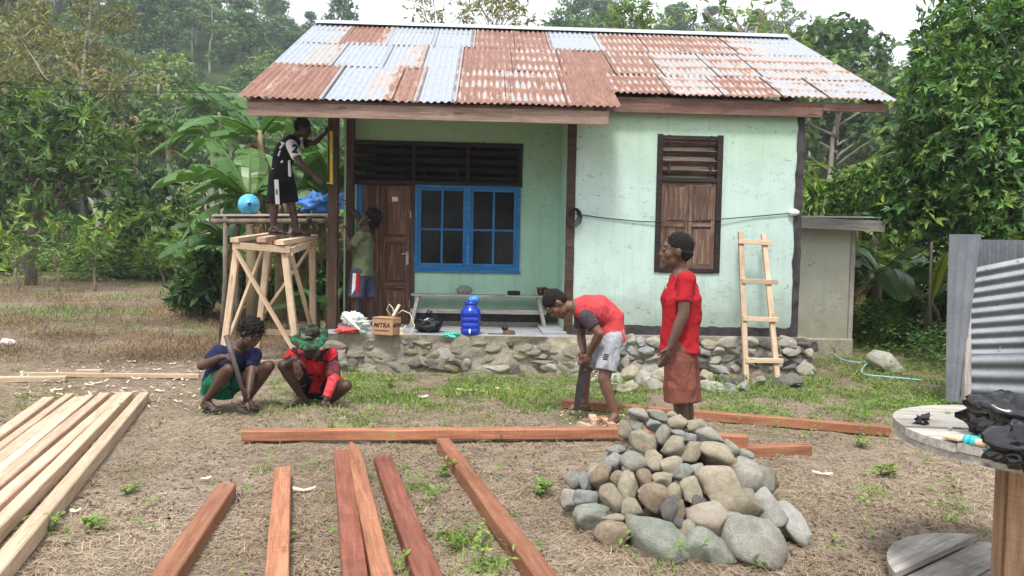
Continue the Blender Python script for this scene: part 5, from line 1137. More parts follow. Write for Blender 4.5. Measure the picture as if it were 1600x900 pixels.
ba, bb_ = at(353, 524, 6.56), at(391, 647, 6.66); cr = thing('digging_bar', 'dark iron digging bar held upright by the navy-shirted man', 'bar', bb_); bar_m = simple('rusty_iron', (.07, .055, .05), (.14, .12, .11), 15, .6, .4, .3, .003, .4)
MB().tube([ba, ba.lerp(bb_, .5), ba.lerp(bb_, .85)], [.022, .021, .018], 10).build('shaft', bar_m, cr, True); MB().tube([ba.lerp(bb_, .85), bb_], [.018, .006], 8).build('tip', bar_m, cr, True)

# -- man in camouflage hat squatting, hand on the soil
pj = dict(pelvis=at(497, 602, 7.38), spine=[at(494, 584, 7.32), at(489, 566, 7.20)], neck=at(486, 549, 7.08), head=at(485, 532, 6.98), hf=(-.12, -.86, -.45), hu=(0, -.3, .95), side=(-1, .12, 0),
    sh=[at(459, 554, 7.18), at(517, 553, 7.14)], el=[at(447, 574, 7.0), at(522, 590, 7.0)], wr=[at(462, 561, 6.78), at(509, 624, 6.88)], hi=[at(483, 602, 7.34), at(513, 602, 7.34)], kn=[at(443, 571, 6.96), at(541, 603, 6.94)], an=[at(472, 620, 7.12), at(514, 628, 7.22)])
p, sho, _ = person('squatting man in camouflage bucket hat and red printed jersey touching the soil', pj, SKIN[1], REDP, BLACK, hand_pose=[((.25, -.25, -1), (0, .9, -.3), .35), ((-.15, -.35, -.9), (.3, -.9, .2), .25)], shoe=SAN, foot_dir=[(-.75, -.6, 0), (.2, -1, 0)], sleeve=.95, long_sleeve={1: REDM}, leg_cut=.55, hat=True, loose=1.2, shirt_drop=-.02, shirt_wr=.013)
hc = Vector(pj['head']); r_, f_, u_ = frame_of(pj['hf'], pj['hu']); Mh = Matrix((r_, f_, u_)).transposed().to_4x4(); Mh.translation = hc + u_ * .045 - f_ * .005
CAMO2 = blotch('dark_camouflage_cotton', [(.0, (.014, .02, .014)), (.44, (.06, .03, .026)), (.52, (.022, .085, .045)), (.62, (.32, .32, .26))], 12)
hp_ = MB().lathe([(.095, .0), (.098, .02), (.094, .07), (.086, .088), (.04, .098), (.005, .10)], seg=28).build('hat', CAMO2, p, True, Mh)
V = []; F = []
for j, (rr, zz) in enumerate(((.094, .012), (.125, .004), (.155, -.006), (.178, -.018), (.176, -.026), (.15, -.016), (.094, .0))):
    for i in range(32): a = 2 * math.pi * i / 32; w_ = 1 + .035 * math.sin(3 * a + 1); V.append((math.cos(a) * rr * w_, math.sin(a) * rr * w_ * 1.05, zz + .012 * math.sin(2 * a + .6) * (rr - .09) / .07))
for j in range(6):
    for i in range(32): F.append((j * 32 + i, j * 32 + (i + 1) % 32, (j + 1) * 32 + (i + 1) % 32, (j + 1) * 32 + i))
obj('brim', mesh('brim', V, F, True), CAMO, hp_, Mh)
m = Blob(); ORG = cloth('orange_cotton', (.50, .17, .035))
for (a, b_, q0, q1) in ((pj['hi'][0], pj['kn'][0], .30, .72),): m.cone(a.lerp(b_, q0) + V3((-.012, 0, .004)), .104, a.lerp(b_, q1) + V3((-.01, 0, .004)), .092, True, True)
m.build('orange_panel', ORG, p, .008, 2, .003, 20, 3)
m = Blob(); m.cone(pj['hi'][1].lerp(pj['kn'][1], .50), .101, pj['hi'][1].lerp(pj['kn'][1], .57), .098, True, True); m.build('orange_hem', ORG, p, .007, 1)
m = Blob(); m.cone(pj['sh'][1].lerp(pj['el'][1], .45), .073, pj['el'][1].lerp(pj['sh'][1], .02), .066, True, True); m.build('printed_sleeve', DKRED, p, .008, 2, .004, 20, 3)

# -- man on the trestle
MS = [at(472, 195, 9.8)]
pj = dict(pelvis=at(440, 272, 9.8), spine=[at(441, 254, 9.8), at(450, 234, 9.8)], neck=at(462, 212, 9.8), head=at(473, 200, 9.8), hf=(.95, .1, -.22), hu=(.2, 0, .95), side=(.1, -1, 0),
    sh=[at(455, 226, 9.58), at(463, 224, 10.0)], el=[at(470, 257, 9.50), at(491, 223, 10.05)], wr=[at(490, 274, 9.55), at(510, 206, 9.92)], hi=[at(432, 274, 9.70), at(447, 274, 9.90)], kn=[at(428, 322, 9.70), at(455, 320, 9.90)], an=[at(427, 355, 9.70), at(463, 357, 9.88)])
p, sho, sr = person('man in black and white sports jersey standing on the trestle at the porch post', pj, SKIN[1], BLACK, BLACK, hair_args=(.006, .006, .016), hand_pose=[((.75, -.1, -.65), (.4, .3, -.6), .45), ((.65, -.25, .7), (.6, -.5, -.4), .4)], shoe=SAN, foot_dir=[(1, -.1, 0), (1, .05, 0)], sleeve=.62, sleeve_mat=None, leg_cut=.92, short_loose=1.35, loose=1.2, shirt_drop=.02)
for i in (0, 1):
    m = Blob(); m.cone(pj['sh'][i].lerp(pj['el'][i], .02), .074, pj['sh'][i].lerp(pj['el'][i], .64 if i == 0 else .42), .0735, False, True); m.build('white_sleeve', WHITE, p, .008, 2, .003, 20, 3)
def decal(px, py, D, size, txt, mat, parent, rx=0.0, bold=.004, yaw=0.0, tilt=0.0):
    c = at(px, py, D); return lettering('lettering', txt, size, mat, parent, Matrix.Translation(c) @ Matrix.Rotation(yaw, 4, 'Z') @ Matrix.Rotation(math.pi / 2 + rx, 4, 'X') @ Matrix.Rotation(tilt, 4, 'Z'), .006, bold)
decal(461, 233, 9.465, .145, '2', BLACK, p, -.05, .006, .08, -.1)
decal(440, 228, 9.56, .12, '7', WHITE, p, -.1, .006, -.5, -.35); decal(436, 240, 9.60, .10, 'I', WHITE, p, -.1, .004, -.5, -.35)
c_ = at(433, 300, 9.56); MB().box((0, 0, 0), (.055, .012, .32), None, .003).build('side_stripe', WHITE, p, False, Matrix.Translation(c_ + V3((0, -.005, 0))) @ Matrix.Rotation(-.06, 4, 'Y'))
lettering('lettering', 'WARRIORS' [:0] or 'IIIIIII', .04, BLACK, p, Matrix.Translation(c_ + V3((0, -.013, 0))) @ Matrix.Rotation(math.pi / 2, 4, 'X') @ Matrix.Rotation(math.pi / 2, 4, 'Z'), .0006, .001)
m = Blob(); m.cone(at(441, 252, 9.655), .022, at(426, 268, 9.68), .030, seg=10); m.cone(at(452, 252, 9.64), .018, at(453, 274, 9.66), .022, seg=10); m.build('white_panel', WHITE, p, .007, 1)
yl = thing('spirit_level', 'yellow spirit level held upright against the porch post', 'level', at(519, 285, 9.68)); YEL = simple('yellow_enamel', (.46, .33, .03), (.55, .42, .05), 9, .4)
MB().bar(at(518, 288, 9.70), at(518, 205, 9.70), .035, .055, (0, 1, 0), .003).build('bar', YEL, yl); MB().bar(at(511, 286, 9.70), at(521, 286, 9.70), .03, .02, (0, 0, 1), .002).build('foot', YEL, yl); MB().box(at(518, 245, 9.672), (.03, .012, .06), None, .003).build('vial', simple('green_vial', (.3, .6, .1), (.4, .7, .2), 5, .1), yl)

# -- man in olive shirt on the porch
pj = dict(pelvis=at(566, 425, 10.15), spine=[at(567, 402, 10.15), at(567, 381, 10.15)], neck=at(572, 359, 10.15), head=at(578, 343, 10.15), hf=(-.86, -.05, .45), hu=(.35, 0, .9), side=(.1, 1, 0),
    sh=[at(571, 367, 10.34), at(563, 368, 9.95)], el=[at(560, 340, 10.38), at(545, 389, 9.92)], wr=[at(549, 325, 10.36), at(543, 371, 9.92)], hi=[at(573, 427, 10.25), at(560, 427, 10.05)], kn=[at(578, 470, 10.25), at(556, 470, 10.03)], an=[at(578, 504, 10.25), at(557, 504, 10.05)])
p, sho, sr = person('man in faded olive shirt looking up on the porch beside the door', pj, SKIN[1], OLIVE, SLATE, hair_args=(.016, .014, .030), hand_pose=[((-.6, 0, .8), (-.8, 0, -.5), .4), ((-.1, .1, 1), (-.9, .3, 0), .5)], shoe=simple('red_canvas_shoe', (.30, .03, .03), (.40, .06, .05), 9, .8), foot_dir=[(-1, -.2, 0), (-1, -.25, 0)], sleeve=.72, leg_cut=.86, short_loose=1.5, loose=1.35, size=1.06)
for q, (mt, dx) in enumerate(((WHITE, -.052), (RED2, -.004))): MB().box((0, 0, 0), (.048, .03, .33), None, .004).build('side_stripe', mt, p, False, Matrix.Translation(at(559, 446, 9.945) + V3((dx, 0, 0))) @ Matrix.Rotation(.05, 4, 'Y'))
for i in (0, 1): m = Blob(); a, b_ = pj['hi'][i], pj['kn'][i]; m.cone(a.lerp(b_, .82), .105, a.lerp(b_, .885), .104, True, True); m.build('red_hem', RED2, p, .007, 1)

# -- man bending to saw
pj = dict(pelvis=at(954, 524, 6.88), spine=[at(953, 499, 6.88), at(935, 485, 6.87), at(912, 481, 6.86)], neck=at(893, 479, 6.85), head=at(870, 474, 6.85), hf=(-.50, -.10, -.86), hu=(-.86, 0, .5), side=(.08, 1, 0),
    sh=[at(908, 493, 7.05), at(917, 497, 6.66)], el=[at(908, 526, 7.06), at(937, 521, 6.60)], wr=[at(912, 550, 6.88), at(921, 553, 6.74)], hi=[at(946, 530, 6.99), at(956, 531, 6.77)], kn=[at(914, 580, 7.03), at(944, 592, 6.68)], an=[at(914, 626, 7.08), at(961, 648, 6.66)])
p, sho, sr = person('man in red sleeveless jersey and pale grey shorts bending over to saw a beam', pj, SKIN[2], REDM, GREYS, hair_args=(.003, .0, .008), hand_pose=[((-.25, -.2, -.95), (0, -.7, -.1), 1.0), ((-.3, .15, -.95), (0, .7, .1), 1.0)], foot_dir=[(-1, -.25, 0), (-.55, -.8, 0)], sleeve=.60, sleeve_mat=CHAR, leg_cut=.80, short_loose=1.3, loose=1.15, bulk=1.15, hs=1.18)
decal(947, 558, 6.555, .06, 'IIII', BLACK, p, 0, .002, 0, math.radians(80))
sw_ = thing('hand_saw', 'dark hand saw held point down in both hands by the bending man', 'saw', at(900, 640, 6.82)); h0, h1 = at(915, 572, 6.80), at(900, 642, 6.80)
MB().bar(at(917, 560, 6.80), at(914, 580, 6.80), .03, .045, (0, 1, 0), .006).build('grip', MAT['door_wood'], sw_)
d_ = (h1 - h0).normalized(); s_ = V3((0, 1, 0)).cross(d_).normalized(); V = []
for t_, w_ in ((0, .055), (.5, .045), (1, .026)):
    c = h0.lerp(h1, t_); V += [c + s_ * w_ + V3((0, -.003, 0)), c - s_ * w_ * .9 + V3((0, -.003, 0)), c - s_ * w_ * .9 + V3((0, .003, 0)), c + s_ * w_ + V3((0, .003, 0))]
MB().add(V, [(0, 1, 5, 4), (4, 5, 9, 8), (2, 3, 7, 6), (6, 7, 11, 10), (1, 2, 6, 5), (5, 6, 10, 9), (3, 0, 4, 7), (7, 4, 8, 11), (0, 3, 2, 1), (8, 9, 10, 11)]).build('blade', simple('dull_steel', (.05, .05, .052), (.10, .10, .10), 12, .4, .5, .1, .002, .7), sw_)

# -- standing man in red
pj = dict(pelvis=at(1062, 538, 5.55), spine=[at(1063, 508, 5.55), at(1066, 466, 5.55)], neck=at(1063, 422, 5.55), head=at(1058, 393, 5.55), hf=(-1, .22, .02), hu=(0, 0, 1), side=(.22, 1, 0),
    sh=[at(1058, 437, 5.72), at(1071, 437, 5.38)], el=[at(1054, 492, 5.78), at(1068, 490, 5.33)], wr=[at(1045, 540, 5.75), at(1047, 542, 5.31)], hi=[at(1067, 543, 5.64), at(1060, 543, 5.47)], kn=[at(1071, 622, 5.65), at(1063, 622, 5.47)], an=[at(1078, 700, 5.65), at(1068, 702, 5.47)])
p, sho, sr = person('standing man in red T-shirt and rust shorts watching the house', pj, SKIN[3], RED2, RUST, hair_args=(.002, .004, .009), hand_pose=[((-.3, .1, -1), (-.6, -.7, 0), .3), ((-.25, .1, -1), (-.5, .8, 0), .35)], foot_dir=[(-1, .1, 0), (-1, .1, 0)], shoe=SAN, sleeve=.66, leg_cut=1.06, short_loose=2.2, loose=1.5, bulk=1.1, hs=1.2, slim=1.0, foot_floor=.012)
YPR = simple('yellow_print', (.50, .36, .06), (.6, .45, .1), 9, .8)
fw_ = V3((-1, .22, 0)).normalized(); cc = pj['spine'][1] + fw_ * (.112 * 1.1 + .03)
for (dz, w_, h_, mt, dy) in ((-.06, .012, .30, YPR, -.055), (-.06, .012, .30, BLACK, -.035), (-.26, .07, .12, WHITE, -.03)):
    c1_ = cc + fw_ * (-.004 + dz * .02) + V3((.012, dy, dz)); MB().box((0, 0, 0), (.016, w_, h_), None, .003).build('chest_print', mt, p, False, Matrix.Translation(c1_) @ Matrix.Rotation(.02, 4, 'Y'))
# ------------------------------------------------------------------ plants
def unit(a): return a / np.maximum(np.linalg.norm(a, axis=1, keepdims=True), 1e-6)
def leaf_geo(C, D, N, L, W, fold=.25, droop=.0):
    n = len(C); D = unit(D); S = unit(np.cross(D, N)); N = unit(np.cross(S, D)); L = np.broadcast_to(np.asarray(L, float).reshape(-1, 1) if np.ndim(L) else np.full((n, 1), L), (n, 1)); W = np.broadcast_to(np.asarray(W, float).reshape(-1, 1) if np.ndim(W) else np.full((n, 1), W), (n, 1))
    mid = C + D * L * .45; tip = C + D * L - N * L * droop
    V = np.stack([C, mid + S * W * .5 + N * W * fold, tip, mid - S * W * .5 + N * W * fold], 1).reshape(-1, 3)
    b = np.arange(n)[:, None] * 4; F = np.concatenate([np.hstack([b, b + 1, b + 2]), np.hstack([b, b + 2, b + 3])], 0)
    return V, F
class Leaves:
    def __init__(s, seed): s.V = []; s.F = []; s.S = []; s.n = 0; s.r = np.random.default_rng(seed)
    def put(s, C, D, N, L, W, shade, fold=.25, droop=0.0):
        V, F = leaf_geo(C, D, N, L, W, fold, droop); s.V.append(V); s.F.append(F + s.n); s.S.append(np.repeat(np.clip(shade, 0, 1), 4)); s.n += len(V); return s
    def whorls(s, c, rad, tips, k, L, W, out=.8, up=.25, shell=.55, jl=.25, sh=(.45, .2), cut=None):
        """leafy twig ends spread through an ellipsoid: k leaves round every tip"""
        r = s.r; c = np.array(c); rad = np.array(rad); d = unit(r.normal(size=(tips, 3))); q = shell + (1 - shell) * r.random((tips, 1)) ** .6
        P = d * q; P *= (1 + .18 * np.sin(d @ r.normal(size=(3, 1)) * 5 + r.uniform(0, 6)))
        P = P * rad + c; tone = r.normal(sh[0], sh[1], tips)
        ax = unit(d * out + np.array([0, 0, up]) + r.normal(size=(tips, 3)) * .45)
        C = np.repeat(P, k, 0); A = np.repeat(ax, k, 0); jit = r.normal(size=(tips * k, 3)); jit -= A * np.sum(jit * A, 1, keepdims=True)
        D = unit(jit) * .85 + A * .55 + np.array([0, 0, -.18]); Nn = A + r.normal(size=A.shape) * .3
        Ls = L * (1 + jl * r.normal(size=tips * k)); s.put(C, D, Nn, Ls, W * Ls / L, np.repeat(tone, k) + r.normal(0, .08, tips * k), .22, .12); return s
    def mesh(s, name):
        return npmesh(name, np.concatenate(s.V), np.concatenate(s.F), False, shade=np.concatenate(s.S))
def limb(m, a, b, r0_, r1_, wob=.08, seg=6, n=5):
    a, b = Vector(a), Vector(b); L = (b - a).length; P = [a.lerp(b, i / n) + Vector((R.uniform(-1, 1), R.uniform(-1, 1), R.uniform(-.5, .5))) * wob * L * math.sin(math.pi * i / n) for i in range(n + 1)]
    m.tube(P, [r0_ + (r1_ - r0_) * i / n for i in range(n + 1)], seg); return P
def px_tree(name, label, cat, base, clumps, leaf, L, W, dens, k=5, bark='bark', trunk=.12, group=None, fork=None, out=.8, up=.25, sh=(.45, .27), seed=1, shell=.5):
    """one unique tree: base point, crown lobes as (centre, radii)"""
    t_ = thing(name, label, cat, base, group); m = MB(); lv = Leaves(seed)
    fork = Vector(fork) if fork is not None else Vector(base).lerp(Vector(clumps[0][0]), .45)
    limb(m, Vector(base) - Vector((0, 0, .1)), fork, trunk, trunk * .75, .06, 8)
    for c, rad in clumps:
        P = limb(m, fork, c, trunk * .55, trunk * .16, .10)
        for _ in range(4):
            d = Vector((R.uniform(-1, 1) * rad[0], R.uniform(-1, 1) * rad[1], R.uniform(-.7, 1) * rad[2])) * .75; limb(m, P[3], Vector(c) + d, trunk * .2, trunk * .05, .1, 5, 3)
        area = (rad[0] * rad[1] + rad[0] * rad[2] + rad[1] * rad[2]) / 3
        lv.whorls(c, rad, max(8, int(dens * area)), k, L, W, out, up, shell, .25, sh)
    m.build('trunk', MAT[bark], t_, True); obj('crown', lv.mesh('crown'), MAT[leaf], t_); return t_
def lobe(px, py, D, rx, ry, rd=None):
    s = D / PX; return (at(px, py, D), (rx * s, (rd or (rx + ry) / 2) * s, ry * s))
def base(px, D):
    p = at(px, 420, D); p.z = gz(p.x, p.y); return p

# ---- big leafy tree on the right
lob = []
for (x, y, D, rx, ry) in ((1560, 90, 11.0, 120, 110), (1490, 150, 10.5, 75, 80), (1640, 200, 10.5, 130, 130), (1445, 215, 10.8, 55, 50), (1520, 250, 10.2, 90, 80), (1400, 300, 11.2, 65, 55), (1460, 330, 10.8, 80, 65), (1560, 330, 10.2, 110, 70),
        (1650, 380, 10.4, 120, 90), (1700, 40, 11.5, 140, 120), (1560, 10, 12, 100, 70), (1340, 300, 12.5, 40, 40), (1475, 90, 11.6, 50, 55)): lob.append(lobe(x, y, D, rx, ry))
px_tree('broadleaf_tree', 'big dense broadleaf tree overhanging the zinc fence', 'tree', base(1640, 11.8), lob, 'leaf_right', .128, .046, 720, 6, 'bark', .20, None, at(1600, 330, 11.6), .7, .2, (.45, .30), 3, .45)
# ---- mango-like tree at the left edge of the yard
lob = [lobe(*a) for a in ((60, 215, 23, 75, 60), (130, 225, 22.5, 65, 55), (10, 235, 23, 70, 70), (85, 165, 23.5, 60, 38), (20, 170, 24, 55, 40), (150, 270, 22.5, 50, 45), (60, 280, 22, 75, 45), (-40, 290, 22, 60, 55), (185, 240, 23.5, 28, 35))]
px_tree('mango_tree', 'bushy dark green fruit tree with yellow-green top shoots at the yard edge', 'tree', base(48, 24), lob, 'leaf_mango', .34, .085, 60, 7, 'bark', .2, None, None, .7, .05, (.42, .30), 4, .45)
# ---- cacao-like dark shrub, bright round bush, saplings
px_tree('glossy_shrub', 'dark glossy large-leaved shrub behind the bright round bush', 'shrub', base(232, 27), [lobe(*a) for a in ((225, 300, 27, 42, 35), (255, 320, 26.5, 34, 40), (212, 340, 27, 30, 35), (240, 275, 27.5, 34, 25))], 'leaf_dark', .36, .13, 45, 5, 'bark', .09, None, None, .7, -.2, (.5, .25), 5)
px_tree('round_bush', 'bright green fine-leaved round bush at the yard edge', 'bush', base(258, 25.5), [lobe(*a) for a in ((240, 388, 25.5, 30, 22), (275, 390, 25.5, 28, 22), (255, 378, 25.5, 32, 18), (258, 402, 25.2, 44, 14))], 'leaf_light', .16, .045, 170, 7, 'bark', .05, None, None, .9, .4, (.5, .15), 6)
for i, (x, D, tops, lab) in enumerate(((28, 21, ((20, 370, 38, 30), (45, 345, 34, 26), (5, 395, 26, 26)), 'sapling with pale yellowing leaves beside the blue barrel'), (92, 21.5, ((88, 372, 34, 26), (105, 350, 30, 22), (70, 390, 24, 18)), 'slim sapling with a forked stem beyond the dry brush'), (148, 22, ((150, 370, 28, 24), (160, 350, 34, 18), (138, 385, 20, 18)), 'small sapling with drooping leaves near the bright round bush'))):
    px_tree('sapling', lab, 'sapling', base(x, D), [lobe(a, b, D, c_, d) for a, b, c_, d in tops], 'leaf_mango' if i else 'leaf_light', .30, .08, 36, 5, 'bark', .045, 'saplings at the yard edge', None, .7, -.1, (.62, .2), 20 + i)
# ---- half-bare trees with yellowing leaves
def dry_tree(name, label, base_, top, spread, n, seed, leafn=150, L=.24):
    t_ = thing(name, label, 'tree', base_); m = MB(); lv = Leaves(seed); P = limb(m, base_, top, .17, .05, .05, 7, 7); rg = random.Random(seed)
    for i in range(n):
        a = P[rg.randint(2, 6)]; d = Vector((rg.uniform(-1, 1) * spread, rg.uniform(-.6, .6) * spread, rg.uniform(.2, 1.1) * spread * 1.2)); Q = limb(m, a, a + d, .06, .015, .08, 5, 4)
        for k in range(3):
            q = Q[rg.randint(2, 4)]; e = q + Vector((rg.uniform(-1, 1), rg.uniform(-.6, .6), rg.uniform(.1, 1.2))) * spread * .45; limb(m, q, e, .025, .008, .1, 4, 3)
            lv.whorls(e - Vector((0, 0, .3)), (spread * .36, spread * .36, spread * .34), leafn // 3, 4, L, L * .3, .3, -.7, .1, .3, (.45, .25))
    m.build('trunk', MAT['bark_pale'], t_, True); obj('crown', lv.mesh('crown'), MAT['leaf_dry'], t_)
dry_tree('yellowing_tree', 'half-bare tree with olive and rust yellowing leaves and reddish upright twigs', base(165, 33), at(140, 20, 33), 2.6, 16, 31)
dry_tree('yellowing_tree', 'tall yellowing tree with grey sideways limbs at the hill foot', base(-20, 36), at(20, -40, 36), 3.4, 18, 32, 220)
px_tree('slender_tree', 'straight grey trunk with a thin crown behind the saplings', 'tree', base(147, 30), [lobe(*a) for a in ((150, 235, 30, 50, 30), (120, 210, 30, 40, 30))], 'leaf_farlight', .4, .12, 22, 5, 'bark_pale', .20, None, at(147, 270, 30), .7, -.2, (.5, .25), 33)

# ---- palms
def frond(m_l, base_, dirv, L, W, n=26, droop=.5, seed=0):
    rg = random.Random(seed); d = Vector(dirv).normalized(); P = []
    for i in range(n + 1):
        t_ = i / n; P.append(base_ + d * L * t_ + Vector((0, 0, -droop * L * t_ * t_)))
    C, D, N = [], [], []
    side = d.cross(Vector((0, 0, 1))).normalized()
    for i in range(3, n):
        tan = (P[i + 1] - P[i - 1]).normalized()
        for s_ in (-1, 1): C.append(P[i]); D.append(side * s_ * .9 + tan * .6 + Vector((0, 0, -.25 + rg.uniform(-.2, .1)))); N.append(Vector((0, 0, 1)) + side * .2)
    k = np.array([math.sin(math.pi * min(1, .12 + i / n * .95)) for i in range(3, n) for _ in (0, 1)])
    m_l.put(np.array([c[:] for c in C]), np.array([c[:] for c in D]), np.array([c[:] for c in N]), W * (.35 + .65 * k), .07 * W * 1.2, m_l.r.normal(.45, .12, len(C)), .1, .15); return P
def palm(name, label, base_, top, nf, L, W, seed, dead=0, mat='leaf_mango', group=None):
    t_ = thing(name, label, 'palm', base_, group); m = MB(); limb(m, base_, top, .13, .09, .03, 8); rg = random.Random(seed)
    for k in range(nf):
        a = 2 * math.pi * k / nf + rg.uniform(-.2, .2); e = rg.uniform(.1, 1.3); lv = Leaves(seed + k); P = frond(lv, Vector(top), (math.cos(a), math.sin(a), e), L * rg.uniform(.8, 1.1), W, 22, rg.uniform(.45, .8), seed + k)
        f = obj('frond', lv.mesh('frond'), MAT[mat], t_); MB().tube(P[::3], [.03 - .003 * i for i in range(len(P[::3]))], 5).build('rib', MAT['leaf_farlight'], f)
    for k in range(dead):
        lv = Leaves(seed + 90 + k); frond(lv, Vector(top), (math.cos(k * 2.), math.sin(k * 2. - 1), -.5), L * .6, W * .8, 16, 1.3, seed); obj('dead_frond', lv.mesh('dead_frond'), MAT['leaf_dead'], t_)
    m.build('stem', MAT['bark_pale'], t_, True)
palm('areca_palm', 'small palm with a drooping dead frond at the hill foot', base(262, 31), at(262, 205, 31), 12, 2.0, .75, 41, 3)
palm('feather_palm', 'low feathery palm between the small palm and the banana plants', base(215, 32), at(212, 240, 32), 9, 2.3, .8, 51, 0)
palm('sago_palm', 'broad feathery palm behind the trestle platform', base(330, 29), at(332, 215, 29), 10, 2.6, .9, 55, 1)
palm('dark_palm', 'bluish palm standing in shade up the slope', base(345, 44), at(342, 175, 44), 11, 3.4, 1.2, 58, 0, 'leaf_far')
# spiky pandan-like clump behind the right-hand corner of the house
def spiky(name, label, base_, h, n, L, W, seed, mat='leaf_light', dead=20):
    t_ = thing(name, label, 'plant', base_); r_ = np.random.default_rng(seed); m = MB(); top = base_ + Vector((0, 0, h)); limb(m, base_, top, .08, .06)
    m.build('stem', MAT['bark_pale'], t_, True)
    for nm, cnt, mt, lo, hi in (('blades', n, mat, -.2, 1.2), ('dead_blades', dead, 'leaf_dead', -1.4, -.5)):
        if not cnt: continue
        lv = Leaves(seed + cnt); a = r_.uniform(0, 6.28, cnt); e = r_.uniform(lo, hi, cnt); D0 = np.stack([np.cos(a), np.sin(a), e], 1); C = np.array(top)[None] + r_.normal(size=(cnt, 3)) * np.array([.1, .1, .3])
        for s_ in range(4):                                   # arched blade in four lengths
            Ls = L / 4; D_ = unit(D0 - np.array([0, 0, .38 * s_])); lv.put(C, D_, np.array([[0, 0, 1.]]).repeat(cnt, 0) + r_.normal(size=(cnt, 3)) * .1, Ls * 1.25, W * (1.15 - .25 * s_), r_.normal(.5, .2, cnt)); C = C + D_ * Ls
        obj(nm, lv.mesh(nm), MAT[mt], t_)
spiky('pandan_plant', 'spiky strap-leaved plant with hanging dry blades behind the house corner', base(1275, 14), 2.3, 70, 1.5, .09, 61)
spiky('pandan_plant', 'second spiky strap-leaved plant overlapping the broadleaf tree', base(1325, 15), 2.6, 60, 1.4, .09, 62)

# ---- banana plants: each large leaf a part
def banana_leaf(base_, d, L, W, arch, seed, dead=False, tear=.35):
    rg = random.Random(seed); d = Vector(d).normalized(); side = d.cross(Vector((0, 0, 1)))
    side = side.normalized() if side.length > .05 else Vector((1, 0, 0)); n = 26; P = []; p = Vector(base_); cur = d.copy()
    for i in range(n + 1):
        P.append(p.copy()); p = p + cur * (L / n); cur = (cur + Vector((0, 0, -arch * (.5 + 1.6 * i / n) / n * 2.2))).normalized()
    V = []; F = []; S = []
    def q4(a, b, c_, e, s_): k = len(V); V.extend([a, b, c_, e]); F.append((k, k + 1, k + 2, k + 3)); S.extend([s_] * 4)
    tone = rg.uniform(.25, .75)
    wf = lambda t_: W * max(0.0, math.sin(math.pi * min(1, .06 + t_ * .94)) ** .55) * (1 if t_ < .75 else 1)
    for sgn in (-1, 1):
        off = 0.0; gap = 0
        for i in range(2, n):
            if rg.random() < tear: off = rg.uniform(-.45, .10) * (2.0 if dead else 1); gap = rg.uniform(.1, .5)
            else: gap = 0
            t0_, t1_ = i / n, (i + 1) / n; tan = (P[i + 1] - P[i]).normalized(); up = side.cross(tan).normalized()
            for j in range(2):
                a0, a1 = j / 2, (j + 1) / 2
                def pt(idx, a, w_): return P[idx] + side * sgn * w_ * a * math.cos(.35 + off * .6) + up * (w_ * (.16 * a - (.30 - off) * a * a)) + tan * w_ * a * .25
                w0_, w1_ = wf(t0_), wf(t1_)
                A, B = pt(i, a0, w0_), pt(i, a1, w0_ * (1 - .06 * gap)); C_, D_ = pt(i + 1, a1, w1_), pt(i + 1, a0, w1_)
                if gap: B = B.lerp(C_, gap * .5); A = A.lerp(D_, gap * .15)
                q4(A, B, C_, D_, tone + rg.uniform(-.12, .12) + (.2 if t1_ > .93 else 0))
    m = MB(); m.tube(P, [.028 * (1 - .8 * i / n) for i in range(n + 1)], 5); k = len(V); V += m.V
    me = bpy.data.meshes.new('leaf'); me.from_pydata([tuple(v) for v in V], [], F + [tuple(i + k for i in f) for f in m.F]); at_ = me.attributes.new('shade', 'FLOAT', 'POINT'); at_.data.foreach_set('value', S + [.85] * len(m.V)); me.update(); return me
def banana(px, D, h, leaves, label, seed, dead=5, rad=.11, lean=(0, 0), L=1.9, W=.30, yellow=0, group='banana plants round the house'):
    b0_ = base(px, D); t_ = thing('banana_plant', label, 'banana plant', b0_, group); rg = random.Random(seed); top = b0_ + Vector((lean[0], lean[1], h))
    m = MB(); m.tube([b0_ - Vector((0, 0, .1)), b0_.lerp(top, .5), top], [rad * 1.25, rad, rad * .6], 10); m.build('stem', MAT['banana_stem'], t_, True)
    if isinstance(leaves, int): leaves = [(rg.uniform(0, 6.28), rg.uniform(.5, 2.2)) for _ in range(leaves)]
    for i, (a, e) in enumerate(leaves):
        obj('leaf', banana_leaf(top - Vector((0, 0, .1)), (math.cos(a), math.sin(a), e), L * rg.uniform(.8, 1.15), W * rg.uniform(.85, 1.15), rg.uniform(.32, .72), seed * 50 + i), MAT['leaf_yellow'] if i < yellow else MAT['leaf_banana'], t_)
    for i in range(dead):
        a = rg.uniform(0, 6.28); s_ = top - Vector((0, 0, rg.uniform(.1, .5))); obj('dead_leaf', banana_leaf(s_, (math.cos(a) * .7, math.sin(a) * .7, rg.uniform(-.6, .3)), L * rg.uniform(.55, .8), W * .45, 2.6, seed * 50 + 30 + i, True, .6), MAT['leaf_dead'], t_)
banana(398, 14.0, 2.6, [(2.9, 2.0), (3.3, .9), (2.7, .25), (3.6, -.1), (1.9, 2.4), (.4, 1.6), (4.2, .9)], 'banana plant with a tall torn leaf rising beside the roof edge', 71, 5, .12, (-.1, 0), 1.8, .31)
banana(410, 15.4, 4.0, [(3.14, 1.25), (3.35, .25), (2.85, 2.4), (5.6, .7), (.5, 1.2), (4.2, .4)], 'tallest banana plant, its leaf arching out beyond the roof corner', 83, 6, .13, (-.05, 0), 1.9, .28)
banana(365, 15.2, 1.7, [(3.2, 1.4), (2.8, .5), (3.6, .35), (4.3, .7), (.3, 1.2), (1.5, 1.5)], 'low banana plant spreading leaves towards the yard', 72, 3, .11, (0, 0), 1.5, .27)
banana(440, 15.0, 2.5, 6, 'banana plant with dry hanging leaves behind the man on the trestle', 73, 9, .13)
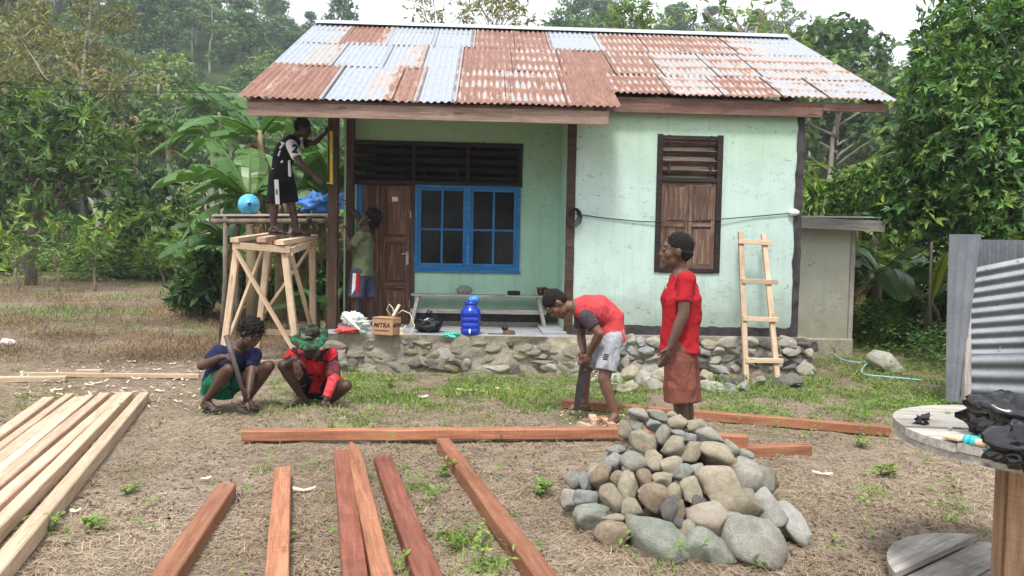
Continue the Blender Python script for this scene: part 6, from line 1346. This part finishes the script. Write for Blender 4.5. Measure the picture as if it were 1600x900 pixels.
banana(478, 15.6, 2.6, 6, 'banana plant standing behind the blue tarpaulin', 74, 8, .13)
banana(520, 15.2, 2.7, 6, 'banana plant seen between the porch post and the wall', 75, 8, .13)
banana(415, 17.5, 2.9, 7, 'rear banana plant behind the tall torn leaf', 76, 5, .14)
banana(300, 19.5, .9, 7, 'young knee-high banana plant at the yard edge', 77, 1, .08, (0, 0), 1.3, .24)
banana(495, 13.3, .5, [(2.2, 1.2), (1.0, 1.1), (3.6, .8), (5.2, 1.0), (4.4, 1.4)], 'short banana sucker beneath the board platform', 78, 0, .07, (0, 0), 1.1, .22)
banana(1285, 13.6, 1.7, [(.2, 1.3), (2.9, .9), (5.4, 1.2), (1.2, 2)], 'banana plant behind the lean-to roof with a browned leaf', 79, 4, .10)
banana(1372, 13.2, 1.3, [(3.0, .8), (.4, .6), (4.5, .4), (5.6, 1.2), (2.0, 1.4)], 'banana plant with pale stem standing behind the lean-to post', 80, 3, .09)
banana(1410, 14.0, 1.0, [(3.3, .4), (.2, .9), (4.9, 1.2)], 'dying banana plant smothered in bundled dry leaves', 81, 22, .10, (0, 0), 1.5, .34)
banana(1452, 12.4, .9, [(4.6, 3.0), (.5, .8), (2.6, .9)], 'banana sucker with one upright yellow leaf', 82, 3, .07, (.05, 0), 1.25, .10, 1)
tag(MB().tube([gnd(1449, 548), at(1456, 380, 10.4)], [.022, .018], 7).build('bamboo_stake', MAT['bark_pale'], None, True), 'thin upright bamboo stake before the yellow banana leaf', 'stake')
for (x, D, top_, lb_) in ((1368, 14.2, 365, 'slim mottled white trunk behind the lean-to'), (322, 21, 330, 'thin whitish trunk beside the low banana plant')):
    px_tree('pale_sapling', lb_, 'tree', base(x, D), [lobe(x, top_ - 30, D, 40, 24)], 'leaf_light', .28, .08, 30, 5, 'bark_pale', .075, None, at(x, top_, D), seed=int(x))

# ---- shrubs round the yard edge
SHRUB = []
for sd, (lf, L, W) in enumerate((('leaf_mango', .26, .08), ('leaf_light', .22, .07), ('leaf_dark', .30, .11), ('leaf_farlight', .26, .09), ('leaf_right', .24, .09))):
    lv = Leaves(200 + sd); m = MB(); rg = random.Random(sd)
    for k in range(9):
        a = rg.uniform(0, 6.28); rr = rg.uniform(.1, .75); c = (math.cos(a) * rr, math.sin(a) * rr, rg.uniform(.35, 1.5)); s_ = rg.uniform(.38, .62); limb(m, (0, 0, -.05), c, .035, .01, .08, 5, 3)
        lv.whorls(c, (s_, s_, s_ * .8), 75, 5, L, W, .8, .1, .3, .25, (.48, .27))
    SHRUB.append((m.mesh('stems', True), lv.mesh('foliage'), lf, ('dark green shrub', 'bright green shrub', 'glossy dark shrub', 'pale olive shrub', 'mid green leafy shrub')[sd]))
def shrub(k, p, s, where, group):
    st, fo, lf, lab = SHRUB[k]; M = Matrix.Translation(p) @ Matrix.Rotation(R.uniform(0, 6.28), 4, 'Z') @ Matrix.Diagonal((s * R.uniform(.85, 1.2), s * R.uniform(.85, 1.2), s * R.uniform(.85, 1.2), 1))
    t_ = thing('shrub', '%s %s' % (lab, where), 'shrub', p, group); obj('stems', st, MAT['bark'], t_, M); obj('foliage', fo, MAT[lf], t_, M)
for i in range(46):
    D = R.uniform(27, 44); px = R.uniform(-80, 540); k = R.choice((0, 1, 1, 2, 3, 3)); shrub(k, base(px, D), R.uniform(.9, 1.9), 'in the thicket below the wooded slope', SHRUB[k][3] + 's of the thicket below the slope')
for i in range(15):
    D = R.uniform(12.5, 17); px = R.uniform(1500, 1720); k = R.choice((0, 1, 4, 4, 2)); p = base(px, D)
    if p.x < 5.7 and D < 14: continue
    shrub(k, p, R.uniform(.4, .85), 'in the undergrowth behind the zinc fence', SHRUB[k][3] + 's behind the zinc fence')
for (px, D, k, s_) in ((1345, 13.0, 1, .5), (1375, 13.6, 3, .55), (1395, 12.6, 1, .4), (1425, 13.2, 4, .5), (1470, 12.8, 1, .45), (1300, 15, 1, 1.0)): shrub(k, base(px, D), s_, 'low beside the lean-to post', SHRUB[k][3] + 's beside the lean-to')
for i in range(22):
    D = R.uniform(16.5, 26); px = R.uniform(1250, 1500); k = R.choice((0, 1, 4, 3)); shrub(k, base(px, D), R.uniform(.9, 1.6), 'beyond the lean-to under the broadleaf tree', SHRUB[k][3] + 's beyond the lean-to')
for i in range(9):
    D = R.uniform(15.5, 20); px = R.uniform(300, 545); k = R.choice((0, 2, 4)); shrub(k, base(px, D), R.uniform(.5, .9), 'among the banana stems behind the trestle', SHRUB[k][3] + 's among the banana stems')

# ---- wooded slope: trees of a few kinds, each tree a thing
FAR = []
def far_proto(seed, h, w, lf, n, L, W, bark, lab, trunk_h=.4, lay=False):
    lv = Leaves(seed); m = MB(); rg = random.Random(seed); limb(m, (0, 0, -1), (rg.uniform(-.4, .4), 0, h * .9), .22, .06, .03, 6, 6)
    for k in range(n):
        f = rg.random(); z = h * (trunk_h + (1 - trunk_h) * f); rr = w * (math.sin(math.pi * (.18 + .75 * f)) if not lay else (1.05 - f)) * rg.uniform(.3, 1); a = rg.uniform(0, 6.28)
        c = (math.cos(a) * rr, math.sin(a) * rr, z); s_ = w * rg.uniform(.26, .42); limb(m, (0, 0, z - s_), c, .07, .02, .1, 4, 3)
        tone = rg.gauss(.45, .2); lv.whorls(c, (s_, s_, s_ * (.35 if lay else .68)), int(22 * s_ * s_ / (L * L) * .13) + 12, 5, L, W, .9, .35, .4, .25, (tone, .12))
    FAR.append((m.mesh('trunk', True), lv.mesh('crown'), lf, bark, lab))
far_proto(301, 10, 3.2, 'leaf_far', 26, .34, .20, 'bark_pale', 'dark round-crowned tree')
far_proto(302, 12, 3.6, 'leaf_far', 30, .38, .22, 'bark_pale', 'tall dark spreading tree')
far_proto(303, 9, 2.6, 'leaf_farlight', 22, .30, .16, 'bark_pale', 'light green rounded tree', .35)
far_proto(304, 13, 2.4, 'leaf_farlight', 16, .34, .16, 'bark_pale', 'slender pale-trunked tree with a thin crown', .55)
far_proto(305, 11, 3.6, 'leaf_far', 24, .32, .14, 'bark', 'feathery tree with layered branches', .35, True)
far_proto(306, 8, 3.0, 'leaf_mango', 26, .32, .16, 'bark', 'low bushy tree', .15)
def far_tree(k, p, s, where, group=None, name='forest_tree', label=None):
    tr_, cr, lf, bk, lab = FAR[k]; M = Matrix.Translation(p) @ Matrix.Rotation(R.uniform(0, 6.28), 4, 'Z') @ Matrix.Diagonal((s * R.uniform(.85, 1.2), s * R.uniform(.85, 1.2), s * R.uniform(.85, 1.15), 1))
    t_ = thing(name, label or '%s %s' % (lab, where), 'tree', p, group); obj('trunk', tr_, MAT[bk], t_, M); obj('crown', cr, MAT[lf], t_, M)
y = 47.0; cnt = 0
while y < 176:
    stp = 4.6 + (y - 47) * .035
    for lo, hi in ((-70, 520), (1215, 1470)) if y < 125 else ((-70, 1480),):
        x = (lo - 800) / PX * y
        while x < (hi - 800) / PX * y:
            p = Vector((x + R.uniform(-.45, .45) * stp, y + R.uniform(-.45, .45) * stp, 0)); p.z = hill_h(p.x, p.y) - .3
            k = R.choice((0, 0, 1, 1, 2, 3, 4, 5, 5)); zone = 'on the lower wooded slope' if y < 85 else ('halfway up the wooded slope' if y < 125 else 'on the upper wooded slope')
            if y >= 125 and 500 < p.x / y * PX + 800 < 1230 and R.random() < .25: pass
            else: far_tree(k, p, R.uniform(.7, 1.15), zone, FAR[k][4] + 's ' + zone); cnt += 1
            x += stp
    y += stp * .95
# ---- trees on the far side of the yard, behind the viewer; the window panes mirror them
for i in range(15):
    p = Vector((-24 + i * 3.4 + R.uniform(-1, 1), -17 + R.uniform(-4, 3), -.1)); k = (0, 1, 2, 5)[i % 4]; far_tree(k, p, R.uniform(.7, .95), 'across the yard facing the house front', FAR[k][4] + 's across the yard facing the house')
# ---- trees standing out above the roof
px_tree('roof_side_tree', 'dense pale-leaved tree rising above the middle of the ridge', 'tree', base(985, 34), [lobe(*a) for a in ((985, 30, 34, 45, 30), (950, 50, 34, 34, 22), (1025, 48, 34, 36, 24), (990, 8, 34, 26, 14))], 'leaf_farlight', .34, .10, 60, 5, 'bark', .25, None, at(985, 90, 34), .7, -.2, (.5, .22), 91)
px_tree('sparse_tree', 'airy light green tree with bare limbs showing above the ridge', 'tree', base(1165, 25), [lobe(*a) for a in ((1100, 20, 25, 28, 18), (1140, 10, 25, 30, 18), (1170, 35, 25, 34, 20), (1205, 15, 25, 28, 20), (1225, 50, 25, 30, 22), (1250, 70, 25, 26, 18), (1110, 45, 25, 24, 10))], 'leaf_light', .32, .09, 24, 5, 'bark_pale', .16, None, at(1165, 75, 25), .6, -.3, (.45, .22), 92, .2)
px_tree('blue_green_tree', 'bluish dense tree standing behind the roof verge', 'tree', base(1308, 48), [lobe(*a) for a in ((1275, 70, 48, 32, 36), (1295, 95, 48, 26, 28), (1250, 90, 48, 28, 26), (1290, 45, 48, 22, 20))], 'leaf_far', .40, .16, 40, 5, 'bark', .14, None, at(1290, 120, 48), .7, .1, (.45, .2), 93)
px_tree('tall_ridge_tree', 'dark tree pyramid against the sky beside the ridge end', 'tree', Vector((at(535, 60, 120).x, 120, hill_h(at(535, 60, 120).x, 120) - 1)), [lobe(*a) for a in ((535, 20, 120, 24, 9), (533, 8, 120, 20, 8), (536, -4, 120, 14, 9), (534, 32, 120, 26, 9))], 'leaf_far', .8, .28, 16, 5, 'bark_pale', .4, None, at(535, 40, 120), .9, 0, (.35, .15), 94)
px_tree('round_ridge_tree', 'rounded blue-green tree crown against the pale sky behind the ridge', 'tree', at(885, 75, 95), [lobe(*a) for a in ((878, 35, 95, 26, 15), (905, 42, 95, 24, 12), (860, 45, 95, 20, 10))], 'leaf_far', .6, .25, 20, 5, 'bark', .3, None, None, .8, .3, (.45, .2), 95)
def bare_twigs(label, px, D, n, seed):
    t_ = thing('bare_tree', label, 'tree', base(px, D)); m = MB(); rg = random.Random(seed); b_ = at(px, 60, D); lv = Leaves(seed); limb(m, base(px, D), b_, .12, .06, .03, 6)
    for k in range(n):
        e = at(px + rg.uniform(-70, 70), rg.uniform(-30, 25), D + rg.uniform(-1, 1)); Q = limb(m, b_, e, .035, .01, .06, 4, 5); lv.whorls(Q[4], (.8, .8, .8), 9, 4, .34, .09, .4, -.3, .1, .3, (.6, .2))
    m.build('trunk', MAT['bark_pale'], t_, True); obj('crown', lv.mesh('crown'), MAT['leaf_dry'], t_)
bare_twigs('thin bare-twigged tree above the ridge with few yellow leaves', 680, 42, 12, 96); bare_twigs('second bare-twigged tree above the ridge, denser with leaves', 775, 40, 20, 97)
# distant blue hill
hv = []; HN = 60
for j in range(7):
    for i in range(HN + 1):
        a = i / HN; x = -130 + 260 * a; e = sstep(0, .08, a) * sstep(1, .92, a); zz = (60 + 5 * fbm(x, 0, .03) + 13 * math.exp(-((x + 30) / 22) ** 2) + 1.6 * fbm(x, j, .2)) * e
        hv.append((x, 232 + 9 * j, (zz if j > 0 else 0) * (1 if j == 1 else (.9 if j else 1)) - .5))
tag(obj('distant_hill', npmesh('distant_hill', hv, [(j * (HN + 1) + i, j * (HN + 1) + i + 1, (j + 1) * (HN + 1) + i + 1, (j + 1) * (HN + 1) + i) for j in range(6) for i in range(HN)], True), MAT['hill']), 'hazy blue hill beyond the slope', kind='structure')
# ------------------------------------------------------------------ ground cover: straw, grass, dry brush, litter (nobody could count it)
_hp = [H(-.15, -.45, 0), H(6.6, -.45, 0)]
def free(X, Y):                                              # outside house plinth
    U = (X - HX) * _cy + (Y - HY) * _sy; Vv = -(X - HX) * _sy + (Y - HY) * _cy
    ok = np.ones(len(X), bool)
    for ax, ay, bx_, by, w in BEAMS:                          # nothing grows through the laid-out timber
        dx, dy = bx_ - ax, by - ay; t_ = np.clip(((X - ax) * dx + (Y - ay) * dy) / (dx * dx + dy * dy), 0, 1); ok &= np.hypot(X - ax - t_ * dx, Y - ay - t_ * dy) > w
    ok &= np.hypot(X - SPC.x, Y - SPC.y) > SR + .02
    return ok & ~((U > -.1) & (U < 6.55) & (Vv > -.36) & (Vv < 7)) & ~((U > 6.2) & (U < 7.3) & (Vv > 1.15) & (Vv < 4))
def gzv(X, Y): return np.array([gz(float(a), float(b)) for a, b in zip(X, Y)])
def nz(X, Y, s, off=0.0): return np.array([mnoise.fractal(Vector((float(a) * s + off, float(b) * s, off)), 1.0, 2.0, 3) for a, b in zip(X, Y)])
def blades(name, label, mat, X, Y, L, W, tilt, z0, shade, kind='stuff', curve=.0, seed=1, jit=.0):
    """blades as bent strips: tilt 0 flat .. 1 upright"""
    r = np.random.default_rng(seed); n = len(X); a = r.uniform(0, 6.28, n); e = tilt; D = np.stack([np.cos(a) * np.cos(e), np.sin(a) * np.cos(e), np.sin(e)], 1); S = np.stack([-np.sin(a), np.cos(a), r.uniform(-.3, .3, n)], 1)
    C = np.stack([X, Y, gzv(X, Y) + z0], 1); L = L[:, None]; W = W[:, None]
    mid = C + D * L * .5; tip = C + D * L + np.stack([r.normal(0, jit, n), r.normal(0, jit, n), -curve * L[:, 0] * r.uniform(.3, 1.2, n)], 1)
    V = np.stack([C - S * W * .5, C + S * W * .5, mid + S * W * .45, mid - S * W * .45, tip], 1).reshape(-1, 3); b = np.arange(n)[:, None] * 5
    F = np.concatenate([np.hstack([b, b + 1, b + 2]), np.hstack([b, b + 2, b + 3]), np.hstack([b + 3, b + 2, b + 4])], 0)
    return tag(obj(name, npmesh(name, V, F, False, shade=np.repeat(np.clip(shade, 0, 1), 5)), MAT[mat]), label, kind=kind)
def scatter(n, x0, x1, y0, y1, dens=None, seed=1):
    r = np.random.default_rng(seed); t_ = r.random(n); Y = y0 * (y1 / y0) ** t_; X = r.uniform(x0, x1, n) * np.clip(Y / y1 * 1.0 + .25, .3, 1)
    k = free(X, Y)
    if dens is not None: k &= r.random(n) < dens(X, Y)
    return X[k], Y[k]
cl = lambda v: np.clip(v, 0, 1)
# straw lying over the yard
def d_straw(X, Y): return cl(.62 + .9 * nz(X, Y, 1.2)) * cl(.5 + 1.0 * cl(.6 + nz(X, Y, .4, 5)))
X, Y = scatter(430000, -8.5, 8.5, 2.6, 11.5, d_straw, 21); r = np.random.default_rng(3); n = len(X)
blades('straw', 'dry straw and stalks strewn over the yard soil', 'straw', X, Y, r.uniform(.02, .105, n), r.uniform(.0013, .0036, n), r.normal(.04, .2, n), r.uniform(.002, .02, n), cl(.5 + .5 * nz(X, Y, .7, 3) + r.normal(0, .22, n)), curve=.06, seed=5, jit=.008)
# leaf litter and small flakes
X, Y = scatter(60000, -8.5, 8.5, 2.6, 11.5, lambda X, Y: cl(.5 + nz(X, Y, .9, 8)), 22); n = len(X)
blades('leaf_litter', 'withered leaf scraps on the yard soil', 'brush', X, Y, r.uniform(.012, .045, n), r.uniform(.005, .017, n), r.normal(.15, .3, n), r.uniform(.002, .012, n), r.uniform(0, 1, n) ** 1.7, curve=.1, seed=6)
# green grass before the porch and on the right
def d_grass(X, Y):
    band = np.exp(-((Y - (8.2 + .02 * X)) / .95) ** 2) * cl((X + 2.6) / .6) * 2.2
    rightp = cl((X - 3.2) / 1.0) * cl((Y - 6.7) / .8) * 1.6 + cl((X - 4.6) / 1.0) * cl((Y - 5.6) / 1.5) * .35
    far = cl((Y - 11.5) / 3) * .45 * cl((X + 12) / 3)
    spots = cl(3.0 * nz(X, Y, .95, 12) - .55) * .55
    return cl((band + rightp + far) * cl(.55 + 1.6 * nz(X, Y, 1.5, 2)) + spots * cl(nz(X, Y, 3.5, 4) * 2))
X, Y = scatter(520000, -11, 11, 3.0, 15, d_grass, 23); n = len(X); q = nz(X, Y, .8, 9)
blades('grass', 'short green grass growing before the porch and in patches', 'grass', X, Y, r.uniform(.025, .085, n) * (1 + .5 * q), r.uniform(.004, .010, n), r.normal(.85, .35, n), np.zeros(n), cl(.55 + .35 * q + r.normal(0, .17, n)), curve=.22, seed=7, jit=.01)
# broad-leaved weeds as low rosettes
def d_weed(X, Y): return cl(d_grass(X, Y) * .9 + cl((X - 3.6) / 1.2) * cl((Y - 7.0) / 1.2) * 1.0 + .01)
X, Y = scatter(26000, -11, 11, 3.2, 15, d_weed, 24); n = len(X); k = 5
lv = Leaves(77); rr = lv.r; hgt = rr.uniform(.02, .13, n) * (1 + 1.3 * cl((X - 4.5) / 2) * cl((Y - 8) / 2)); C = np.stack([X, Y, gzv(X, Y) + hgt], 1); C = np.repeat(C, k, 0) + rr.normal(size=(n * k, 3)) * np.array([.02, .02, .015]); a = rr.uniform(0, 6.28, n * k)
lv.put(C, np.stack([np.cos(a), np.sin(a), rr.uniform(-.3, .5, n * k)], 1), np.array([[0, 0, 1.]]).repeat(n * k, 0) + rr.normal(size=(n * k, 3)) * .25, rr.uniform(.025, .06, n * k), rr.uniform(.012, .026, n * k), np.repeat(rr.normal(.55, .2, n), k) + rr.normal(0, .07, n * k))
tag(obj('weeds', lv.mesh('weeds'), MAT['grass']), 'low broad-leaved weeds spread through the grass', kind='stuff')
# knee-high dry brush on the left of the yard
def d_brush(X, Y): return cl(cl((Y - 9.2) / 1.2) * cl((-1.9 - X) / .6) * cl(.55 + 1.4 * nz(X, Y, .5, 6)) * (1 - cl((Y - 20) / 4)) + cl((Y - 15) / 6) * .35 * cl((-3 - X) / 2))
X, Y = scatter(230000, -22, 2, 9.0, 26, d_brush, 25); n = len(X); q = nz(X, Y, .6, 15)
blades('dry_brush', 'knee-high mat of reddish brown dead weeds at the side of the yard', 'brush', X, Y, r.uniform(.05, .24, n) * (1 + .8 * q), r.uniform(.003, .008, n), r.normal(.32, .42, n), r.uniform(0, .10, n) * (1 + q), cl(.42 + .5 * q + r.normal(0, .25, n)), curve=.15, seed=8, jit=.05)
def d_bg(X, Y): return cl(cl((Y - 13) / 3) * cl((-2.5 - X) / 1) * cl(.2 + 1.8 * nz(X, Y, .45, 16)))
X, Y = scatter(50000, -26, 2, 13.0, 40, d_bg, 26); n = len(X)
blades('rough_grass', 'rough green grass tufts between the brush and the thicket', 'grass', X, Y, r.uniform(.08, .28, n), r.uniform(.008, .02, n), r.normal(.85, .3, n), np.zeros(n), cl(r.normal(.5, .2, n)), curve=.25, seed=9, jit=.03)
# undergrowth on the right behind the boulder and fallen dry banana leaves
X, Y = scatter(9000, 4, 17, 9.6, 17, lambda X, Y: cl((X - 5.6) / .5) * cl((Y - 9.6) / .8) * cl(.6 + 1.5 * nz(X, Y, .9, 18)), 27); n = len(X); k = 6
lv = Leaves(78); rr = lv.r; hgt = rr.uniform(.05, .55, n); C = np.stack([X, Y, gzv(X, Y) + hgt], 1); C = np.repeat(C, k, 0) + rr.normal(size=(n * k, 3)) * .06; a = rr.uniform(0, 6.28, n * k)
lv.put(C, np.stack([np.cos(a), np.sin(a), rr.uniform(-.4, .5, n * k)], 1), np.array([[0, 0, 1.]]).repeat(n * k, 0) + rr.normal(size=(n * k, 3)) * .3, rr.uniform(.05, .12, n * k), rr.uniform(.025, .05, n * k), np.repeat(rr.normal(.5, .2, n), k))
tag(obj('undergrowth', lv.mesh('undergrowth'), MAT['leaf_right']), 'leafy undergrowth beyond the grey boulder', kind='stuff')
X, Y = scatter(1500, 4, 17, 11, 15, lambda X, Y: cl((X - 5.8) / .5) * cl(.3 + 2 * nz(X, Y, .8, 19)), 28); n = len(X)
blades('fallen_leaves', 'pale dry leaves lying under the banana plants', 'straw', X, Y, r.uniform(.1, .35, n), r.uniform(.03, .08, n), r.normal(.1, .3, n), r.uniform(.02, .2, n), cl(r.normal(.8, .2, n)), curve=.1, seed=10)
# yard-edge undergrowth in front of the slope
X, Y = scatter(26000, -34, 2, 26, 47, lambda X, Y: cl(.55 + 1.2 * nz(X, Y, .2, 20)), 29); n = len(X); k = 4
lv = Leaves(79); rr = lv.r; hgt = rr.uniform(.1, 1.3, n) ** 1.3; C = np.stack([X, Y, gzv(X, Y) + hgt], 1); C = np.repeat(C, k, 0) + rr.normal(size=(n * k, 3)) * .15; a = rr.uniform(0, 6.28, n * k)
lv.put(C, np.stack([np.cos(a), np.sin(a), rr.uniform(-.4, .5, n * k)], 1), np.array([[0, 0, 1.]]).repeat(n * k, 0) + rr.normal(size=(n * k, 3)) * .3, rr.uniform(.15, .35, n * k), rr.uniform(.06, .12, n * k), np.repeat(rr.normal(.5, .22, n), k))
tag(obj('thicket_undergrowth', lv.mesh('thicket_undergrowth'), MAT['leaf_farlight']), 'tangled undergrowth filling the thicket at the slope foot', kind='stuff')
# shavings round the sawn timber, and scraps of litter at the far yard edge
def chips(name, label, n, px0, px1, py0, py1, L0, L1, seed, mat=None):
    rg = np.random.default_rng(seed); P = [gnd(float(rg.uniform(px0, px1)), float(rg.uniform(py0, py1)), .0) for _ in range(n)]; X = np.array([p.x for p in P]); Y = np.array([p.y for p in P]); k = free(X, Y); X, Y = X[k], Y[k]; n = len(X)
    o = blades(name, label, 'straw', X, Y, rg.uniform(L0, L1, n), rg.uniform(L0 * .3, L1 * .35, n), rg.normal(.15, .25, n), rg.uniform(.01, .03, n), np.ones(n), seed=seed)
    if mat: o.data.materials.clear(); o.data.materials.append(mat)
chips('wood_shavings', 'pale shavings scattered round the battens and trestle', 260, 20, 345, 562, 640, .02, .09, 61, CH)
chips('sawdust_flakes', 'pale flakes scattered round the sawn beam', 70, 870, 985, 640, 675, .01, .05, 62, CH)
chips('yard_scraps', 'scraps of litter strewn along the far yard edge', 150, 120, 350, 402, 432, .06, .22, 63, simple('mixed_litter', (.25, .33, .42), (.62, .6, .55), 2.5, .7))
# single weed plants that stand out in the open soil
for i, (x, y, s_, lb_) in enumerate(((1378, 742, 1.0, 'leafy green weed alone on soil between heap and drum'), (1275, 664, .9, 'green weed cluster growing against the long rear beam'), (700, 748, .8, 'small weed beside the long beam that points to the heap'), (708, 858, .6, 'tiny bright weed between the dark stained beam and the long one'), (200, 772, .7, 'small yellowish weed on soil beside the cream beam'), (150, 830, .8, 'weed with round leaves on soil near the cream beam'), (60, 838, .9, 'green weed growing at the edge of the cream beam'), (995, 850, .9, 'weed sprouting from the base of the stone heap'), (1125, 850, .8, 'weed growing before the largest boulder'), (930, 805, .7, 'weed sprig among the stones at the edge of the heap'), (845, 775, 1.0, 'grassy weed tuft beside the stone heap'), (610, 604, 1.0, 'taller weed in the grass before the porch'), (1345, 700, .8, 'weed on soil behind the lone leafy weed'), (1560, 640, 1.2, 'broad-leaved weed at the foot of the zinc fence'), (780, 690, .7, 'low weed beside the long crosswise beam'))):
    p = gnd(x, y); p.z = gz(p.x, p.y); lv = Leaves(500 + i); m = MB(); t_ = thing('weed_plant', lb_, 'weed', p, 'single weeds on the open soil')
    for j in range(9):
        a = R.uniform(0, 6.28); q_ = p + Vector((math.cos(a), math.sin(a), R.uniform(.6, 1.6))) * R.uniform(.03, .075) * s_; m.tube([p, q_], .002, 4); nn = 6
        C = np.array(q_)[None].repeat(nn, 0) + lv.r.normal(size=(nn, 3)) * .012; an = lv.r.uniform(0, 6.28, nn); lv.put(C, np.stack([np.cos(an), np.sin(an), lv.r.uniform(-.2, .6, nn)], 1), np.array([[0, 0, 1.]]).repeat(nn, 0) + lv.r.normal(size=(nn, 3)) * .3, .055 * s_ * lv.r.uniform(.7, 1.3, nn), .026 * s_, lv.r.normal(.6, .15, nn))
    m.build('stalks', MAT['leaf_light'], t_); obj('foliage', lv.mesh('foliage'), MAT['grass'], t_)
# ------------------------------------------------------------------ moist air over the slope
t = NT('humid_air'); t.t.nodes.remove(t.b); vol = t.n('ShaderNodeVolumePrincipled'); vol.inputs['Color'].default_value = (.80, .88, 1.0, 1); vol.inputs['Density'].default_value = .0008; vol.inputs['Anisotropy'].default_value = .2; t.l(vol.outputs[0], t.out.inputs['Volume'])
hz_ = MB().box(((gx[0] + gx[-1]) / 2, (gy[0] + gy[-1]) / 2, 39), (gx[-1] - gx[0] + 8, gy[-1] - gy[0] + 8, 82)).build('haze', t.m); tag(hz_, 'humid haze over yard and wooded slope', kind='stuff')
